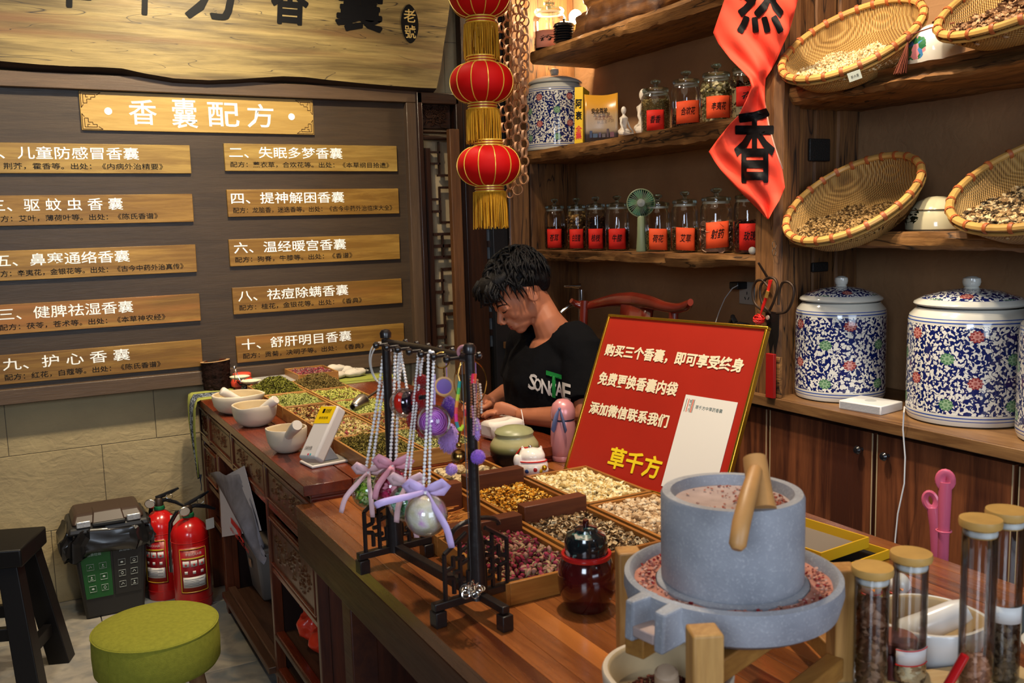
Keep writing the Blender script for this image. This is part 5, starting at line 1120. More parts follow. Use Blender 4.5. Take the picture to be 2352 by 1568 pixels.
# socket, charger and its cable, kettle, tap
c = at(1716, 673, x=2.47); t = thing('wall_socket', 'grey wall socket plate with a black charger plugged in', 'socket', (2.476, c.y, c.z))
MB().box((-.004, 0, 0), (.008, .086, .086)).build('plate', plain('socket_plate', (.32, .29, .25), .4), t, bevel=.003)
for dy, dz, a in ((-.010, -.020, .5), (.008, -.020, -.5), (-.002, .0, 0)): MB().box((-.0086, 0, 0), (.001, .003, .011), 0, Tm(0, dy, dz) @ Rm(a, 'X')).build('slot', m_black, t, smooth=0)
o = MB().box((-.03, .022, .030), (.05, .048, .028)).build('charger', plain('charger_black', (.012, .012, .013), .35), t, bevel=.004)
pts = [at(1695, 655, x=2.42), at(1682, 662, x=2.4), at(1665, 685, x=2.36), at(1652, 715, x=2.30), at(1643, 742, x=2.24), at(1634, 790, x=2.2), at(1630, 860, x=2.2), V((2.2, at(1630, 880, x=2.2).y, ZC+.002))]
o = MB().tube(pts, .0018, 6).build('charger_cable', plain('cable_white', (.7, .68, .66), .4), None); tag(o, 'thin pale charging cable arching from the socket down to the worktop', 'cable')
kb = at(1700, 745, x=2.2); t = thing('kettle', 'black electric kettle standing behind the top corner of the poster', 'kettle', (2.2, kb.y, ZC), 1.2)
MB().lathe([(0, 0), (.06, 0), (.062, .01), (.058, .10), (.05, kb.z-ZC-.03), (.045, kb.z-ZC-.01), (.03, kb.z-ZC+.004), (0, kb.z-ZC+.01)], 28).build('body', plain('kettle_black', (.01, .01, .012), .12, coat=.5), t)
MB().tube([(.04, 0, kb.z-ZC), (.07, 0, kb.z-ZC+.02), (.095, 0, kb.z-ZC-.01), (.095, 0, kb.z-ZC-.08), (.06, 0, .05)], .009, 8).build('handle', plain('kettle_black', (.01, .01, .012), .12), t)
MB().lathe([(.051, kb.z-ZC-.028), (.0465, kb.z-ZC-.012), (.045, kb.z-ZC-.012), (.05, kb.z-ZC-.028)], 28).build('steel_band', plain('steel', (.6, .58, .55), .25, 1), t)
ty = jx(1335, 690, 2.3); t = thing('water_tap', 'chrome single-lever tap behind the red chair rail', 'tap', (2.3, ty, ZC)); mc = plain('chrome', (.7, .7, .72), .08, 1)
zt_ = at(1335, 655, x=2.3).z-ZC
MB().tube([(0, 0, 0), (0, 0, zt_*.6), (0, 0, zt_-.02)], [.016, .015, .013], 14).build('body', mc, t)
MB().tube([(0, 0, zt_-.08), (-.06, .01, zt_-.09), (-.10, .02, zt_-.12)], [.013, .011, .010], 12).build('spout', mc, t)
MB().tube([(.0, 0, zt_-.005), (-.03, .03, zt_-.003), (-.05, .065, zt_-.006)], [.013, .007, .004], 10, flat=.5).build('lever', mc, t)
# router and its cable
rp = at(2030, 942, z=ZC); t = thing('router', 'flat white router box on the worktop between the large jars', 'router', (rp.x-.02, rp.y+.03, ZC), math.radians(8))
m_rw = plain('router_white', (.66, .66, .66), .35)
MB().box((0, 0, .013), (.11, .135, .026)).build('case', m_rw, t, bevel=.003)
for k in range(5): MB().box((-.0555, 0, .005+k*.004), (.001, .126, .0012)).build('groove', plain('groove_grey', (.25, .25, .25), .5), t, smooth=0)
MB().lathe([(0, .0262), (.016, .0262), (.016, .0268), (0, .0268)], 20).build('button', plain('grey_print', (.4, .42, .42), .4), t)
pts = [at(2072, 935, z=ZC+.012)+V((.01, 0, 0)), at(2076, 948, x=2.04), at(2074, 985, x=2.045), at(2079, 1050, x=2.05), at(2077, 1110, x=2.05), at(2062, 1180, x=2.05), at(2056, 1240, x=2.05), at(2054, 1300, x=2.05), V((2.05, jx(2050, 1330, 2.05), .35)), V((2.04, jx(2050, 1330, 2.05)-.03, .03)), V((2.04, jx(2050, 1330, 2.05)-.2, .004))]
o = MB().tube(pts, .0022, 6).build('router_cable', plain('cable_white', (.7, .68, .66), .4), None); tag(o, 'white cable running from the router down the cabinet front', 'cable')
# ================================================================== RED POSTER
BLp, BRp = V((1.325, 2.161, ZTB+.001)), V((1.429, 1.644, ZTB+.001)); BLp = at(1299, 1076, z=ZTB+.007); BRp = at(1649, 1170, z=ZTB+.007)
e_ = (BRp-BLp).normalized(); n0 = V((e_.y, -e_.x, 0)); n0 = n0 if n0.x < 0 else -n0
la = math.radians(24); up_ = V((0, 0, 1))*math.cos(la)-n0*math.sin(la); nn_ = e_.cross(up_)
PW = (BRp-BLp).length
ps = thing('poster', 'large red poster in a gold frame leaning back on the table', 'poster', BLp)
Mp = Matrix(((e_.x, up_.x, nn_.x, BLp.x), (e_.y, up_.y, nn_.y, BLp.y), (e_.z, up_.z, nn_.z, BLp.z), (0, 0, 0, 1))); ps.rotation_euler = Mp.to_euler()
Mi_ = Mp.inverted()
def uv(px, py):
    r = ray(px, py); t = (BLp-CAM).dot(nn_)/r.dot(nn_); return Mi_ @ (CAM+r*t)
PH = (uv(1396, 721).y+uv(1765, 757).y)/2; PW = max(PW, (uv(1765, 757).x+PW)/2)
m_pr = plain('poster_red', hexc('#a02416'), .38, var=.05, vs=8)
MB().box((PW/2, PH/2, -.006), (PW-.004, PH-.004, .010)).build('sheet', m_pr, ps, smooth=0)
m_gf = plain('gold_frame', hexc('#c89a30'), .25, .9)
for a, b_ in (((-.0, 0), (PW, 0)), ((0, PH), (PW, PH)), ((0, 0), (0, PH)), ((PW, 0), (PW, PH))):
    A = V((a[0], a[1], -.004)); B = V((b_[0], b_[1], -.004)); d = B-A; c = (A+B)/2; MB().box(tuple(c), (abs(d.x)+.008, abs(d.y)+.008 if abs(d.y) > .01 else .008, .016) if abs(d.x) > .01 else (.008, abs(d.y)-.008, .016)).build('frame_bar', m_gf, ps, bevel=.002)
m_crm = plain('poster_cream', hexc('#e6d8b4'), .45)
def pline(s_, p0, p1, p2, mm, bold, name='poster_lettering'):
    """p0 lower left, p1 lower right, p2 upper left (photo pixels)"""
    A, B, C_ = uv(*p0), uv(*p1), uv(*p2); return lettering(name, s_, mm, ps, (A.x, (A.y+B.y)/2, .0006), (1, 0, 0), (0, 1, 0), B.x-A.x, (C_-A).y, bold=bold)
pline('购买三个香囊，即可享受终身', (1388, 813), (1703, 862), (1395, 784), m_crm, .035)
pline('免费更换香囊内袋', (1372, 880), (1551, 914), (1380, 850), m_crm, .035)
pline('添加微信联系我们', (1352, 945), (1530, 988), (1360, 917), m_crm, .035)
pline('草千方', (1392, 1075), (1512, 1100), (1404, 1026), plain('poster_yellow', hexc('#e8c81e'), .45), .028)
cA, cB, cC = uv(1517, 1115), uv(1694, 929), uv(1578, 906)
m_card = plain('card_white', hexc('#dcd6ca'), .5)
u0, u1 = (cA.x+cC.x)/2, cB.x; MB().box(((u0+u1)/2, (cA.y+cC.y)/2, .0006), (u1-u0, cC.y-cA.y, .0009)).build('white_card', m_card, ps, smooth=0)
cw = u1-u0
lettering('card_lettering', '草千方中草药香囊', plain('card_ink', (.05, .1, .09), .5), ps, (u0+cw*.25, cC.y-.033, .0014), (1, 0, 0), (0, 1, 0), cw*.52, .010)
for k, (dx, w_, c) in enumerate(((.05, .0012, '#1c3a34'), (.09, .0022, '#d05a40'), (.155, .0012, '#1c3a34'), (.18, .003, '#d05a40'), (.205, .0012, '#1c3a34'))): MB().box((u0+cw*dx, cC.y-.027, .0014), (w_, .034, .0004)).build('logo_stripe', plain('print_'+c[1:], hexc(c), .5), ps, smooth=0)
for k, ch in enumerate('草千方'): lettering('logo_character', ch, plain('card_ink', (.05, .1, .09), .5), ps, (u0+cw*.11, cC.y-.020-.011*k, .0015), (1, 0, 0), (0, 1, 0), .0055, .0085)
MB().box((PW*.5, PH*.42, -.085), (.04, PH*.80, .006), 0, None).build('back_strut', m_blk, ps, smooth=0) if False else None
st = MB(); a0 = V((PW*.5, PH*.72, -.012)); ft = Mi_ @ (BLp+e_*PW*.5-n0*.16+V((0, 0, -.006))); st.tube([a0, ft], .007, 8); st.build('back_strut', m_blk, ps)
# ================================================================== PERSON
m_skin = plain('skin', hexc('#a8684a'), .5, var=.08, vs=12, spec=.3, sss=.06); m_shirt = plain('black_shirt', (.004, .004, .005), .9, bmp=.3, bs=90, spec=.1); m_hair = plain('black_hair', (.005, .004, .004), .62, bmp=.5, bs=160, spec=.25)
pr = thing('person', 'young man in a black printed T-shirt seated behind the desk, head bowed', 'person', (1.62, 2.6, 0))
off = V((1.62, 2.6, 0))
def P_(v): return tuple(V(v)-off)
Hc_ = V((1.452, 2.645, 1.238))
fx = V((-.995, .03, 0)).normalized(); pit = math.radians(36)
hx = (fx*math.cos(pit)-V((0, 0, 1))*math.sin(pit)).normalized(); hz = (V((0, 0, 1))*math.cos(pit)+fx*math.sin(pit)).normalized()
rl = math.radians(-6); hy = hz.cross(hx); hz2 = hz*math.cos(rl)+hy*math.sin(rl); HM = frame(Hc_-off, hx, hz2)   # head: x forward, z up
sL, sR = V((1.560, 2.42, 1.045)), V((1.575, 2.80, 1.055)); nb_ = V((1.572, 2.60, 1.11)); 
eL, wL = V((1.500, 2.325, .868)), V((1.395, 2.55, .850)); eR, wR = V((1.548, 2.86, .872)), V((1.408, 2.79, .855))
hL, hR = V((1.335, 2.625, .862)), V((1.352, 2.765, .862))
body = MB()
E_ = lambda c, r: body.ball(c, r, 20, 14, 0, HM)
E_((-.016, 0, .030), (.096, .077, .090)); E_((.030, 0, -.010), (.062, .062, .075)); E_((.028, 0, -.050), (.056, .054, .048)); E_((.045, 0, -.080), (.040, .038, .030)); E_((.064, 0, -.098), (.021, .024, .016))
for q in (-1, 1):
    E_((.054, q*.029, -.036), (.027, .022, .026)); E_((.078, q*.030, -.006), (.011, .018, .010)); E_((-.006, q*.074, -.020), (.013, .006, .024)); E_((.004, q*.040, -.060), (.034, .014, .034)); E_((.103, q*.0105, -.045), (.010, .007, .007))
    body.tube([HM @ V((-.006+.014*math.cos(a), q*(.080+.003*math.sin(a*2)), -.018+.025*math.sin(a))) for a in [2*PI*i/14 for i in range(14)]], .0030, 7, closed=True)
E_((.076, 0, .012), (.016, .046, .014)); E_((.082, 0, -.056), (.014, .018, .018)); E_((.080, 0, -.074), (.014, .027, .017)); E_((.087, 0, -.067), (.007, .020, .005)); E_((.085, 0, -.077), (.008, .016, .005))
body.tube([HM @ V(p) for p in ((.080, 0, .006), (.093, 0, -.014), (.107, 0, -.032), (.112, 0, -.041))], [.009, .0095, .011, .0115], 10)
# neck, chest (skin under the collar), arms
nk = HM @ V((-.028, 0, -.035)); body.tube([nk, HM @ V((-.03, 0, -.09)), P_((1.535, 2.605, 1.145)), P_((1.57, 2.60, 1.085)), P_((1.59, 2.60, 1.0))], [.055, .048, .050, .068, .085], 16)
body.ball(P_((1.555, 2.60, 1.045)), (.075, .10, .055)); body.ball(P_((1.535, 2.60, .99)), (.07, .10, .06))
for s0, e0, w0, h0, q in ((sL, eL, wL, hL, 1), (sR, eR, wR, hR, -1)):
    body.tube([P_(s0), P_(s0.lerp(e0, .5)), P_(e0), P_(e0.lerp(w0, .3)), P_(w0.lerp(e0, .25)), P_(w0)], [.050, .044, .040, .039, .029, .025], 14)
    d = (h0-w0).normalized(); sd = d.cross(V((0, 0, 1))).normalized()*q
    body.tube([P_(w0), P_(w0+d*.03), P_(w0+d*.065), P_(w0+d*.088)], [.025, .033, .038, .030], 14, flat=.55)
    for k, (o_, L_f, cu) in enumerate(((-.026, .062, .5), (-.009, .074, .45), (.009, .068, .5), (.025, .052, .6))):
        b0_ = w0+d*.070+sd*(-o_)*1.0; seg = L_f/3; p = b0_; pts = [P_(p)]
        for j in range(3): a = cu*(j+.3)*.6; p = p+(d*math.cos(a)-V((0, 0, 1))*math.sin(a))*seg; pts.append(P_(p))
        body.tube(pts, [.0088, .0084, .0078, .0062], 9)
    tb = w0+d*.028+sd*.022; body.tube([P_(tb), P_(tb+sd*.022+d*.022), P_(tb+sd*.026+d*.048-V((0, 0, .006))), P_(tb+sd*.018+d*.066-V((0, 0, .012)))], [.013, .0115, .0095, .0075], 9)
bo = body.build('body', m_skin, pr); bake(bo, [('REMESH', dict(mode='VOXEL', voxel_size=.0036)), ('SMOOTH', dict(iterations=7, factor=.5))])
# shirt
sh = MB(); 
secs = [((1.60, 2.60, .53), .135, .185), ((1.605, 2.60, .63), .135, .18), ((1.60, 2.60, .74), .13, .175), ((1.555, 2.60, .86), .155, .185), ((1.548, 2.605, .95), .150, .20), ((1.560, 2.605, 1.02), .125, .205), ((1.578, 2.60, 1.07), .10, .16), ((1.582, 2.60, 1.10), .088, .10)]
P = [[(c[0]-1.62+rx*math.cos(2*PI*i/28), c[1]-2.6+ry*math.sin(2*PI*i/28), c[2]) for i in range(28)] for c, rx, ry in secs]
k0 = len(sh.v); sh.grid(P, closed_u=True); sh.add(P[0]+P[-1], [tuple(range(27, -1, -1)), tuple(range(28, 56))])
for s0, e0, w0 in ((sL, eL, wL), (sR, eR, wR)):
    ce_ = s0.lerp(e0, .78); sh.tube([P_(nb_.lerp(s0, .45)), P_(s0+V((0, 0, .004))), P_(s0.lerp(e0, .35)), P_(ce_)], [.075, .070, .068, .070], 18)
so = sh.build('t_shirt', m_shirt, pr)
tx2 = bpy.data.textures.new('folds', 'CLOUDS'); tx2.noise_scale = .10; tx2.noise_depth = 2
bake(so, [('REMESH', dict(mode='VOXEL', voxel_size=.008)), ('SMOOTH', dict(iterations=6, factor=.5)), ('DISPLACE', dict(texture=tx2, strength=.022, texture_coords='GLOBAL'))])
# open neckline: carve the collar opening out of the shirt
cu = MB(); cu.ball(P_((1.520, 2.60, 1.125)), (.080, .082, .095), 40, 24); cu.ball(P_((1.57, 2.60, 1.16)), (.09, .080, .075), 40, 24); cuo = cu.build('cutter', m_shirt, None); cuo.location = off
bake(cuo, [('REMESH', dict(mode='VOXEL', voxel_size=.005)), ('SMOOTH', dict(iterations=3))]); bpy.context.view_layer.update()
bake(so, [('BOOLEAN', dict(object=cuo, operation='DIFFERENCE', solver='EXACT'))]); bpy.data.objects.remove(cuo)
# cuffs and the lower body
lg = MB()
for q in (-1, 1): lg.tube([P_((1.62, 2.60+q*.09, .585)), P_((1.48, 2.60+q*.12, .572)), P_((1.24, 2.60+q*.16, .560)), P_((1.16, 2.60+q*.16, .50)), P_((1.17, 2.60+q*.16, .26)), P_((1.19, 2.60+q*.16, .07))], [.10, .088, .068, .06, .05, .042], 14)
lo = lg.build('trousers', plain('dark_trousers', (.02, .02, .025), .8), pr); bake(lo, [('REMESH', dict(mode='VOXEL', voxel_size=.009)), ('SMOOTH', dict(iterations=4))])
for q in (-1, 1):
    f_ = MB(); f_.ball(P_((1.13, 2.60+q*.16, .04)), (.12, .045, .038)); f_.ball(P_((1.19, 2.60+q*.16, .055)), (.055, .042, .05)); fo = f_.build('shoe', m_blk, pr); bake(fo, [('REMESH', dict(mode='VOXEL', voxel_size=.007)), ('SMOOTH', dict(iterations=4))])
# face details
m_brow = plain('brow_black', (.012, .008, .007), .7); m_lip = plain('lip', hexc('#8a3c30'), .4)
for q in (-1, 1):
    MB().tube([HM @ V(p) for p in ((.0905, q*.014, .010), (.0895, q*.026, .0145), (.081, q*.040, .0125), (.072, q*.050, .006))], [.0022, .0030, .0024, .0012], 7, flat=.8).build('eyebrow', m_brow, pr)
    MB().tube([HM @ V(p) for p in ((.0875, q*.015, -.010), (.0900, q*.024, -.0135), (.0880, q*.034, -.0135), (.080, q*.045, -.009))], [.0010, .0016, .0017, .001], 6).build('eyelashes', m_brow, pr)
lp_ = MB(); lp_.tube([HM @ V(p) for p in ((.083, -.023, -.0715), (.0915, -.010, -.0685), (.094, 0, -.0695), (.0915, .010, -.0685), (.083, .023, -.0715))], [.0012, .0030, .0032, .0030, .0012], 8)
lp_.tube([HM @ V(p) for p in ((.083, -.021, -.073), (.0905, -.009, -.0765), (.0925, 0, -.077), (.0905, .009, -.0765), (.083, .021, -.073))], [.0012, .0034, .0040, .0034, .0012], 8); lp_.build('lips', m_lip, pr)
# hair
hr = MB(); Eh = lambda c, r: hr.ball(c, r, 18, 12, 0, HM)
Eh((-.030, 0, .046), (.096, .086, .080)); Eh((.028, 0, .080), (.072, .074, .036)); Eh((-.075, 0, -.002), (.045, .070, .060));  Eh((-.056, .046, .022), (.036, .034, .040)); Eh((-.056, -.046, .022), (.036, .034, .040))
ho = hr.build('hair', m_hair, pr); r = np.random.default_rng(8)
tx3 = bpy.data.textures.new('hairn', 'CLOUDS'); tx3.noise_scale = .035; tx3.noise_depth = 2
bake(ho, [('REMESH', dict(mode='VOXEL', voxel_size=.005)), ('SMOOTH', dict(iterations=3)), ('DISPLACE', dict(texture=tx3, strength=.012, texture_coords='GLOBAL'))])
tf = MB()
for k in range(520):
    th = r.uniform(0, 2*PI); ph = math.acos(r.uniform(-.25, 1)); d = V((math.sin(ph)*math.cos(th), math.sin(ph)*math.sin(th), math.cos(ph)))
    c = V((-.024, 0, .048)); p = c+V((d.x*.104, d.y*.088, d.z*.084))
    if p.x > .030 and p.z < .062: continue
    if abs(p.y) > .045 and p.x > -.035 and p.z < .035: continue
    flow = V((.55+r.normal(0, .35), r.normal(0, .4)+d.y*.5, -.30+r.normal(0, .3))); flow = (flow-d*flow.dot(d)).normalized(); L = r.uniform(.03, .062)*(1.25 if p.x > .02 else 1)
    g = V((.15, 0, -1)); p1 = p+flow*L*.5+d*.007; p2 = p+flow*L*.9+d*.006+g*L*.25
    tf.tube([HM @ p, HM @ (p.lerp(p1, .5)+d*.003), HM @ p1, HM @ p2], [.0052, .0048, .0034, .0004], 6)
for k in range(80):   # fringe falling forward over the brow
    y = -.058+.116*(k % 40)/39; p = V((.062+r.normal(0, .006), y, .078+r.normal(0, .010))); L = r.uniform(.035, .060)*(1-.45*abs(y)/.06); tf.tube([HM @ p, HM @ (p+V((.030, y*.12, -.012))), HM @ (p+V((.040+r.normal(0, .004), y*.2+r.normal(0, .006), -.030))), HM @ (p+V((.030+r.normal(0, .005), y*.2+r.normal(0, .01), -L)))], [.0055, .005, .0036, .0004], 6)
tfo = tf.build('hair_locks', m_hair, pr, smooth=175); tfo['kind'] = 'stuff'
# shirt print
def shirt_text(ch, px, py, h, mm, w_=None, lean=0):
    me, W, Hh = text_data(ch, .022); o = bpy.data.objects.new('shirt_letter', me); link(o, pr); me.materials.clear(); me.materials.append(mm)
    bake(o, [('SUBSURF', dict(subdivision_type='SIMPLE', levels=2, render_levels=2))]); me = o.data
    co = np.empty(len(me.vertices)*3); me.vertices.foreach_get('co', co); co = co.reshape(-1, 3); w_ = w_ or h*W/Hh; out = []
    for x, y, _ in co: out.append(tuple(at(px+w_*x/W+lean*(y/Hh), py-h*y/Hh+.30*w_*x/W, d=2.70)-off))
    me.vertices.foreach_set('co', np.array(out).ravel()); me.update()
    return o
import mathutils
bvh = mathutils.bvhtree.BVHTree.FromObject(so, bpy.context.evaluated_depsgraph_get()) if False else mathutils.bvhtree.BVHTree.FromPolygons([v.co for v in so.data.vertices], [p.vertices for p in so.data.polygons])
for ch, px, py, h, w_, col_, ln in (('S', 1212, 892, 36, 18, 0, 5), ('O', 1226, 896, 30, 16, 0, 2), ('N', 1243, 903, 34, 20, 0, 0), ('G', 1260, 909, 34, 14, 0, 4), ('T', 1254, 908, 58, 36, 1, 0), ('A', 1276, 908, 34, 18, 0, 0), ('E', 1291, 917, 40, 20, 0, 0)):
    o = shirt_text(ch, px, py, h, plain('green_print', (.01, .16, .03), .6) if col_ else plain('shirt_print', (.50, .46, .44), .6), w_, ln); me = o.data
    co = np.empty(len(me.vertices)*3); me.vertices.foreach_get('co', co); co = co.reshape(-1, 3); cl = CAM-off
    for i in range(len(co)):
        d = (V(co[i])-cl).normalized(); hit = bvh.ray_cast(cl, d)
        if hit[0] is not None: co[i] = tuple(hit[0]-d*(.0065 if not col_ else .0072))
    me.vertices.foreach_set('co', co.ravel()); me.update()
# ================================================================== CHAIR
m_chair = plain('chair_lacquer', hexc('#5c1a0e'), .22, coat=.5, var=.25, vs=9)
def cp(px, py, x=1.90): return at(px, py, x=x)
chb = V((1.80, 2.62, 0)); ch_ = thing('carved_chair', 'dark red lacquered chair with curved top rail behind the man', 'chair', chb)
R_ = lambda p: V(p)-chb
tr_ = [(1312, 690, 1.84), (1322, 697, 1.86), (1345, 703, 1.89), (1375, 697, 1.92), (1410, 690, 1.94), (1450, 688, 1.945), (1490, 694, 1.93), (1525, 704, 1.90), (1555, 708, 1.87), (1578, 702, 1.84), (1586, 694, 1.825)]
rd_ = [.010, .013, .016, .020, .026, .028, .024, .018, .017, .018, .012]
MB().tube(sm([R_(at(a, b_, x=x)) for a, b_, x in tr_]), [rd_[min(i//5, 10)]*(1-(i % 5)/5)+rd_[min(i//5+1, 10)]*((i % 5)/5) for i in range(51)], 14, flat=.75).build('top_rail', m_chair, ch_)
zr = at(1450, 690, x=1.94).z; yl, yr = at(1345, 703, x=1.89).y, at(1545, 707, x=1.88).y
for yy in (yl, yr): MB().tube([R_((1.885, yy, zr-.01)), R_((1.86, yy, .8)), R_((1.83, yy, .47)), R_((1.83, yy, 0))], .016, 10).build('back_post', m_chair, ch_)
P = [[tuple(R_((1.935-.05*(1-t)-.02*math.sin(t*PI), (yl+yr)/2+s*.075*(1+.2*t), .47+(zr-.47)*t))) for s in (-1, -.3, .3, 1)] for t in [i/8 for i in range(9)]]; MB().grid(P).build('back_splat', m_chair, ch_, solid=.012)
MB().box(tuple(R_((1.63, (yl+yr)/2, .455))), (.44, yl-yr+.04, .035)).build('seat', m_chair, ch_, bevel=.006)
for yy in (yl, yr): MB().tube([R_((1.43, yy, .455)), R_((1.43, yy, 0))], .018, 10).build('front_leg', m_chair, ch_); MB().tube([R_((1.43, yy, .12)), R_((1.83, yy, .12))], .010, 8).build('stretcher', m_chair, ch_)
# ================================================================== THINGS ON THE CARVED DESK
ZDs = ZD+.0006
m_cer = plain('unglazed_porcelain', hexc('#c9bba6'), .35, var=.05, vs=20); m_cerin = plain('mortar_inside', hexc('#b09a76'), .6, var=.1, vs=20)
def mortar(label, base, R, H, rz, pest, inside=None, pl=None, group=None, powder=None):
    t = thing('mortar', label, 'mortar', base, rz, group)
    n = 48; prof = [(.001, 0), (R*.44, 0), (R*.56, H*.04), (R*.79, H*.20), (R*.93, H*.45), (R*.985, H*.75), (R, H*.96), (R*.98, H), (R*.91, H), (R*.87, H*.94), (R*.80, H*.55), (R*.55, H*.25), (.001, H*.16)]
    P = []
    for r_, z in prof:
        row = []
        for i in range(n):
            a = 2*PI*i/n; sp_ = max(0, math.cos(a))**14*max(0, (z/H-.6)/.4)
            k = 1+.16*sp_; row.append((r_*k*math.cos(a), r_*k*math.sin(a), z+(-.05*H*sp_ if r_ > R*.85 else 0)))
        P.append(row)
    mb = MB(); mb.grid(P, closed_u=True); no = len(mb.f)
    for i, f in enumerate(mb.f):
        if min(f) >= n*8: mb.mi[i] = 1
    o = mb.build('bowl', [m_cer, m_cerin], t, smooth=60)
    if powder:
        r_ = np.random.default_rng(3); k = 260; th = r_.uniform(0, 6.28, k); rr = R*.5*np.sqrt(r_.uniform(0, 1, k)); scatter('powder', [BL], [M3(c) for c in powder], t, np.c_[rr*np.cos(th), rr*np.sin(th), H*.30+r_.uniform(0, .004, k)], .006*r_.uniform(.5, 1.2, k), r_)
    if pest: pestle(label, V(base), pest[0], pest[1], pest[2], rz)
    return t
def pestle(lab, b, p0, p1, r0, rz):
    a, c = V(p0), V(p1); L = (c-a).length; pts = [a+(c-a)*k for k in (0, .04, .12, .22, .4, .8, .96, 1)]; rr = [r0*.7, r0*1.0, r0*1.2, r0*1.1, r0*1.0, r0*1.25, r0*1.3, r0*1.1]
    o = MB().tube([p-a for p in pts], rr, 16).build('pestle', plain('pestle_white', hexc('#d2c8bc'), .32), None, smooth=60); o.location = a; tag(o, 'white pestle resting in the '+lab.split(',')[0].replace('white ', ''), 'pestle'); return o
def mort(pxl, pxr, pyb, label, ztop, rz, pxy0, pxy1, r0, powder=None):
    b = at((pxl+pxr)/2, pyb-12, z=ZDs); R = (pxr-pxl)/2*dep(b)/F; b = at((pxl+pxr)/2, pyb, z=ZDs)+V((.0, R*.42, 0)); b.z = ZDs
    H = ztop; mortar(label, b, R, H, rz, None, powder=powder)
    # pestle from inside bottom to visible tip
    tip = at(*pxy1, d=0) if False else None
    ray_ = ray(*pxy1); t = ((b+V((0, 0, 0)))-CAM).dot(_fw)*pxy0[3]; tp = CAM+ray_*t
    inn = b+V((pxy0[0]*R, pxy0[1]*R, H*pxy0[2])); pestle(label, b, inn, tp, r0, rz)
mort(497, 606, 951, 'white mortar farthest back, under the bark cup', .070, -.35, (.35, -.1, .42, .985), (508, 897), .0125)
mort(542, 642, 980, 'white mortar in the middle, pestle pointing up right', .074, -2.3, (-.15, .0, .42, .985), (634, 917), .0125, ['#c8a060'])
mort(620, 712, 1040, 'white mortar beside the payment stand, reddish petals inside', .072, 2.3, (-.1, .25, .40, .94), (683, 976), .0125, ['#7a2a26', '#b08a54'])
# payment stand
m_pw = plain('device_white', hexc('#c6beb8'), .35); m_pg = plain('device_grey', hexc('#85858a'), .45)
A, B, C_ = at(716, 1083, z=ZDs), at(805, 1066, z=ZDs), at(693, 1061, z=ZDs); sb = (B+C_)/2+V((.0, .01, 0)); ang = math.atan2(B.y-A.y, B.x-A.x)
t = thing('payment_stand', 'white payment code stand with a yellow header on a square base', 'stand', (sb.x, sb.y, ZDs), ang)
W2 = (B-A).length; D2 = .085
MB().box((0, 0, .004), (W2, D2, .008)).build('base_plate', m_pw, t, bevel=.003); MB().box((0, 0, .0085), (W2-.012, D2-.012, .001)).build('base_pad', plain('pad_grey', hexc('#77736c'), .8, var=.2, vs=60), t, smooth=0)
MB().prism([(.036, .008), (-.012, .008), (-.022, .066), (-.010, .078)][::-1], -.022, .022, 0, Rm(PI/2, 'X')).build('neck', m_pg, t, bevel=.004)
# slab, fitted to four photo corners
f0, f1, f2 = at(742, 929, d=2.35), at(683, 1050, d=2.28), at(771, 943, d=2.36)
Pf = at(683, 1050, d=2.315); upx = (at(737, 930, d=2.385)-Pf); acr = (at(716, 1068, d=2.265)-Pf)
Hs = upx.length; Ws = .068; Ms = frame(Pf, upx, acr.cross(upx)*-1); 
Mt = t.matrix_basis.inverted() if False else (Tm(sb.x, sb.y, ZDs) @ Rm(ang, 'Z')).inverted()
nrm = (upx.normalized().cross(acr.normalized())).normalized(); 
if nrm.dot(CAM-Pf) < 0: nrm = -nrm
ax = upx.normalized(); ay = (acr-ax*acr.dot(ax)).normalized(); Ws = max(.045, (acr-ax*acr.dot(ax)).length)
def sp3(u, v_, w_): return Mt @ (Pf+ax*u+ay*v_+nrm*w_)
def sbox(nm, u0, u1, v0, v1, w0, w1, mt, bev=0):
    q = [sp3(u, v_, w_) for w_ in (w0, w1) for u, v_ in ((u0, v0), (u1, v0), (u1, v1), (u0, v1))]
    mb = MB(); mb.add(q, [(3, 2, 1, 0), (4, 5, 6, 7), (0, 1, 5, 4), (1, 2, 6, 5), (2, 3, 7, 6), (3, 0, 4, 7)])
    o = mb.build(nm, mt, t, smooth=30, bevel=bev, seg=3); return o
sbox('speaker_case', 0, Hs, 0, Ws, -.034, 0, m_pw, .007)
sbox('yellow_header', Hs*.64, Hs*.97, Ws*.06, Ws*.94, .0002, .0008, plain('header_yellow', hexc('#e0b808'), .4), 0)
sbox('header_logo', Hs*.84, Hs*.92, Ws*.30, Ws*.42, .0009, .0012, m_black, 0)
def slet(s_, u, v_, L_, h, mm): 
    o = sp3(u, v_, .0014); lettering('device_lettering', s_, mm, t, o, Mt.to_3x3() @ ay, Mt.to_3x3() @ ax, L_, h)
slet('收钱吧', Hs*.835, Ws*.47, Ws*.30, Hs*.085, m_black); slet('推荐使用', Hs*.72, Ws*.25, Ws*.5, Hs*.05, m_black); slet('扫码付款', Hs*.14, Ws*.22, Ws*.4, Hs*.07, m_black)
for k, c in enumerate(('#c03a50', '#4aa0a8')): sbox('logo_dot', Hs*.045, Hs*.075, Ws*(.5+.12*k), Ws*(.58+.12*k), .0002, .0006, plain('print_'+c[1:], hexc(c), .4), 0)
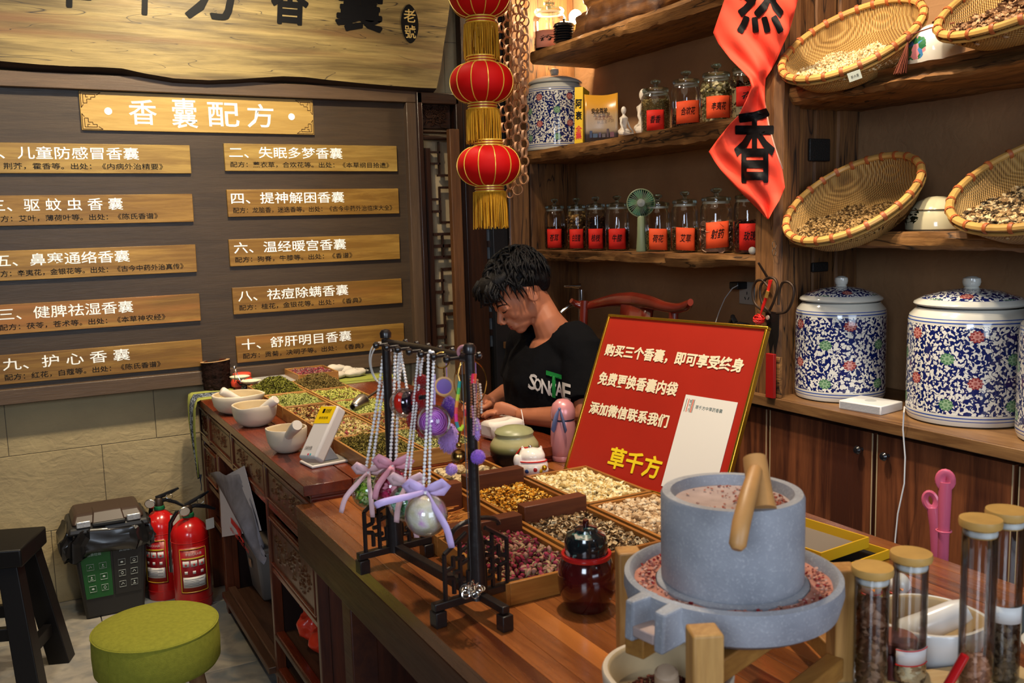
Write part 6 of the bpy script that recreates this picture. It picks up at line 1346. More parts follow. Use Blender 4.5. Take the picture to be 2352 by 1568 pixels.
# bark cup
m_barkc = plain('bark_cup', hexc('#1c0d08'), .75, var=.6, vs=50, bmp=1, bs=90)
b = at(497, 893, z=ZD+.004); Rb = 32*dep(b)/F; t = thing('bark_cup', 'dark tree-bark pen cup with pale rim standing on the green cloth', 'cup', (b.x+.006, b.y+.02, ZD+.004))
P = []; r = np.random.default_rng(2); nz_ = r.normal(0, .0016, (16, 40))
for j in range(16):
    z = .115*j/15; P.append([((Rb*(.93+.07*j/15)+nz_[j][i]+.002*math.sin(i*.9))*math.cos(2*PI*i/40), (Rb*(.93+.07*j/15)+nz_[j][i]+.002*math.sin(i*.9))*math.sin(2*PI*i/40), z+.004*math.cos(2*PI*i/40+.6)*(j/15)) for i in range(40)])
MB().grid(P, closed_u=True).build('bark', m_barkc, t, smooth=30)
P = [[(k*Rb*math.cos(2*PI*i/40), k*Rb*math.sin(2*PI*i/40), z+.004*math.cos(2*PI*i/40+.6)*(1 if z > .05 else 0)) for i in range(40)] for k, z in ((1.03, .1152), (.80, .1165), (.76, .10), (.74, .01), (.01, .008))]
mb = MB(); mb.grid(P, closed_u=True); mb.mi = [0 if i < 40 else 1 for i in range(len(mb.f))]; mb.build('wood_rim', [plain('rim_wood', hexc('#b08a60'), .5), plain('cup_inside', hexc('#4a2414'), .6)], t, smooth=40)
# green runner cloth hanging over the corner
m, nt, b_ = nt_new('runner_cloth'); uvn = nd(nt, 'ShaderNodeUVMap').outputs[0]; sp = nd(nt, 'ShaderNodeSeparateXYZ', {0: uvn}); v = coords(nt, (1, 1, 1), rnd=False)
nz1 = nd(nt, 'ShaderNodeTexNoise', {'Vector': v, 'Scale': 70.0, 'Detail': 3.0, 'Distortion': 1.5}); st_ = mth(nt, 'LESS_THAN', mth(nt, 'ABSOLUTE', mth(nt, 'SUBTRACT', sp.outputs[0], .5)), .24)
bd_ = mth(nt, 'GREATER_THAN', mth(nt, 'ABSOLUTE', mth(nt, 'SUBTRACT', sp.outputs[0], .5)), .21)
inn = mix(nt, mth(nt, 'GREATER_THAN', nz1.outputs[0], .53), hexc('#1c2434'), hexc('#8a93a0')); inn = mix(nt, bd_, inn, hexc('#151c2a'))
nt.links.new(mix(nt, st_, hexc('#8d9040'), inn), b_.inputs['Base Color']); b_.inputs['Roughness'].default_value = .9; bump(nt, b_, nz1.outputs[0], .2, .003); m_run = m
rn = thing('table_runner', 'long green cloth with dark patterned stripe draped along and over the desk corner', 'cloth', (DX0, 3.78, ZD))
y0r, y1r = 3.705, 3.905
def rsec(s): # path over the top then down the left side
    pass
path = [(.82, .0012), (.5, .0012), (.2, .0012), (.03, .0014), (.0, .001), (-.010, -.004), (-.016, -.03), (-.017, -.10), (-.014, -.18), (-.010, -.25), (-.008, -.31)]
P = []
for k, (x, z) in enumerate(path):
    row = []; dn = max(0, -z); sq = 1-.90*min(1, (dn/.31))**1.2
    for i in range(17):
        q = i/16; y = (y0r+y1r)/2-3.78-(q-.5)*(y1r-y0r)*sq-.02*dn/.3; wob = (.010*math.sin(q*15)*min(1, dn*8))
        row.append((x-abs(wob)*.8+(.0 if dn == 0 else -.002), y, z+(0 if dn == 0 else -.02*math.sin(q*3.1))))
    P.append(row)
mb = MB(); mb.grid(P, uv=True); mb.build('cloth', m_run, rn, smooth=70, solid=.0016)
MB().tube([(-.008, -.01, -.31), (-.010, -.012, -.335), (-.007, -.006, -.355), (-.010, -.012, -.375)], [.005, .002, .0015, .002], 6).build('cord_end', plain('cord_dark', (.03, .035, .05), .8), rn)
o = tag(MB().box((0, 0, 0), (.30, .10, .0016)).build('green_mat', plain('mat_green', hexc('#8d9040'), .85, var=.1, vs=60), None, smooth=0), 'olive green mat under the white pouches beside the far trays', 'mat'); p = at(880, 866, z=ZD+.003); o.location = (1.30, 3.80, ZD+.0035)
# pouches
m_pou = plain('pouch_cotton', hexc('#c2b6a6'), .9, var=.05, vs=60, bmp=.3); r = np.random.default_rng(6)
for k, (px, py, z, w_, L_, rz, lab) in enumerate(((722, 845, .016, .03, .05, .3, 'white cotton pouch at the left, with its drawstring loop'), (765, 850, .016, .032, .055, -.2, 'white cotton pouch in the middle front'), (770, 834, .040, .03, .05, .1, 'white cotton pouch lying on top of the pile'), (790, 842, .030, .028, .045, -.5, 'white cotton pouch at the back right of the pile'), (815, 848, .018, .032, .058, .35, 'white cotton pouch at the right end, nearest the pearl straps'))):
    p = at(px, py, y=3.87-(.02 if k in (1, 4) else 0)); t = thing('cotton_pouch', lab, 'pouch', (p.x, p.y, ZD+.005+z), rz, 'white cotton pouches')
    mb = MB(); mb.ball((0, 0, 0), (L_, w_, .019), 20, 12); o = mb.build('pouch', m_pou, t); tx = bpy.data.textures.new('pp', 'CLOUDS'); tx.noise_scale = .03
    bake(o, [('SUBSURF', dict(levels=1)), ('DISPLACE', dict(texture=tx, strength=.013, texture_coords='GLOBAL'))])
    MB().tube([(L_*.95, 0, 0), (L_*1.15, .006, .004), (L_*1.3, 0, .0), (L_*1.15, -.008, -.002), (L_*.97, 0, 0)], .0014, 5).build('drawstring', m_pou, t)
# balance scale
p = at(556, 889, z=ZDs); t = thing('balance_scale', 'small metal balance scale with two shallow cream dishes', 'scale', (.80, 3.755, ZDs), 1.85)
m_bm = plain('scale_metal', (.12, .11, .10), .25, .9); m_dish = plain('cream_enamel', hexc('#d8d0b4'), .25)
MB().box((0, 0, .008), (.13, .045, .014)).build('base', m_bm, t, bevel=.004); MB().tube([(-.045, 0, .03), (-.02, .0, .034), (.02, 0, .034), (.045, 0, .03)], .005, 8).build('beam', m_bm, t)
MB().box((0, 0, .022), (.03, .03, .022)).build('housing', m_bm, t, bevel=.006)
for q in (-1, 1):
    for a in range(3): an = 2*PI*a/3; MB().tube([(q*.045, 0, .03), (q*.045+.026*math.cos(an), .026*math.sin(an), .048)], .0018, 5).build('dish_support', m_bm, t)
    MB().lathe([(0, 0), (.02, .001), (.037, .010), (.040, .014), (.036, .0125), (.02, .004), (0, .003)], 28, 0, Tm(q*.045, 0, .046+.004*q)).build('dish', m_dish, t)
tg = MB(); tg.tube([(-.02, .03, .05), (-.012, .04, .085), (.0, .04, .10), (.008, .04, .085), (.012, .04, .05)], .0018, 6); tg.ball((.004, .04, .106), (.004, .007, .010)); tg.build('pointer_hoop', plain('steel', (.6, .58, .55), .25, 1), t)
# red pot
p = at(562, 862, y=3.88); t = thing('red_pot', 'small glossy red pot behind the scale dishes', 'pot', (.815, 3.885, ZDs)); m_rp = plain('red_glaze', hexc('#d84a34'), .15, coat=.5)
MB().lathe([(0, 0), (.03, 0), (.045, .012), (.047, .028), (.038, .043), (.034, .046)], 32).build('body', m_rp, t); MB().lathe([(.034, .046), (.0375, .048), (.0375, .062), (.030, .066), (0, .068)], 32).build('lid', m_rp, t)
# scoop
p0, p1 = at(812, 936, z=ZD+.052), at(875, 895, z=ZD+.085); t = thing('metal_scoop', 'small steel scoop lying in the bright green bud tray', 'scoop', p0)
d = p1-p0; Ms = frame((0, 0, 0), d, V((0, 0, 1))); mst = plain('brushed_steel', (.42, .38, .33), .3, 1)
L = d.length
mb = MB(); mb.lathe([(.011, -.004), (.016, .010), (.0225, .032), (.0255, .052), (.0255, .056), (.0, .058)], 28, 0, Ms @ Tm(0, 0, .002) @ Rm(PI/2, 'Y'), a0=0, a1=2*PI); mb.build('bowl', mst, t, smooth=50, solid=.001)
MB().tube([(.0258*math.cos(a)*0, .0258*math.cos(a), .0258*math.sin(a)) for a in [2*PI*i/28 for i in range(28)]], .0012, 6, 0, Ms @ Tm(.0555, 0, .002), closed=True).build('rim_bead', mst, t)
MB().tube([Ms @ V((.056, 0, .002)), Ms @ V((.066, 0, .003)), Ms @ V((L+.006, 0, .004))], [.0065, .0045, .005], 10).build('handle', mst, t)
# green pot, cat, thermos, plastic bag on and around the desk end
m, nt, b_ = nt_new('celadon_glaze'); v = coords(nt, (1, 1, 1), rnd=False); sp = nd(nt, 'ShaderNodeSeparateXYZ', {0: v})
nt.links.new(ramp(nt, mth(nt, 'MULTIPLY', sp.outputs[2], 8.0), [(.0, (.006, .006, .005)), (.42, (.010, .010, .008)), (.52, hexc('#6e6c40')), (.62, hexc('#a8a070')), (.8, hexc('#a0a078')), (1, hexc('#8f9068'))]).outputs[0], b_.inputs['Base Color']); b_.inputs['Roughness'].default_value = .3; m_cel = m
p = at(1176, 1062, z=ZTB); p = V((1.245, 2.310, ZDs)) if False else at(1176, 1075, z=ZTB+.001); Rp = 57*dep(p)/F
t = thing('green_jar', 'squat celadon jar with dark lower half and domed green lid', 'jar', (p.x+.025, 2.2, ZTB+.001)); 
t.location = (p.x+.01, p.y+.0, ZTB+.001)
MB().lathe([(0, 0), (Rp*.62, 0), (Rp*.72, .006), (Rp*.95, .035), (Rp, .058), (Rp*.97, .072), (Rp*.82, .088), (Rp*.76, .094), (Rp*.76, .099)], 48).build('body', m_cel, t)
MB().lathe([(Rp*.74, .098), (Rp*.78, .100), (Rp*.79, .105), (Rp*.72, .112), (Rp*.45, .120), (0, .124)], 48).build('lid', plain('celadon_lid', hexc('#8f9068'), .35, var=.08, vs=30), t)
m_cat = plain('cat_glaze', (.80, .74, .68), .12, coat=.5); m_rdp = plain('red_paint', (.55, .01, .01), .3); m_gld = plain('gold_metal', hexc('#d8a830'), .2, .9)
p = at(1231, 1098, z=ZTB+.001); t = thing('lucky_cat', 'round white ceramic beckoning cat with red collar and gold bells', 'figurine', (p.x, p.y+.02, ZTB+.001), -2.1)
mb = MB(); mb.ball((0, 0, .030), (.045, .045, .034), 28, 18); mb.ball((0, 0, .058), (.034, .037, .024), 28, 18)
for q in (-1, 1): mb.add([(-.008, q*.014, .076), (-.008, q*.036, .062), (.006, q*.026, .068), (-.004, q*.027, .090)], [(0, 1, 3), (1, 2, 3), (2, 0, 3), (0, 2, 1)])
mb.ball((.02, -.040, .050), (.011, .011, .02)); mb.ball((.026, .036, .026), (.011, .010, .010)); mb.ball((.020, -.036, .012), (.012, .010, .01)); mb.ball((-.036, .02, .03), (.012, .01, .02))
o = mb.build('body', m_cat, t); bake(o, [('REMESH', dict(mode='VOXEL', voxel_size=.0024)), ('SMOOTH', dict(iterations=3))])
MB().tube([(.0395*math.cos(a), .0405*math.sin(a), .046+.004*math.cos(a)) for a in [2*PI*i/32 for i in range(32)]], .0020, 6, closed=True).build('collar', m_rdp, t)
for q in (-1, 1): MB().add([(-.0035, q*.018, .0765), (-.0035, q*.032, .068), (-.0015, q*.0265, .0845)], [(0, 1, 2), (2, 1, 0)]).build('inner_ear', m_rdp, t, smooth=0, solid=.001)
for c in ((.045, -.03, .032), (.043, .034, .036)): mb = MB(); mb.ball(c, .0075, 14, 10); mb.tube([V(c)+V((0, -.0076, 0)), V(c)+V((0, .0076, 0))], .001, 5); mb.build('bell', m_gld, t)
MB().tube([(0, -.01, .082), (-.01, -.03, .078), (-.016, -.043, .060), (-.012, -.046, .048)], .0022, 6).build('red_cord', m_rdp, t); MB().ball((0, -.004, .084), .0055, 12, 8).build('metal_bead', plain('steel', (.6, .58, .55), .25, 1), t)
for k, (a, z, c) in enumerate(((.55, .026, '#c8a010'), (.2, .030, '#a02020'), (-.3, .026, '#203a70'), (.8, .030, '#1a1a1a'), (-.6, .030, '#c83010'))):
    MB().ball((.0445*math.cos(a)*math.cos((z-.03)*20), .0445*math.sin(a), z), (.0018, .006, .006), 8, 6, 0).build('painted_spot', plain('print_'+c[1:], hexc(c), .3), t)
# thermos
b = at(1296, 1058, z=ZTB+.001); s_ = dep(b)/F; Rt = 29*s_; Ht = 141*s_/math.cos(.15)
m_pk = plain('thermos_pink', hexc('#d08a8c'), .3, .25); t = thing('thermos', 'pink thermos bottle with a blue rabbit-ear strap beside the poster', 'bottle', (b.x+.008, b.y+.015, ZTB+.001), -2.4)
MB().lathe([(0, 0), (Rt*.93, 0), (Rt*.96, .004), (Rt*.97, .014), (Rt*.955, .0155), (Rt*.97, .017), (Rt*1.02, Ht*.2), (Rt*1.03, Ht*.38), (Rt*.96, Ht*.60), (Rt*.90, Ht*.655)], 36).build('body', m_pk, t)
MB().lathe([(Rt*.90, Ht*.655), (Rt*.91, Ht*.66), (Rt*.91, Ht*.68), (Rt*.90, Ht*.685)], 36).build('neck_band', plain('band_navy', (.03, .03, .06), .3), t)
MB().lathe([(Rt*.96, Ht*.685), (Rt*1.0, Ht*.74), (Rt*.98, Ht*.82), (Rt*.80, Ht*.92), (Rt*.45, Ht*.985), (0, Ht)], 36).build('cap', m_pk, t)
for q in (-1, 1): MB().tube([(Rt*.92, q*.002, Ht*.86), (Rt*1.12, q*.007, Ht*.78), (Rt*1.12, q*.013, Ht*.66), (Rt*1.10, q*.018, Ht*.54), (Rt*1.08, q*.017, Ht*.49)], [.003, .007, .0085, .0085, .002], 10, flat=.45).build('ear_strap', plain('strap_blue', hexc('#5c6488'), .5), t)
MB().ball((Rt*.93, 0, Ht*.87), .0045, 10, 8).build('strap_knob', plain('strap_blue', hexc('#5c6488'), .5), t)
# plastic bag with white block
b = at(1158, 1008, z=ZDs); t = thing('plastic_bag', 'clear zip bag holding a white block on the desk before his hands', 'bag', (b.x+.01, b.y+.03, ZDs), .15)
o = MB().box((0, 0, .028), (.12, .075, .052)).build('white_contents', plain('white_block', hexc('#dcd2c8'), .7), t, bevel=.012)
m_bag = glass('bag_film', (.96, .96, .97), .1)
P = []; r = np.random.default_rng(12)
for j in range(9):
    v_ = j/8; P.append([((-.075+.15*i/12)*(1-.1*v_), -.045+.10*v_, .006+.062*math.sin(v_*PI*.9)**.5*(1-.3*abs(i-6)/6)+r.normal(0, .0018)) for i in range(13)])
MB().grid(P).build('film', m_bag, t, smooth=70); MB().tube([(.062, -.03, .03), (.078, .0, .062), (.098, .03, .066)], .0015, 5).build('zip_edge', plain('zip_white', (.7, .66, .66), .3), t)
# ================================================================== STONE MILL
MC = V((.835, .933, 0)); 
m, nt, b_ = nt_new('mill_stone'); v = coords(nt, (1, 1, 1), rnd=False)
n1 = nd(nt, 'ShaderNodeTexNoise', {'Vector': v, 'Scale': 14.0, 'Detail': 5.0}); n2 = nd(nt, 'ShaderNodeTexNoise', {'Vector': v, 'Scale': 260.0, 'Detail': 2.0})
c_ = ramp(nt, n1.outputs[0], [(.3, hexc('#7d7f86')), (.7, hexc('#9a9ca2'))]).outputs[0]; c_ = mix(nt, ramp(nt, n2.outputs[0], [(.55, (0, 0, 0)), (.75, (.5, .5, .5))]).outputs[0], c_, hexc('#b8b8ba'))
nt.links.new(c_, b_.inputs['Base Color']); b_.inputs['Roughness'].default_value = .62; bump(nt, b_, n2.outputs[0], .25, .002); m_st = m
m_pdr = plain('pink_powder', hexc('#b07a6a'), .9, var=.22, vs=45, bmp=.5, bs=120); m_pdr2 = M3('#8a2c2c')
m_pst = plain('powdered_stone', hexc('#a8948e'), .85, var=.18, vs=30)
mw = wood('mill_frame_wood', hexc('#a06c34'), hexc('#d8a862'), 2, 1.2, .5, bst=.12); mwx = wood('mill_frame_wood_x', hexc('#80501f'), hexc('#b8843e'), 0, 1.2, .5, bst=.12)
mill = thing('stone_mill', 'grey hand stone mill with wooden crank, dusted with pink powder', 'mill', (MC.x, MC.y, ZTB+.0005))
z_ = lambda z: z-ZTB
MB().lathe([(0, z_(.972)), (.094, z_(.972)), (.0955, z_(.976)), (.0955, z_(1.088)), (.093, z_(1.093)), (.082, z_(1.093)), (.080, z_(1.087)), (.076, z_(1.076)), (0, z_(1.074))], 72).build('upper_stone', m_st, mill, smooth=35)
MB().lathe([(.0785, z_(1.079)), (.074, z_(1.0782)), (.05, z_(1.0768)), (0, z_(1.076))], 48).build('powder_layer', m_pst, mill)
MB().lathe([(0, z_(.926)), (.125, z_(.926)), (.140, z_(.936)), (.147, z_(.962)), (.146, z_(.979)), (.139, z_(.982)), (.134, z_(.976)), (.131, z_(.960)), (.110, z_(.955)), (.103, z_(.958)), (.102, z_(.969)), (.098, z_(.9715)), (0, z_(.9715))], 72).build('lower_stone', m_st, mill, smooth=40)
P = [[(rr*math.cos(2*PI*i/64), rr*math.sin(2*PI*i/64), z_(z)+.0015*math.sin(i*1.1)) for i in range(64)] for rr, z in ((.1335, .967), (.124, .964), (.113, .9635), (.1035, .967))]
MB().grid(P, closed_u=True).build('powder_ring', m_pdr, mill)
r = np.random.default_rng(21); k = 420; th = r.uniform(0, 6.28, k); rr = r.uniform(.105, .130, k); scatter('petal_crumbs', [BL, CU], [m_pdr2, M3('#a86a5c'), M3('#c09a8c')], mill, np.c_[rr*np.cos(th), rr*np.sin(th), np.full(k, z_(.9675))], .005*r.uniform(.4, 1.4, k), r)
k = 380; th = r.normal(-.6, .9, k); rr = .073*np.sqrt(r.uniform(0, 1, k)); scatter('petal_crumbs', [BL, CU], [M3('#a8503c'), M3('#b0705c'), M3('#c8a090')], mill, np.c_[rr*np.cos(th), rr*np.sin(th), np.full(k, z_(1.0785))], .0045*r.uniform(.4, 1.3, k), r)
# spout: two wedge lips on the near left rim
sa = math.atan2(*(lambda p: (p.y-MC.y, p.x-MC.x))(at(1450, 1385, z=.99)))
for q in (-1, 1):
    M = Rm(sa, 'Z'); MB().add([tuple(M @ V(p)) for p in [(.132, q*.012, z_(.932)), (.176, q*.018, z_(.926)), (.176, q*.033, z_(.926)), (.132, q*.036, z_(.932)), (.132, q*.012, z_(.981)), (.174, q*.018, z_(.979)), (.172, q*.034, z_(.977)), (.132, q*.036, z_(.981))]], [(3, 2, 1, 0), (4, 5, 6, 7), (0, 1, 5, 4), (1, 2, 6, 5), (2, 3, 7, 6), (3, 0, 4, 7)] if q > 0 else [(0, 1, 2, 3), (7, 6, 5, 4), (4, 5, 1, 0), (5, 6, 2, 1), (6, 7, 3, 2), (7, 4, 0, 3)]).build('spout_lip', m_st, mill, smooth=0, bevel=.003)
MB().box((.153, 0, z_(.941)), (.046, .036, .014), 0, Rm(sa, 'Z')).build('spout_floor', m_pst, mill, bevel=.002)
# frame
Lp, Fp, Rp_ = at(1443, 1262, d=1.42), at(1618, 1445, z=.995), at(1938, 1300, d=1.32)
Bp = Lp+Rp_-Fp; ang = math.atan2(Rp_.y-Fp.y, Rp_.x-Fp.x)
for p in (Lp, Fp, Rp_, Bp):
    zt2 = p.z if p is not Bp else .97; MB().box((0, 0, (zt2-ZTB)/2), (.036, .036, zt2-ZTB), 0, Tm(p.x-MC.x, p.y-MC.y, 0) @ Rm(-.42, 'Z')).build('post', mw, mill, bevel=.003)
for a, c in ((Fp, Rp_), (Rp_, Bp), (Bp, Lp)):
    d = c-a; L = math.hypot(d.x, d.y)-.046; m_ = (a+c)/2; an = math.atan2(d.y, d.x)
    for zz, hh in ((.822, .030),): MB().box((0, 0, zz-ZTB), (L, .026, hh), 0, Tm(m_.x-MC.x, m_.y-MC.y, 0) @ Rm(an, 'Z')).build('rail', mwx, mill, bevel=.002)
for q in (-1, 1): MB().box((0, q*.055, z_(.909)), (.30, .030, .030), 0, Rm(ang, 'Z')).build('bearer', mwx, mill, bevel=.002)
# crank
c0 = at(1752, 1172, z=1.09)-V((MC.x, MC.y, ZTB)); ct = at(1733, 1052, d=1.215)-V((MC.x, MC.y, ZTB)); 
mcr = plain('crank_wood', hexc('#b8864e'), .45, var=.12, vs=25)
MB().tube([c0, c0.lerp(ct, .3), c0.lerp(ct, .9), ct], [.0175, .0160, .0155, .0150], 20).build('crank_peg', mcr, mill)
h0, h1, h2, h3 = [at(px, py, d=d)-V((MC.x, MC.y, ZTB)) for px, py, d in ((1735, 1082, 1.19), (1718, 1140, 1.135), (1702, 1205, 1.105), (1694, 1252, 1.095))]
MB().tube([h0, h1, h2, h3, h3+(h3-h2).normalized()*.006], [.009, .0108, .0112, .0105, .006], 16).build('crank_handle', mcr, mill)
# ---- mortar before the mill (bottom edge)
p = at(1532, 1568, z=ZTB+.02); 
R = .090; b = at(1533, 1540, z=ZTB+.078); b.z = ZTB+.0006
mf = mortar('white mortar at the bottom edge in front of the mill', b, R, .082, -2.6, None, powder=['#5a2a1c', '#7a4a34'])
r = np.random.default_rng(31); k = 1500; th = r.uniform(0, 6.28, k); rr = .062*np.sqrt(r.uniform(0, 1, k)); scatter('dark_powder', [BL], [M3('#5a2c20'), M3('#6e3a2c'), M3('#3e1c14')], mf, np.c_[rr*np.cos(th), rr*np.sin(th), .036+r.uniform(0, .006, k)], .006*r.uniform(.5, 1.2, k), r)
pa = b+V((.0, .0, .040)); o = MB().tube([(0, 0, 0), (-.004, -.002, .02), (-.01, -.008, .052), (-.011, -.009, .056)], [.020, .017, .016, .012], 18).build('pestle', plain('pestle_wood', hexc('#b09478'), .5), None); o.location = pa+V((-.012, -.018, 0)); tag(o, 'short pale pestle standing in the mortar at the bottom edge', 'pestle')
# ---- dark red jar with black lid
p = at(1350, 1405, z=ZTB); Rj = 68*dep(p)/F; t = thing('dark_red_jar', 'glossy dark red lidded jar between rosebud tray and stone mill', 'jar', (p.x+.012, p.y+.02, ZTB+.0005))
m_dr = plain('oxblood_glaze', (.045, .003, .003), .12, coat=.7, var=.5, vs=25); m_rr = plain('red_ring', (.42, .012, .012), .2, coat=.4)
MB().lathe([(0, 0), (Rj*.70, 0), (Rj*.78, .006), (Rj*.97, .034), (Rj*1.0, .055), (Rj*.95, .078), (Rj*.84, .092), (Rj*.80, .095)], 48).build('body', m_dr, t)
MB().lathe([(Rj*.74, .094), (Rj*.84, .094), (Rj*.87, .0975), (Rj*.85, .102), (Rj*.74, .103)], 48).build('red_band', m_rr, t)
m, nt, b_ = nt_new('painted_black_lid'); v = coords(nt, (1, 1, 1), rnd=False); n1 = nd(nt, 'ShaderNodeTexNoise', {'Vector': v, 'Scale': 42.0, 'Detail': 3.0, 'Distortion': 1.0})
nt.links.new(ramp(nt, n1.outputs[0], [(.0, (.008, .010, .012)), (.56, (.008, .010, .012)), (.60, hexc('#1e5a58')), (.66, hexc('#b0a89a'))]).outputs[0], b_.inputs['Base Color']); b_.inputs['Roughness'].default_value = .12; b_.inputs['Coat Weight'].default_value = .6
MB().lathe([(Rj*.72, .102), (Rj*.73, .110), (Rj*.74, .125), (Rj*.66, .136), (Rj*.42, .142), (Rj*.38, .147), (Rj*.16, .150), (0, .151)], 48).build('lid', m, t)
MB().lathe([(0, .15), (Rj*.09, .150), (Rj*.12, .156), (Rj*.10, .162), (0, .163)], 16).build('knob', m_dr, t)
# ---- yellow card trays
m_yb = plain('yellow_card', hexc('#d8a818'), .5); m_yg = plain('grey_lining', hexc('#7a7066'), .8); 
yA, yB, yC = at(1988, 1262, z=ZTB+.03), at(1845, 1210, z=ZTB+.03), at(1880, 1290, z=ZTB+.03)
for k, (cx, cy, z0, w_, d_, h_, lin, lab) in enumerate(((1.43, 1.33, 0, .15, .22, .018, plain('black_lining', (.012, .012, .013), .6), 'lower yellow box tray with black lining'), (1.405, 1.36, .0185, .15, .22, .022, m_yg, 'upper yellow box tray with grey lining behind the stone mill'))):
    t = thing('yellow_box', lab, 'box', (cx, cy, ZTB+.0008+z0), .09)
    MB().box((0, 0, .0015), (w_-.004, d_-.004, .003)).build('base', lin, t, smooth=0)
    for q in (-1, 1):
        MB().box((q*(w_/2-.0015), 0, h_/2), (.003, d_, h_)).build('side', m_yb, t, smooth=0); MB().box((0, q*(d_/2-.0015), h_/2), (w_-.006, .003, h_)).build('side', m_yb, t, smooth=0)
# ---- glass tubes with bamboo lids in a pale rack base
m_cork = plain('bamboo_lid', hexc('#b8904e'), .4, var=.12, vs=30); m_tg = glass('tube_glass', (.97, .97, .96)); m_bs = wood('rack_base_wood', hexc('#b8935e'), hexc('#dcc08c'), 0, 1.4, .5)
o = MB().box((0, 0, .015), (.32, .15, .030)).build('rack_base', m_bs, None, bevel=.002); o.location = (1.085, .78, ZTB+.0006); o.rotation_euler = (0, 0, -.30); tag(o, 'pale wooden base board under the four glass tubes', 'board')
rg2 = np.random.default_rng(77)
for k, (px, pyb, pyt, wpx, fillpy, cols_, ps, lab) in enumerate(((1998, 1578, 1300, 84, 1375, ['#6a4632', '#92705a', '#4a2e20'], .017, 'shorter glass tube of dark brown beans, leftmost beside the mill'), (2085, 1560, 1268, 84, 1500, ['#d0b48a', '#a8845c', '#e8d8b4'], .019, 'glass tube with pale beads low down, second from the left'), (2238, 1590, 1190, 84, 1512, ['#b07858', '#8a5840', '#c89478'], .018, 'tall glass tube with reddish brown beads, behind the red stick'), (2298, 1556, 1170, 84, 1430, ['#4c4034', '#6c5c48', '#342a20'], .012, 'tall glass tube of dark seeds with white label, at the right edge'))):
    b = at(px, pyb, z=ZTB+.031); sc = dep(b)/F; R = wpx/2*sc*.90; b = b+V((R*.35, R*.6, 0)) if False else b
    tp = at(px+.03*(pyb-pyt)*0, pyt, d=1); H = None
    # height from the photo: find z whose projection hits pyt above the base
    lo_, hi_ = .05, .6
    for _ in range(30):
        md_ = (lo_+hi_)/2; q = b+V((0, 0, md_))-CAM; yy = 784-F*q.dot(UP)/q.dot(_fw)
        if yy > pyt: lo_ = md_
        else: hi_ = md_
    H = lo_; b.z = ZTB+.031
    lo_, hi_ = .0, .6
    for _ in range(30):
        md_ = (lo_+hi_)/2; q = b+V((0, 0, md_))-CAM; yy = 784-F*q.dot(UP)/q.dot(_fw)
        if yy > fillpy: lo_ = md_
        else: hi_ = md_
    hf = lo_
    t = thing('glass_tube', lab, 'tube', b, 0, 'glass tubes with bamboo lids')
    MB().lathe([(0, .001), (R*.9, .001), (R, .006), (R, H-.012)], 32).build('body', m_tg, t)
    MB().lathe([(R*.96, .005), (R*.96, H-.014)], 32).build('inner_wall', m_tg, t)
    MB().lathe([(R*.90, H-.024), (R*.94, H-.010), (R*.94, H-.0125), (R*1.18, H-.0105), (R*1.22, H-.005), (R*1.18, H), (0, H)], 32).build('bamboo_lid', m_cork, t); MB().lathe([(R*.95, H-.022), (R*.97, H-.018), (R*.95, H-.014)], 32).build('seal_ring', plain('seal_clear', (.6, .6, .58), .2), t)
    n = int(hf/.27*1500*(.012/ps)**2*.5)+200; th = rg2.uniform(0, 2*PI, n); rr = R*.90*np.sqrt(rg2.uniform(.25, 1, n)); zz = rg2.uniform(.006, max(.01, hf), n)
    scatter('tube_filling', [BR], [M3(c) for c in cols_], t, np.c_[(rr-ps*.4)*np.cos(th), (rr-ps*.4)*np.sin(th), zz], ps*rg2.uniform(.75, 1.2, n), rg2, smooth=True)
    bed = MB().lathe([(0, .004), (R*.5, .004), (R*.5, hf-ps*.6), (0, hf-ps*.6)], 18).build('bed', M3(cols_[-1] if k != 1 else cols_[1]), t); bed['kind'] = 'stuff'
    if k == 3:
        a0_ = -2.3; P = [[((R+.001)*math.cos(a0_+.95*(2*i/10-1)), (R+.001)*math.sin(a0_+.95*(2*i/10-1)), hf+.008+.024*j) for i in range(11)] for j in range(2)]
        la = MB().grid(P).build('white_label', plain('label_white', (.62, .61, .58), .5), t, solid=.0005)
        for q_, w_ in ((-.45, .006), (.1, .004), (.35, .003)): MB().box(((R+.0018)*math.cos(a0_+q_), (R+.0018)*math.sin(a0_+q_), hf+.020), (.001, w_, .007), 0).build('printed_mark', m_ink, la, smooth=0) if False else None
        lettering('label_lettering', '决明子', m_ink, t, (R*1.06*math.cos(a0_-.5), R*1.06*math.sin(a0_-.5), hf+.016), (-math.sin(a0_), math.cos(a0_), 0), (0, 0, 1), R*.9, .008)
    if k == 1:
        P = [[((R+.001)*math.cos(-2.2+1.0*(2*i/10-1)), (R+.001)*math.sin(-2.2+1.0*(2*i/10-1)), .028+.024*j+.006*i/10) for i in range(11)] for j in range(2)]; la = MB().grid(P).build('paper_label', plain('label_pale', (.60, .55, .52), .5), t, solid=.0005)
        for j in range(2): MB().tube([((R+.0016)*math.cos(-2.2+1.0*(2*i/10-1)), (R+.0016)*math.sin(-2.2+1.0*(2*i/10-1)), .029+.022*j+.006*i/10) for i in range(11)], .0009, 4).build('red_line', m_rdp, la)
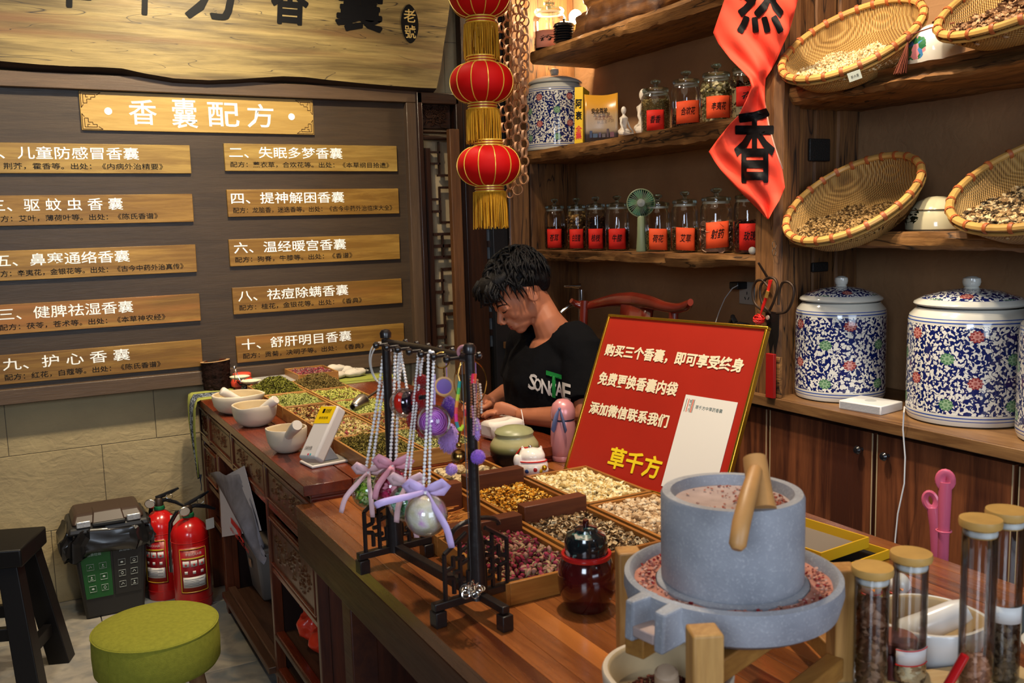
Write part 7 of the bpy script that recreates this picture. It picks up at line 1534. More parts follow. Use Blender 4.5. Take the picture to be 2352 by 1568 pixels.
# big mortar with pestle at the right
b = at(2162, 1520, z=ZTB); b = V((1.205, .905, ZTB+.0006)); Rm_ = .083; m_cer = plain('white_ceramic', (.72, .71, .69), .22, coat=.4)
mortar('big white mortar with a fat pestle behind the glass tubes', b, Rm_, .074, -.75, None)
o = MB().tube([(0, 0, 0), (.010, -.008, .005), (.035, -.028, .018), (.070, -.056, .042), (.082, -.066, .050)], [.010, .022, .023, .021, .016], 20).build('pestle', m_cer, None, smooth=60); o.location = b+V((-.035, .03, .035)); tag(o, 'fat white pestle lying in the big mortar behind the tubes', 'pestle')
# candle jar, figurines, red stick, card and china, handles behind the table
p = at(2080, 1540, z=ZTB); t = thing('wax_jar', 'dark maroon jar with round mauve-brown lid behind the second tube', 'jar', (1.088, .868, ZTB+.0006)); m_mar = plain('maroon', (.06, .008, .008), .3); m_mau = plain('mauve_lid', hexc('#7a4a40'), .5)
MB().lathe([(0, 0), (.036, 0), (.038, .004), (.038, .058), (.034, .066)], 32).build('body', m_mar, t); MB().lathe([(.030, .066), (.031, .068), (.031, .080), (.028, .083), (0, .083)], 32).build('lid', m_mau, t)
m_wy = plain('figurine_white', (.72, .70, .66), .2, coat=.3); m_yy = plain('figurine_yellow', hexc('#d8c020'), .3)
for k, (px, py) in enumerate(((1998, 1400), (2062, 1398))):
    p = at(px, py, z=ZTB+.001); t = thing('chick_figurine', ['small yellow figurine with white head, left one of the pair', 'small yellow figurine with white head, right one, beside the white bead'][k], 'figurine', p, -2.2, 'yellow and white figurines')
    mb = MB(); mb.ball((0, 0, .020), (.022, .022, .021), 20, 14); mb.build('body', m_yy, t); MB().ball((0, 0, .046), (.020, .020, .020), 20, 14).build('head', m_wy, t); MB().tube([(.019*math.cos(a), .019*math.sin(a), .034) for a in [2*PI*i/24 for i in range(24)]], .0016, 5, closed=True).build('red_collar', m_rdp, t)
    MB().add([(.019, -.004, .046), (.019, .004, .046), (.028, 0, .044), (.019, 0, .041)], [(0, 1, 2), (0, 2, 3), (1, 3, 2)]).build('beak', plain('beak_orange', (.7, .25, .03), .4), t, smooth=0)
o = MB().ball((0, 0, 0), .008, 14, 10).build('white_bead', m_wy, None); p = at(2077, 1395, z=ZTB+.009); o.location = p; tag(o, 'small white bead beside the yellow figurines', 'bead')
A, B = at(2168, 1590, z=ZTB+.05), at(2218, 1502, d=1.24); o = MB().tube([(0, 0, 0), (B-A)*.97, B-A], [.0062, .0062, .004], 14).build('red_stick', plain('red_lacquer', hexc('#b01418'), .15, coat=.4), None); o.location = A; tag(o, 'glossy red stick leaning against the glass tubes at the bottom', 'stick')
t = thing('blue_card', 'dark blue-grey card with a small white mark at the right edge', 'card', at(2372, 1425, z=ZTB+.001), -.1); MB().box((0, 0, .0012), (.12, .10, .002)).build('card', plain('card_blue', hexc('#2c3844'), .5), t, smooth=0); MB().prism([(0, 0), (.008, 0), (.004, -.007)], 0, .0005, 0, Tm(-.045, -.03, .0024)).build('white_mark', m_white, t, smooth=0)
t = thing('china_saucer', 'blue and green patterned saucer cut by the right edge', 'saucer', (1.40, .80, ZTB+.0006)); MB().lathe([(0, 0), (.04, 0), (.055, .008), (.064, .016), (.062, .017), (.03, .006), (0, .005)], 40, uv=1.0).build('dish', m_jar6, t)
m_pink = plain('pink_plastic', hexc('#d0607c'), .3, coat=.2)
b = at(2165, 1305, x=1.70); t = thing('broom', 'pink plastic broom with hanging hole in its handle, behind the table edge', 'broom', (1.70, b.y, 0)); zt3 = at(2165, 1085, x=1.70).z; Rb_ = .0132
mb = MB(); mb.tube([(0, 0, .10), (0, 0, zt3-.14), (0, 0, zt3-.05), (0, 0, zt3-.018)], [Rb_*.85, Rb_*.85, Rb_, Rb_], 18)
L_, a_ = [], None
mb.build('pole', m_pink, t); dc = (CAM-V((1.70, b.y, zt3))); dc.z = 0; dc.normalize(); sd = V((-dc.y, dc.x, 0))
MB().tube([sd*(.0095*math.cos(a))+V((0, 0, zt3-.014+.014*math.sin(a))) for a in [2*PI*i/20 for i in range(20)]], .0078, 10, closed=True, flat=1.5).build('hanging_loop', m_pink, t)
MB().tube([(Rb_*1.12*math.cos(a), Rb_*1.12*math.sin(a), zt3-.125) for a in [2*PI*i/20 for i in range(20)]], .002, 6, closed=True).build('collar', m_pink, t); MB().box((0, 0, .085), (.05, .26, .05)).build('broom_head', m_pink, t, bevel=.01)
for k in range(12): MB().box((0, -.12+.0218*k, .031), (.04, .017, .062)).build('bristle_tuft', plain('bristle_grey', (.12, .1, .1), .8), t, smooth=0)
b2 = at(2140, 1305, x=1.72); t = thing('dustpan', 'pink dustpan with curved flat handle standing behind the broom', 'dustpan', (1.735, b2.y, 0)); zt4 = at(2125, 1135, x=1.72).z; yy = at(2130, 1135, x=1.72).y-b2.y
MB().tube([(0, 0, .12), (0, 0, zt4-.14), (0, yy*.35, zt4-.07), (0, yy*.8, zt4-.03)], [.011, .011, .012, .013], 14).build('handle', m_pink, t); MB().tube([V((-.004, yy, zt4-.014))+sd*(.011*math.cos(a))+V((0, .003*math.sin(a), .016*math.sin(a))) for a in [2*PI*i/20 for i in range(20)]], .0055, 8, closed=True, flat=1.4).build('hanging_loop', m_pink, t)
MB().box((.005, 0, .065), (.02, .24, .13)).build('pan', m_pink, t, bevel=.006)
# ================================================================== JEWELLERY STAND
m_eb = plain('ebony', (.014, .009, .008), .35, coat=.2, bmp=.2, bs=60)
P1, P2 = V((.688, 1.432, ZTB)), V((.652, 1.742, ZTB)); ZB = 1.238-ZTB
js = thing('jewellery_stand', 'black carved wooden jewellery stand with two fretwork feet and pegged top bar', 'stand', P1+V((0, 0, .0005)))
D = P2-P1; dn = D.normalized(); ta = math.atan2(D.y, D.x)
MD = Rm(ta-PI/2, 'Z')       # local y runs along the stand
def jb(nm, c, d, p=V((0, 0, 0)), bev=.0015): return MB().box(c, d, 0, Tm(p.x, p.y, 0) @ MD).build(nm, m_eb, js, bevel=bev)
for kk, p in enumerate((V((0, 0, 0)), D)):
    hw = .082 if kk == 0 else .074
    for q in (-1, 1):
        jb('foot', (q*hw, 0, .014), (.022, .024, .028), p)
    jb('cross_bar', (0, 0, .036), (2*hw+.02, .016, .014), p)
    if kk == 0: jb('foot', (0, -.085, .014), (.022, .022, .028), p); jb('cross_bar', (0, -.045, .0365), (.015, .09, .013), p)
    MB().tube([p+V((0, 0, .03)), p+V((0, 0, .10)), p+V((0, 0, .13)), p+V((0, 0, .16)), p+V((0, 0, .30)), p+V((0, 0, ZB))], [.019, .017, .016, .0105, .0095, .009], 12).build('upright', m_eb, js)
    MB().lathe([(0, ZB), (.011, ZB+.002), (.012, ZB+.012), (.008, ZB+.018), (0, ZB+.02)], 12, 0, Tm(p.x, p.y, 0)).build('finial', m_eb, js)
    # fretwork panels left and right of the post
    for q in (-1, 1):
        if kk == 0 or q < 0 or True:
            S = [((.066, .043), (.066, .125)), ((.066, .125), (.020, .155)), ((.048, .050), (.048, .078)), ((.048, .078), (.066, .082)), ((.034, .043), (.034, .140)), ((.018, .060), (.034, .060)), ((.018, .060), (.018, .085)), ((.048, .098), (.066, .094)), ((.048, .098), (.048, .118)), ((.018, .105), (.034, .100)), ((.020, .128), (.034, .122)), ((.034, .088), (.048, .088)), ((.026, .072), (.042, .072)), ((.026, .112), (.042, .112))]
            for (xa, za), (xb, zb2) in S: MB().tube([MD @ V((q*xa, 0, za))+p, MD @ V((q*xb, 0, zb2))+p], .0046, 6).build('fretwork_bar', m_eb, js)
            MB().tube([MD @ V((q*.05*math.cos(a), 0, .155+.020*math.sin(a)))+p for a in [PI*i/8*.5 for i in range(9)]], .0046, 6).build('fretwork_bar', m_eb, js)
MB().box((0, D.length/2, .037), (.018, D.length-.03, .018), 0, MD).build('stretcher', m_eb, js, bevel=.002)
MB().tube([V((0, 0, ZB-.008)), D*.5+V((0, 0, ZB-.006)), D+V((0, 0, ZB-.008))], .0085, 10).build('top_bar', m_eb, js)
for k in range(7):
    c = D*((k+.5)/7)+V((0, 0, ZB-.008))
    for q in (-1, 1): mb = MB(); mb.lathe([(.0032, 0), (.0032, .020), (.0062, .022), (.0075, .027), (.005, .031), (0, .032)], 10, 0, Tm(*c) @ MD @ Rm(q*PI/2, 'Y') @ Tm(0, 0, .007)); mb.build('peg', m_eb, js)
# ---- things hanging on it
m_prl = plain('pearl', (.86, .83, .82), .12, coat=.8, spec=.6); m_gb = glass('bauble_plastic', (.97, .97, .97)); m_rib = plain('pink_ribbon', hexc('#f0c4c8'), .4); m_rib2 = plain('lilac_ribbon', hexc('#ceb4e4'), .4); m_rib3 = plain('rose_ribbon', hexc('#e8a0b0'), .4)
prl_me = {}
def pearls(parent, pts, dia, org, name='pearl', mat=None):
    """beads strung along a polyline (world coordinates)"""
    pts = [V(p) for p in pts]; seg = [(b-a).length for a, b in zip(pts, pts[1:])]; tot = sum(seg); n = max(2, int(tot/(dia*.98))); key = (round(dia, 4), mat.name if mat else 'p')
    if key not in prl_me: o = MB().ball((0, 0, 0), dia/2, 10, 7, 0).build(name, mat or m_prl, None, smooth=80); prl_me[key] = o.data; bpy.data.objects.remove(o)
    for i in range(n):
        s = tot*(i+.5)/n; k = 0
        while k < len(seg)-1 and s > seg[k]: s -= seg[k]; k += 1
        inst(name, prl_me[key], parent, Tm(*(pts[k].lerp(pts[k+1], s/max(1e-6, seg[k]))-org)))
def ribbon(parent, pts, w_, mat, org, wid=None, name='ribbon'):
    pts = [V(p)-org for p in pts]; vd = V((-.5, -.85, 0)); L = []
    for i, p in enumerate(pts):
        t = (pts[min(i+1, len(pts)-1)]-pts[max(0, i-1)]).normalized(); s = t.cross(vd).normalized(); ww = w_*(wid[i] if wid else 1)/2; L.append([tuple(p-s*ww+vd*.001), tuple(p+vd*.0), tuple(p+s*ww-vd*.001)])
    return MB().grid(L).build(name, mat, parent, smooth=70, solid=.0007)
def bow(parent, c, s, mat, org, tl=(-.4, -1.6), tr=(.5, -1.3), a=0):
    """bow centred on world point c; x = camera right, y = up"""
    ex, ey, ez = RT, UP, -_fw
    q = lambda x, y, z=0: c+ex*(s*(x*math.cos(a)-y*math.sin(a)))+ey*(s*(x*math.sin(a)+y*math.cos(a)))+ez*(s*z)
    for g in (-1, 1): ribbon(parent, [q(0, 0, .1), q(g*.35, .22, .3), q(g*.8, .42, .2), q(g*1.0, .25, 0), q(g*.8, -.02, -.1), q(g*.35, -.02, .05), q(0, 0, .1)], s*.5, mat, org, [.5, .9, 1, 1, 1, .8, .5], 'bow_loop')
    MB().ball(tuple(c-org), (s*.14, s*.14, s*.14), 10, 7).build('bow_knot', mat, parent)
    for g, (tx, ty) in ((-1, tl), (1, tr)): ribbon(parent, sm([q(0, 0, .1), q(tx*.35, ty*.25, .9), q(tx*.8, ty*.6, 1.25), q(tx, ty, 1.1)], 3), s*.34, mat, org, [.6, .7, .8, .9, 1, 1, 1, 1, 1, .9], 'ribbon_tail')
def charm(label, px, py, rpx, d, core, topxy, bowmat, bows, group='ribboned ball charms on pearl straps', tails=None, second=None, flake=None, pd=8.5):
    c = at(px, py, d=d); sc = d/F; R = rpx*sc; t = thing('ball_charm', label, 'charm', c, 0, group)
    core(t, R)
    MB().ball((0, 0, 0), R, 32, 20).build('clear_shell', m_gb, t); MB().tube([(0, 0, R), (0, 0, R*1.12)], R*.09, 8).build('shell_loop', m_prl, t)
    tp = c+UP*R*1.1; dia = pd*sc
    for dx, (tx, ty, td) in zip((-1, 1), topxy):
        T = at(tx, ty, d=td); S = tp+RT*dx*dia*.8+UP*dia; pearls(t, [S, S.lerp(T, .5)-RT*dx*.002, T], dia, c)
    A, B = at(*topxy[0][:2], d=topxy[0][2]), at(*topxy[1][:2], d=topxy[1][2]); mid = (A+B)/2+UP*dia*1.3; pearls(t, [A, mid, B], dia*1.1, c)
    bow(t, tp, bows*sc, bowmat, c, *(tails or ((-.5, -1.9), (.6, -1.6)))); return t
def petals(parent, R, mats, n, sz, seed, k=.78, squash=1):
    r = np.random.default_rng(seed); a = r.normal(0, 1, (n, 3)); a /= np.linalg.norm(a, axis=1)[:, None]; a *= (R*k*r.uniform(.3, 1, n)**.4)[:, None]; a[:, 0] *= squash
    scatter('petal_filling', [CU, ST, BL], mats, parent, a, R*sz*r.uniform(.7, 1.3, n), r); b = MB().ball((0, 0, 0), R*k*.72, 14, 10).build('filling_core', mats[0], parent); b['kind'] = 'stuff'
charm('clear ball charm filled with yellow-green moss, leftmost under pink bows', 848, 1127, 41, 1.88, lambda t, R: petals(t, R, [M3('#a4c848'), M3('#d0d080'), M3('#48a03c'), M3('#c8dc98')], 260, .34, 1), ((884, 790, 1.86), (898, 792, 1.86)), m_rib, 34, tails=((-1.7, -2.6), (.4, -2.9)))
charm('clear ball charm filled with pink petals between the two green ones', 903, 1118, 46, 1.80, lambda t, R: petals(t, R, [M3('#e05880'), M3('#f0a0b4'), M3('#d03868')], 240, .40, 2), ((908, 790, 1.84), (922, 800, 1.84)), m_rib3, 40, tails=((-.9, -1.8), (.3, -2.4)))
charm('clear ball charm filled with mint and green flowers, partly behind the pearly one', 935, 1155, 43, 1.71, lambda t, R: petals(t, R, [M3('#80d098'), M3('#c0e8d0'), M3('#98d850'), M3('#a8d8d0')], 240, .36, 3), ((962, 800, 1.74), (972, 812, 1.74)), m_rib, 38, tails=((-.5, -2.2), (.7, -3.1)), pd=7)
m, nt, b_ = nt_new('pearly_core'); v = coords(nt, (1, 1, 1), rnd=False); n1 = nd(nt, 'ShaderNodeTexNoise', {'Vector': v, 'Scale': 30.0, 'Detail': 4.0}); nt.links.new(ramp(nt, n1.outputs[0], [(.35, hexc('#dcd4b0')), (.5, hexc('#e8e0d4')), (.62, hexc('#e0a8d8')), (.72, hexc('#c8dcd0'))]).outputs[0], b_.inputs['Base Color']); b_.inputs['Roughness'].default_value = .25; b_.inputs['Coat Weight'].default_value = .8; bump(nt, b_, nd(nt, 'ShaderNodeTexNoise', {'Vector': v, 'Scale': 300.0, 'Detail': 3.0}).outputs[0], .4, .003); m_pc = m
charm('large pearly ball charm tied with a lilac bow, nearest hanging charm', 979, 1182, 50, 1.62, lambda t, R: MB().ball((0, 0, 0), R*.96, 32, 20).build('pearly_core', m_pc, t), ((984, 812, 1.66), (997, 815, 1.66)), m_rib2, 46, tails=((-2.4, -.55), (1.35, -2.6)))
# rose ball, ruby heart ball, keyring, fuzzy ornaments, rainbow cord and trinkets
c = at(997, 968, d=1.66); sc = 1.66/F; R = 39*sc; t = thing('rose_ball', 'clear ball with a purple rose hanging in the middle of the stand', 'charm', c); m_ro = plain('purple_rose', hexc('#d888e0'), .5, sss=.1)
for k in range(3):
    P = []
    for i in range(90):
        q = i/89; a = q*2*PI*2.6+k*2*PI/3; rr = R*(.05+.80*q)*(1+.05*math.sin(a*2.5)); c2 = RT*(rr*math.cos(a))+UP*(rr*math.sin(a)); dz = R*(.80-.62*q*q); P.append([tuple(c2*(1-.10*(1-j))-_fw*(dz-R*.22*(1-j))) for j in (0, .5, 1)])
    MB().grid(P).build('rose_petal', m_ro, t, smooth=70, solid=.0010)
MB().ball(tuple(_fw*R*.12), R*.70, 16, 12).build('rose_heart', m_ro, t); MB().ball((0, 0, 0), R, 32, 20).build('clear_shell', m_gb, t); MB().tube([UP*R, UP*(R+.03), UP*(R+.055)], .003, 6).build('hanging_loop', m_rib2, t); ring_ = at(1020, 887, d=1.66)
c = at(930, 925, d=1.78); sc = 1.78/F; R = 35*sc; t = thing('ruby_ball', 'clear ball with red and dark halves hanging on a short pearl strand', 'charm', c)
MB().ball(tuple(-RT*R*.32), (R*.42, R*.42, R*.72), 18, 12).build('red_core', plain('ruby', (.7, .02, .01), .1, coat=.8), t); MB().ball(tuple(RT*R*.25), (R*.62, R*.55, R*.80), 18, 12).build('dark_core', plain('dark_foil', (.05, .03, .05), .08, .7), t); MB().ball((0, 0, 0), R, 32, 20).build('clear_shell', m_gb, t)
pearls(t, [at(918, 898, d=1.78), at(913, 850, d=1.8), at(918, 800, d=1.82)], 8*sc, c); pearls(t, [at(935, 895, d=1.78), at(928, 850, d=1.8), at(918, 800, d=1.82)], 8*sc, c)
def pom(parent, c, R, mat, n=420, seed=0, L=.3, name='fluff', sq=1):
    r = np.random.default_rng(seed); a = r.normal(0, 1, (n, 3)); a /= np.linalg.norm(a, axis=1)[:, None]; tv = ([(-.03, 0, 0), (.03, 0, 0), (0, .03, 0), (0, 0, 1)], [(0, 1, 3), (1, 2, 3), (2, 0, 3)]); V_ = []; Fc = []
    for i in range(n):
        d = V(a[i]); u = d.orthogonal().normalized(); w_ = d.cross(u); b = V(c)+V((d.x*R, d.y*R, d.z*R*sq)); k = len(V_); V_ += [tuple(b+u*R*.07), tuple(b-u*R*.05+w_*R*.06), tuple(b-u*R*.05-w_*R*.06), tuple(b+d*R*L+V((0, 0, -R*.1)))]; Fc += [(k, k+1, k+3), (k+1, k+2, k+3), (k+2, k, k+3)]
    mb = MB(); mb.add(V_, Fc); mb.ball(c, (R, R, R*sq), 16, 11); o = mb.build(name, mat, parent, smooth=0); o['kind'] = 'stuff'; return o
m_rf = plain('red_fur', (.28, .004, .004), .9, sheen=.5); m_pf = plain('purple_fur', hexc('#5c3490'), .9, sheen=.5); m_lf = plain('lilac_fur', hexc('#b890d8'), .9, sheen=.4)
c = at(965, 900, d=1.74); sc = 1.74/F; t = thing('red_fur_doll', 'dark red furry ornament with a small black ribbon tag', 'charm', c)
for k, (px, py, rp, sq) in enumerate(((967, 874, 15, 1), (966, 915, 20, 1.3), (950, 965, 15, 1.3), (975, 985, 17, 1.3))): pom(t, tuple(at(px, py, d=1.74)-c), rp*sc, m_rf, 260, k, .2, 'fur', sq)
MB().box(tuple(at(970, 912, d=1.70)-c), (.015, .003, .008)).build('ribbon_tag', m_blk, t, bevel=.001); pearls(t, [at(967, 858, d=1.74), at(960, 815, d=1.75), at(955, 790, d=1.76)], 8*sc, c)
c = at(1035, 940, d=1.70); sc = 1.70/F; t = thing('purple_fur_charm', 'purple and lilac furry drops hanging behind the rose ball', 'charm', c)
pom(t, tuple(at(1032, 935, d=1.72)-c), 17*sc, m_pf, 300, 5, .25, 'fur', 1.5); pom(t, tuple(at(1030, 1005, d=1.74)-c), 22*sc, m_lf, 300, 6, .2, 'fur', 1.6); pom(t, tuple(at(1037, 1077, d=1.72)-c), 13*sc, m_lf, 260, 7, .2, 'fur'); MB().tube([at(1030, 908, d=1.7)-c, at(1026, 860, d=1.7)-c, at(1024, 812, d=1.68)-c], .001, 5).build('cord', m_lf, t)
c = at(1092, 1000, d=1.62); sc = 1.62/F; t = thing('lilac_feather_charm', 'lilac feather charm with a round pompom right of the near post', 'charm', c)
pom(t, tuple(at(1090, 985, d=1.62)-c), 13*sc, m_lf, 260, 8, .3, 'fur', 2.2); pom(t, tuple(at(1098, 1048, d=1.60)-c), 15*sc, plain('violet_fur', hexc('#8a58c0'), .9, sheen=.4), 320, 9, .2, 'pompom'); MB().tube([at(1093, 950, d=1.62)-c, at(1094, 890, d=1.62)-c, at(1092, 830, d=1.62)-c], .0009, 5).build('cord', m_lf, t)
m_woo = plain('ring_wood', hexc('#d8a468'), .4); c = at(1020, 887, d=1.66); sc = 1.66/F; t = thing('ring_pendant', 'round wooden ring pendant with a purple disc on a golden key ring', 'pendant', c)
def disc_ring(parent, cc, rp, th, mat, nm, tilt=0): return MB().tube([(cc-c)+RT*(rp*math.cos(a))+UP*(rp*math.sin(a)) for a in [2*PI*i/28 for i in range(28)]], th, 8, closed=True).build(nm, mat, parent)
disc_ring(t, c, 20*sc, .0024, m_woo, 'wooden_ring'); MB().tube([-_fw*.001, _fw*.001], 18*sc, 24).build('purple_disc', plain('purple_resin', hexc('#6a3a98'), .15, coat=.5), t); m_gr = plain('gold_ring', hexc('#c89a50'), .2, 1)
disc_ring(t, at(1014, 827, d=1.66), 18*sc, .0015, m_gr, 'key_ring'); MB().tube([at(1019, 845, d=1.66)-c, at(1020, 866, d=1.66)-c], .0018, 6).build('ring_link', m_gr, t)
c = at(1060, 915, d=1.62); sc = 1.62/F; t = thing('rainbow_cord', 'rainbow coloured looped cord ending in a golden bell', 'cord', c)
rb_ = ['#1a9a8c', '#58b848', '#c8d028', '#f09030', '#f04848', '#e83088', '#30808c', '#8cc830', '#c8d820', '#f08838', '#e82828']
pts = [(1056, 875), (1054, 890), (1052, 905), (1050, 920), (1048, 935), (1047, 950), (1048, 968), (1052, 982), (1058, 988), (1065, 975), (1068, 955), (1070, 940)]
for i, cc in enumerate(rb_): MB().tube([at(*pts[i], d=1.62)-c, (at(*pts[i], d=1.62)+at(*pts[i+1], d=1.62))/2-c, at(*pts[i+1], d=1.62)-c], .0032, 7).build('cord_segment', plain('cord_'+cc[1:], hexc(cc), .5), t)
MB().tube([at(1056, 875, d=1.62)-c, at(1052, 860, d=1.62)-c, at(1058, 832, d=1.62)-c], .0012, 5).build('hanging_thread', m_gr, t)
MB().tube([at(1058, 988, d=1.62)-c, at(1054, 1015, d=1.62)-c], .0022, 6).build('bead_string', m_gr, t); MB().ball(tuple(at(1054, 1022, d=1.62)-c), .0055, 10, 8).build('small_bead', m_gr, t); MB().ball(tuple(at(1054, 1048, d=1.62)-c), .0135, 18, 12).build('gold_bell', plain('antique_gold', hexc('#9a7440'), .25, 1), t)
c = at(1080, 1352, d=1.555); t = thing('silver_trinket', 'openwork silver trinket lying against the near foot of the stand', 'trinket', c); r = np.random.default_rng(40); m_sv = plain('silver', (.7, .66, .6), .15, 1)
for k in range(16):
    o_ = V((r.normal(0, .010), r.normal(0, .006), r.normal(0, .007))); e1 = V(r.normal(0, 1, 3)).normalized(); e2 = e1.orthogonal().normalized(); s = r.uniform(.004, .009); MB().tube([o_+e1*(s*math.cos(a))+e2*(s*math.sin(a)) for a in [2*PI*i/12 for i in range(12)]], .0011, 5, closed=True).build('wire_loop', m_sv, t)
MB().tube([V((0, 0, .006)), V((.002, 0, .03)), (P1+D*.07+V((-.012, -.02, ZB-.012)))-c], .0009, 5).build('hanging_thread', m_eb, t)
# bead bunch on the near post and bangles
c = at(1090, 930, d=1.60); t = thing('beaded_bracelets', 'bunch of amber and crystal beaded bracelets hanging on the near post', 'bracelet', c); sc = 1.6/F
for k, (x0, y0, x1, y1, col_) in enumerate(((1080, 860, 1082, 960, '#8a4a28'), (1088, 870, 1090, 975, '#b89080'), (1096, 870, 1099, 960, '#a06840'), (1102, 880, 1106, 950, '#c8b0a0'), (1084, 930, 1088, 1000, '#b07890'), (1092, 960, 1096, 990, '#c0a8b0'))):
    mm = plain('bead_'+col_[1:], hexc(col_), .12, coat=.6); pearls(t, [at(x0, y0, d=1.6), at((x0+x1)/2+2, (y0+y1)/2, d=1.6), at(x1, y1, d=1.6)], 6.5*sc, c, 'bead', mm)
for k, (x0, col_) in enumerate(((1086, '#e02050'), (1092, '#e85030'))): MB().tube([at(x0, 858, d=1.6)-c, at(x0-2, 880, d=1.6)-c], .0028, 6).build('bright_cord', plain('cord_'+col_[1:], hexc(col_), .5), t)
for k, (px, py, rx, ry, mm, lab) in enumerate(((1080, 880, 37, 52, m_gr, 'large thin gold hoop hanging round the near post'), (873, 832, 24, 46, plain('white_plastic_cord', (.62, .58, .52), .4), 'white looped cord on the left end of the stand'), (888, 836, 36, 50, plain('white_plastic_cord', (.62, .58, .52), .4), 'wider white looped cord behind the first pearl strands'))):
    d = 1.61 if k == 0 else 1.88; s = d/F; c = at(px, py, d=d); o = MB().tube([RT*(rx*s*math.cos(a))+UP*(ry*s*math.sin(a))+_fw*(.012*math.sin(a*2)) for a in [2*PI*i/40 for i in range(40)]], .0011 if k == 0 else .0016, 6, closed=True).build(['gold_hoop', 'white_loop', 'white_loop'][k], mm, None); o.location = c; tag(o, lab, 'loop')
c = at(1064, 808, d=1.62); o = MB().tube([RT*(11*1.62/F*math.cos(a))+UP*(12*1.62/F*math.sin(a)) for a in [PI*(.0+1.5*i/16) for i in range(17)]], .0036, 8).build('pink_hook', plain('dusty_pink', hexc('#a87078'), .4), None); o.location = c; tag(o, 'dusty pink curved hook at the right end of the top bar', 'hook')
# ================================================================== LANTERNS
m_lr = plain('lantern_red', (.45, .003, .003), .6, bmp=.15, bs=60); m_lg = plain('lantern_gold', hexc('#e0b848'), .3, .3); m_fr = plain('fringe_yellow', hexc('#c08a18'), .6)
fr = [M3('#c08a1c'), M3('#dcae3c'), M3('#80500e')]
def lantern(label, px, py, wpx, hpx, pyneck, pyfr, d, seed, top_px=None):
    c = at(px, py, d=d); s = d/F; R = wpx/2*s; H = hpx/2*s; t = thing('red_lantern', label, 'lantern', c, 0, 'string of red palace lanterns')
    prof = [(R*.42, -H)]+[(R*(.40+.60*math.cos(a)), H*math.sin(a)) for a in [(-PI/2+PI*i/16) for i in range(1, 16)]]+[(R*.42, H)]
    MB().lathe(prof, 48).build('cloth_body', m_lr, t, smooth=70)
    for k in range(12):
        a = 2*PI*k/12+.25; MB().tube([((r_+.0012)*math.cos(a), (r_+.0012)*math.sin(a), z) for r_, z in prof], .0017, 5).build('gold_rib', m_lg, t)
    nh = (pyneck)*s
    for sg in (-1, 1):
        z0 = sg*H; mb = MB(); rr = R*.44
        MB().lathe([(rr*.98, z0), (rr, z0+sg*nh*.5), (rr, z0+sg*nh)], 36).build('collar', plain('collar_red', (.40, .01, .005), .35), t)
        for q in (.12, .5, .88): MB().tube([(rr*1.01*math.cos(2*PI*i/32), rr*1.01*math.sin(2*PI*i/32), z0+sg*nh*q) for i in range(32)], .0027, 6, closed=True, flat=1.2).build('gold_band', m_lg, t)
    zt_ = -H-nh; L = pyfr*s; r = np.random.default_rng(seed); rr = R*.52
    MB().tube([(rr*math.cos(2*PI*i/32), rr*math.sin(2*PI*i/32), zt_-.001) for i in range(32)], .0016, 5, closed=True).build('fringe_braid', m_fr, t)
    mb = MB(); V_ = []; Fc = []
    for k in range(230):
        a = 2*PI*k/230+r.normal(0, .01); l = L*(r.uniform(.93, 1.04) if r.uniform() > .08 else r.uniform(.7, .95)); x0, y0 = rr*math.cos(a), rr*math.sin(a); dx, dy = r.normal(0, .0022, 2); mb.tube([(x0, y0, zt_), (x0*1.01+dx*.5, y0*1.01+dy*.5, zt_-l*.5), (x0*1.0+dx, y0*1.0+dy, zt_-l)], .0011, 3, mat=k % 3, cap=False)
    o = mb.build('fringe', fr, t, smooth=60); o['kind'] = 'stuff'
    return t, c
lantern('top red lantern, cut by the upper picture edge', 1102, -22, 150, 118, 17, 80, 2.86, 1)
lantern('middle red lantern with gold ribs and yellow fringe', 1107, 191, 148, 88, 16, 74, 2.88, 2)
lantern('lowest red lantern of the string, hanging above the bowed head', 1123, 381, 147, 88, 15, 82, 2.90, 3)
pts = [at(1123, 330, d=2.90), at(1115, 300, d=2.89), at(1109, 240, d=2.88), at(1108, 140, d=2.88), at(1104, 90, d=2.87), at(1102, -60, d=2.86)]; pts.append(V((pts[-1].x, pts[-1].y, 2.915)))
o = MB().tube(pts, .0016, 5).build('lantern_cord', m_rc, None); tag(o, 'thin red cord joining the three lanterns', 'cord')
# ================================================================== WOOD RING CHAINS
m_ch = plain('bent_wood_ring', hexc('#c08e64'), .55, var=.2, vs=40)
def flat_ring(R, w_, th):
    mb = MB(); n = 20; P = [[(r_*math.cos(2*PI*i/n), y, r_*math.sin(2*PI*i/n)) for i in range(n)] for r_, y in ((R, -w_/2), (R, w_/2), (R-th, w_/2), (R-th, -w_/2), (R, -w_/2))]; mb.grid(P, closed_u=True); return mb
Rr = .0175; ring_o = flat_ring(Rr, .0085, .0018).build('chain_ring', m_ch, None, smooth=50); ring_me = ring_o.data; bpy.data.objects.remove(ring_o)
def chain(label, pxt, pxb, pyb, d, seed):
    A = at(pxb, pyb, d=d); T = at(pxt, -20, d=d); t = thing('ring_chain', label, 'chain', A, 0, 'hanging chains of bent wood rings'); r = random.Random(seed); pitch = Rr*2-.0065; z = Rr; k = 0
    while A.z+z < 2.915:
        f = z/(T.z-A.z); x = (T.x-A.x)*min(1, f); y = (T.y-A.y)*min(1, f)
        M = Tm(x, y, z) @ Rm((.54 if k % 2 else 2.1)+r.uniform(-.25, .25), 'Z') @ Rm(r.uniform(-.12, .12), 'X'); inst('chain_ring', ring_me, t, M); z += pitch; k += 1
    return t
chain('wood ring chain on the right, beside the shelf ends', 1204, 1204, 423, 3.05, 1)
chain('wood ring chain in the middle, reaching lowest to the pillar', 1184, 1190, 448, 3.10, 2)
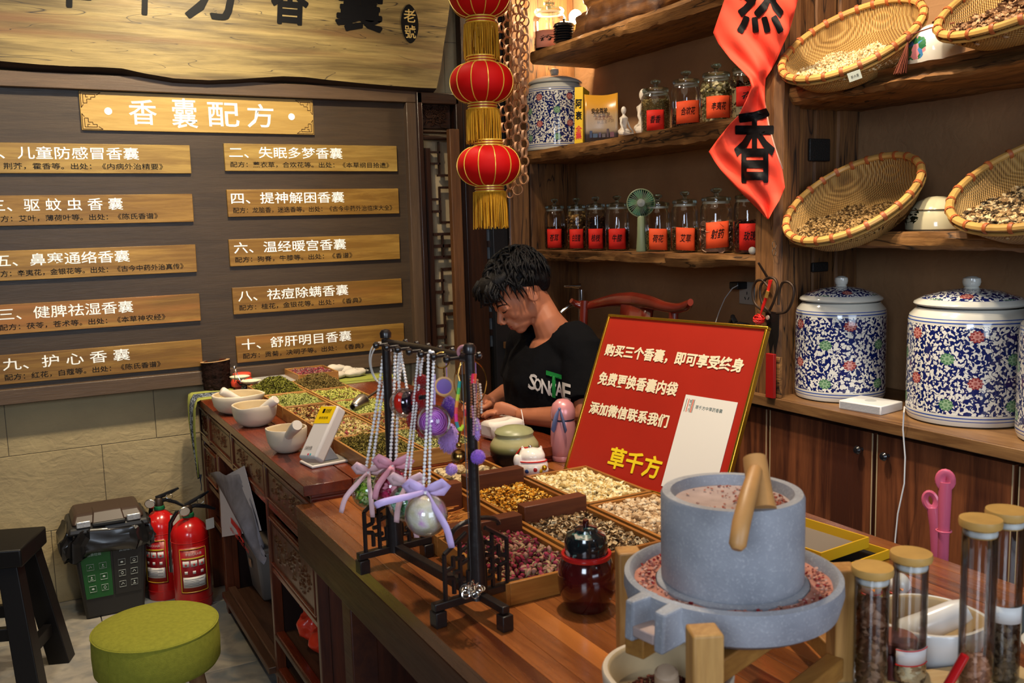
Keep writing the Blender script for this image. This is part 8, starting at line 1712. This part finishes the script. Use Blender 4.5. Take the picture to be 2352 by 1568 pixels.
chain('wood ring chain just right of the lanterns, half hidden', 1166, 1172, 455, 3.16, 3)
chain('wood ring chain partly behind the middle lantern', 1150, 1160, 400, 3.20, 4)
chain('short bright wood ring chain near the lit jar', 1194, 1196, 250, 3.12, 5)
# ================================================================== FLOOR THINGS
# green stool
c = at(358, 1446, z=.43); t = thing('round_stool', 'round padded green stool with wooden legs', 'stool', (c.x, c.y, 0)); m_gs = plain('green_fabric', hexc('#86852e'), .95, bmp=.35, bs=500, var=.10, vs=90); Rs = .157
MB().lathe([(0, .335), (Rs*.96, .335), (Rs, .345), (Rs*1.012, .39), (Rs, .437), (Rs*.985, .444), (Rs*.93, .449), (Rs*.6, .455), (0, .457)], 64).build('cushion', m_gs, t)
MB().tube([(Rs*.995*math.cos(2*PI*i/64), Rs*.995*math.sin(2*PI*i/64), .441) for i in range(64)], .0028, 6, closed=True).build('piping', m_gs, t)
for a in (.6, 2.2, 3.8): MB().tube([((Rs*1.013)*math.cos(a), (Rs*1.013)*math.sin(a), z) for z in (.345, .37, .39, .41, .436)], .0014, 4).build('seam', m_gs, t)
m_lw = wood('stool_leg_wood', hexc('#8a6440'), hexc('#b88c5c'), 2, 1.3, .5)
for k in range(4): a = PI/4+k*PI/2-.5; MB().tube([(Rs*.55*math.cos(a), Rs*.55*math.sin(a), .336), (Rs*.95*math.cos(a), Rs*.95*math.sin(a), 0)], [.024, .015], 14).build('leg', m_lw, t)
# black bench
A = at(105, 1210, z=.47); foot = at(112, 1500, z=0)
A = at(105, 1207, z=.48); t = thing('black_stool', 'black lacquered wooden stool with splayed legs at the left edge', 'stool', (A.x-.24, A.y-.02, 0), -.34); m_bl = plain('black_lacquer', (.006, .005, .005), .42, spec=.3)
o = t.location.copy(); 
q = [(-.24, -.14), (.22, -.14), (.22, .10), (-.24, .10)]
MB().prism([(x, y) for x, y in q], .420, .480, 0).build('seat', m_bl, t, bevel=.006)
fx_ = foot.x-o.x; 
for (sx, sy, ex, ey) in ((.17, .06, .235, .09), (.17, -.10, .225, -.16), (-.19, .06, -.25, .09), (-.19, -.10, -.25, -.16)):
    mb = MB(); w2 = .031
    mb.add([(sx-w2, sy-w2, .421), (sx+w2, sy-w2, .421), (sx+w2, sy+w2, .421), (sx-w2, sy+w2, .421), (ex-w2*1.1, ey-w2*1.1, 0), (ex+w2*1.1, ey-w2*1.1, 0), (ex+w2*1.1, ey+w2*1.1, 0), (ex-w2*1.1, ey+w2*1.1, 0)], [(0, 1, 2, 3), (7, 6, 5, 4), (4, 5, 1, 0), (5, 6, 2, 1), (6, 7, 3, 2), (7, 4, 0, 3)]); mb.build('leg', m_bl, t, smooth=0, bevel=.003)
for a, c_ in (((.215, .08, .13), (.205, -.145, .13)), ((-.235, .08, .13), (-.23, -.145, .13)), ((.20, .075, .20), (-.22, .075, .20)), ((.195, -.125, .20), (-.215, -.125, .20))):
    d = V(c_)-V(a); MB().box((0, 0, 0), (d.length-.04, .026, .042), 0, Tm(*((V(a)+V(c_))/2)) @ Rm(math.atan2(d.y, d.x), 'Z')).build('stretcher', m_bl, t, bevel=.002)
# bin
B0, B1 = at(208, 1414, z=0), at(372, 1372, z=0); t = thing('waste_bin', 'black and green sorting waste bin with a black bag, against the wall', 'bin', ((B0.x+B1.x)/2-.045, 3.86, 0)); t.scale = (.84, 1, .97); m_bb = plain('bin_black', (.016, .015, .015), .45); m_bg = plain('bin_green', (.008, .085, .018), .45)
W1 = .20; 
def taper(x0, x1, xt0, xt1, y0, y1, yt0, yt1, z0, z1): return ([(x0, y0, z0), (x1, y0, z0), (x1, y1, z0), (x0, y1, z0), (xt0, yt0, z1), (xt1, yt0, z1), (xt1, yt1, z1), (xt0, yt1, z1)], [(3, 2, 1, 0), (4, 5, 6, 7), (0, 1, 5, 4), (1, 2, 6, 5), (2, 3, 7, 6), (3, 0, 4, 7)])
MB().add(*taper(-.125, .125, -.16, .16, -.09, .09, -.115, .115, 0, .34)).build('body', m_bb, t, smooth=30, bevel=.012)
for q, mm, nm in ((-1, m_bg, 'green_panel'), (1, m_bb, 'black_panel')):
    x0, x1 = (-.112, -.004) if q < 0 else (.004, .112); mb = MB(); 
    f = lambda x, z: (x*(1+.22*z/.34), -.0915-.025*z/.34-.002, z)
    mb.add([f(x0, .085), f(x1, .085), f(x1, .275), f(x0, .275)]+[tuple(V(f(x, z))+V((0, .003, 0))) for x, z in ((x0, .085), (x1, .085), (x1, .275), (x0, .275))], [(0, 1, 2, 3), (7, 6, 5, 4), (4, 5, 1, 0), (5, 6, 2, 1), (6, 7, 3, 2), (7, 4, 0, 3)]); pn = mb.build(nm, mm, t, smooth=0, bevel=.003)
    m_ic = plain('icon_grey', (.42, .46, .44), .5)
    for i in range(2):
        for j in range(3):
            cx, cz = (x0+x1)/2+(i-.5)*.046, .125+j*.046; F_ = [f(cx+dx, cz+dz) for dx, dz in ((-.013, -.012), (.013, -.012), (.013, .012), (-.013, .012))]
            MB().tube([V(p)+V((0, -.0015, 0)) for p in F_], .0008, 4, closed=True).build('icon_frame', m_ic, pn, smooth=0); k = (i*3+j+(q > 0)*2) % 4; c_ = V(f(cx, cz))+V((0, -.002, 0)); ib = MB()
            if k == 0: ib.ball(c_, (.006, .001, .004), 8, 5)
            elif k == 1: ib.ball(c_+V((0, 0, .002)), (.003, .001, .004), 8, 5); ib.tube([c_+V((-.006, 0, -.006)), c_+V((.006, 0, -.006))], .001, 4)
            elif k == 2: ib.tube([c_+V((-.006, 0, -.004)), c_+V((0, 0, .005)), c_+V((.006, 0, -.002))], .0013, 4)
            else: ib.tube([c_+V((.005*math.cos(a), 0, .005*math.sin(a))) for a in [2*PI*n_/10 for n_ in range(10)]], .001, 4, closed=True)
            ib.build('icon', m_ic, pn, smooth=0)
    a, b_ = f((x0+x1)/2-.03, .262), f((x0+x1)/2+.03, .262); lettering('panel_lettering', '厨余垃圾' if q < 0 else '其他垃圾', m_ic, pn, V(a)+V((0, -.002, 0)), (1, 0, 0), (0, 0, 1), .06, .012)
# bag skirt
P = []; r = np.random.default_rng(14); nz_ = r.normal(0, .005, (8, 60))
for j, (z, k) in enumerate(((.372, 1.0), (.362, 1.05), (.345, 1.09), (.322, 1.12), (.300, 1.13), (.282, 1.10), (.272, 1.06), (.275, 1.02))):
    row = []
    for i in range(60):
        a = 2*PI*i/60; ex = abs(math.cos(a))**.35*math.copysign(1, math.cos(a)); ey = abs(math.sin(a))**.35*math.copysign(1, math.sin(a)); w_ = .006*math.sin(i*2.3)+nz_[j][i]*(.5+j*.15); row.append(((.166*k+w_)*ex-(.02 if j in (3, 4, 5, 6) and ex < 0 else 0), (.119*k+w_)*ey, z+.010*math.sin(i*.9+j)-(.02 if ex < -.5 and j > 3 else 0)))
    P.append(row)
MB().grid(P, closed_u=True).build('bin_bag', plain('bag_black', (.012, .011, .011), .22, coat=.3), t, smooth=25, solid=.001)
lid = MB().add(*taper(-.175, .175, -.165, .165, -.127, .127, -.118, .118, .355, .385)).build('lid', m_bb, t, smooth=30, bevel=.010)
MB().add(*taper(-.155, .155, -.135, .135, -.108, .108, -.070, .090, .386, .425)).build('lid_top', plain('bin_brown', hexc('#3c2c24'), .45), t, smooth=30, bevel=.012)
MB().add(*taper(-.07, .07, -.06, .06, -.112, .0, -.076, .0, .387, .429)).build('lid_flap', plain('bin_brown', hexc('#3c2c24'), .45), t, smooth=30, bevel=.006)
for q in (-1, 1): MB().box((q*.105, -.118, .395), (.06, .012, .026)).build('latch', plain('latch_silver', (.55, .55, .56), .3, .7, var=.3, vs=90), t, bevel=.004)
MB().box((0, -.120, .388), (.14, .014, .016)).build('lid_handle', m_bb, t, bevel=.005)
# fire extinguishers
m_fx = plain('extinguisher_red', (.48, .008, .008), .22, coat=.5)
def extinguisher(label, loc, rz, R, tagside=1):
    t = thing('fire_extinguisher', label, 'extinguisher', loc, rz, 'red fire extinguishers by the bin'); t.scale = (1, 1, .84)
    MB().lathe([(0, .006), (R*.9, .006), (R*.97, 0), (R, .008), (R, .33), (R*.97, .36), (R*.82, .39), (R*.5, .415), (R*.28, .425), (R*.26, .436)], 48).build('cylinder', m_fx, t, smooth=45)
    for z in (.045, .325): MB().tube([(R*1.001*math.cos(2*PI*i/48), R*1.001*math.sin(2*PI*i/48), z) for i in range(48)], .0012, 5, closed=True).build('seam_ring', m_fx, t)
    MB().lathe([(R*.30, .428), (R*.33, .432), (R*.30, .446), (R*.2, .448)], 20).build('green_collar', plain('collar_green', (.01, .14, .05), .4), t)
    MB().lathe([(.017, .446), (.017, .478), (.012, .485), (0, .486)], 16).build('valve', m_iron, t)
    mb = MB(); mb.lathe([(0, -.004), (.021, -.004), (.022, .006), (.020, .0075)], 24, 0, Tm(-.022, -.030, .468) @ Rm(PI/2, 'X')); g = mb.build('gauge', plain('steel', (.6, .58, .55), .25, 1), t); MB().lathe([(0, .0078), (.019, .0078)], 20, 0, Tm(-.022, -.030, .468) @ Rm(PI/2, 'X')).build('gauge_face', plain('gauge_face', (.35, .30, .26), .3), t)
    MB().tube([(-.01, 0, .485), (.02, 0, .497), (.055, -.004, .515), (.085, -.006, .532)], [.009, .010, .009, .005], 8, flat=.6).build('upper_lever', m_blk, t)
    MB().tube([(0, 0, .470), (.03, 0, .474), (.07, -.004, .462), (.105, -.006, .440)], [.009, .010, .009, .006], 8, flat=.6).build('lower_lever', m_blk, t)
    MB().tube([V((.048+.013*math.cos(a), -.012, .494+.011*math.sin(a))) for a in [2*PI*i/16 for i in range(16)]], .0013, 5, closed=True).build('safety_pin_ring', plain('steel', (.6, .58, .55), .25, 1), t)
    MB().tube([(-.018, .0, .462), (-.035, .02, .455), (-.055, .045, .40), (-.060, .055, .30), (-.058, .058, .16)], [.008, .009, .009, .009, .012], 10).build('hose', m_blk, t)
    MB().box((.062*tagside, -.050, .385), (.036, .0012, .05), 0, Rm(.25*tagside, 'Z')).build('paper_tag', plain('tag_white', (.62, .58, .52), .6), t, smooth=0)
    # label
    a0 = -1.75; hw = .78; R2 = R+.0008
    def patch(nm, u0, u1, z0, z1, mm, dr=0, par=None): return MB().grid([[((R2+dr)*math.cos(a0+u0+(u1-u0)*i/10), (R2+dr)*math.sin(a0+u0+(u1-u0)*i/10), z) for i in range(11)] for z in (z0, z1)]).build(nm, mm, par or t, solid=.0004)
    lb = patch('label', -hw, hw, .085, .305, plain('label_red', (.30, .006, .012), .35)); yl = plain('label_yellow', hexc('#c8a828'), .4)
    pth = [(a0+u, z) for u, z in ([(-hw+.06, .095), (-hw+.06, .295)]+[(-hw+.06+(2*hw-.12)*i/8, .297) for i in range(9)]+[(hw-.06, .295), (hw-.06, .095)]+[(hw-.06-(2*hw-.12)*i/8, .093) for i in range(9)])]
    MB().tube([((R2+.0008)*math.cos(u), (R2+.0008)*math.sin(u), z) for u, z in pth], .0014, 4, closed=True).build('label_border', yl, lb)
    mw_ = plain('label_print', (.68, .64, .60), .4)
    patch('yellow_stripe', -.62, .62, .248, .256, yl, .001, lb)
    for k in range(3): patch('pictogram', -.58+k*.42, -.24+k*.42, .215, .242, mw_, .001, lb); MB().ball(((R2+.002)*math.cos(a0-.41+k*.42), (R2+.002)*math.sin(a0-.41+k*.42), .224), (.004, .004, .006), 8, 6).build('pictogram_mark', m_fx, lb)
    for k in range(3): patch('pictogram', -.50+k*.42, -.34+k*.42, .180, .194, mw_, .001, lb)
    patch('text_panel', -.60, .62, .115, .165, mw_, .001, lb)
    for k in range(5): patch('text_line', -.54, .50-(k % 2)*.3, .122+k*.008, .1232+k*.008, m_ink, .0016, lb)
    for ch, u, z, h in (('手', -.40, .268, .012), ('提', -.26, .268, .012), ('式', -.12, .268, .012), ('灭', .02, .268, .012), ('火', .16, .268, .012), ('器', .30, .268, .012)):
        an = a0+u; lettering('label_character', ch, mw_, lb, ((R2+.002)*math.cos(an), (R2+.002)*math.sin(an), z), (-math.sin(an+.06), math.cos(an+.06), 0), (0, 0, 1), .010, h)
    return t
extinguisher('red fire extinguisher in front with yellow-bordered label, nearest the desk', (.535, 3.70, 0), .15, .071)
extinguisher('red fire extinguisher behind, between the bin and the front one', (.452, 3.868, 0), -.5, .066, 1)
# under the desk: storage box, posters, red bag
t = thing('storage_box', 'translucent grey plastic storage box under the desk', 'box', (.825, 3.425, .0965), -.0); t.scale = (1, .78, 1); m_sb = plain('smoky_plastic', hexc('#8a8078'), .35, trans=.25, ior=1.2)
MB().add(*taper(-.10, .10, -.12, .12, -.11, .11, -.13, .13, 0, .19)).build('tub', m_sb, t, smooth=30, bevel=.012); MB().box((0, 0, .198), (.255, .275, .018)).build('lid', plain('lid_grey', hexc('#7a6c60'), .45), t, bevel=.006); MB().box((-.1215, 0, .130), (.002, .04, .03)).build('paper_sticker', plain('sticker_tan', hexc('#b08868'), .6), t, smooth=0)
def pap(pts, x): return [tuple(at(*p, x=x+dx)) for p, dx in pts]
t = thing('hazard_notice', 'white printed notice sheet with red symbol hanging inside the desk opening', 'paper', (.632, 3.1, .4)); o_ = V((.632, 3.1, .4)); m_pp = plain('notice_paper', hexc('#b4b0b8'), .7); m_rp2 = plain('notice_red', (.42, .01, .01), .5)
A, B, C_, D_ = [at(*p, x=.628)-o_ for p in ((503, 1100), (560, 1100), (600, 1218), (510, 1233))]
MB().add([tuple(v) for v in (D_, C_, B+V((0, -.02, .05)), A)]+[tuple(v+V((.001, 0, 0))) for v in (D_, C_, B+V((0, -.02, .05)), A)], [(0, 1, 2, 3), (7, 6, 5, 4), (4, 5, 1, 0), (5, 6, 2, 1), (6, 7, 3, 2), (7, 4, 0, 3)]).build('sheet', m_pp, t, smooth=0)
q = at(528, 1197, x=.626)-o_; ux_ = (at(562, 1194, x=.626)-at(528, 1197, x=.626)); L_ = ux_.length
MB().box((0, 0, 0), (.001, L_*.6, .020), 0, Tm(q.x-.001, q.y-L_*.4, q.z+.012)).build('red_block', m_rp2, t, smooth=0)
MB().tube([(q.x-.002, q.y-L_*.5, q.z-.012), (q.x-.002, q.y-L_*.75, q.z+.006), (q.x-.002, q.y-L_*.6, q.z+.02)], .003, 5).build('red_symbol', m_rp2, t); MB().tube([(q.x-.002, q.y-L_*.85, q.z-.010), (q.x-.002, q.y-L_*.5, q.z+.004)], .003, 5).build('red_symbol', m_rp2, t)
lettering('notice_lettering', '有害垃圾', m_rp2, t, (q.x-.002, q.y+.002, q.z-.030), (0, -1, 0), (0, 0, 1), L_*1.15, .014, bold=.01)
P = []; r = np.random.default_rng(9)
for j in range(14):
    u = j/13; a = at(482+(608-482)*u, 1086+(1298-1086)*u**.92, x=.606+.008*math.sin(u*9)); b_ = at(545+(606-545)*u+10*math.sin(u*PI), 1088+(1255-1088)*u, x=.622+.012*u); P.append([tuple(a.lerp(b_, i/6)+V((.008*math.sin(i*1.2+u*6), 0, .006*math.sin(u*13+i)))) for i in range(7)])
o = MB().grid(P).build('grey_sheet', plain('grey_sheet', hexc('#6c6a74'), .6, var=.25, vs=18), None, smooth=70, solid=.0012); tag(o, 'crumpled grey sheet drooping across the desk opening over the notice', 'sheet')
t = None; rb_m = MB(); r = np.random.default_rng(15)
base = V((.75, 2.57, .214)); 
for k in range(26): c = V((r.normal(0, .028), r.normal(0, .05), abs(r.normal(0, .05))+.028)); rb_m.ball(c, tuple(r.uniform(.032, .050, 3)), 10, 7)
rb_m.tube([(-.03, .08, .09), (-.05, .12, .16), (-.03, .14, .20)], [.03, .024, .03], 10)
o = rb_m.build('red_bag', plain('bag_red', (.62, .035, .012), .3, coat=.2), None); o.location = base; tx4 = bpy.data.textures.new('crumple', 'VORONOI'); tx4.noise_scale = .035
bake(o, [('REMESH', dict(mode='VOXEL', voxel_size=.005)), ('DISPLACE', dict(texture=tx4, strength=.022, texture_coords='LOCAL')), ('SMOOTH', dict(iterations=1))])
mz = min(v.co.z for v in o.data.vertices); o.location.z = .2135-mz+.0; tag(o, 'crumpled orange-red plastic bag on the desk pedestal shelf', 'bag')
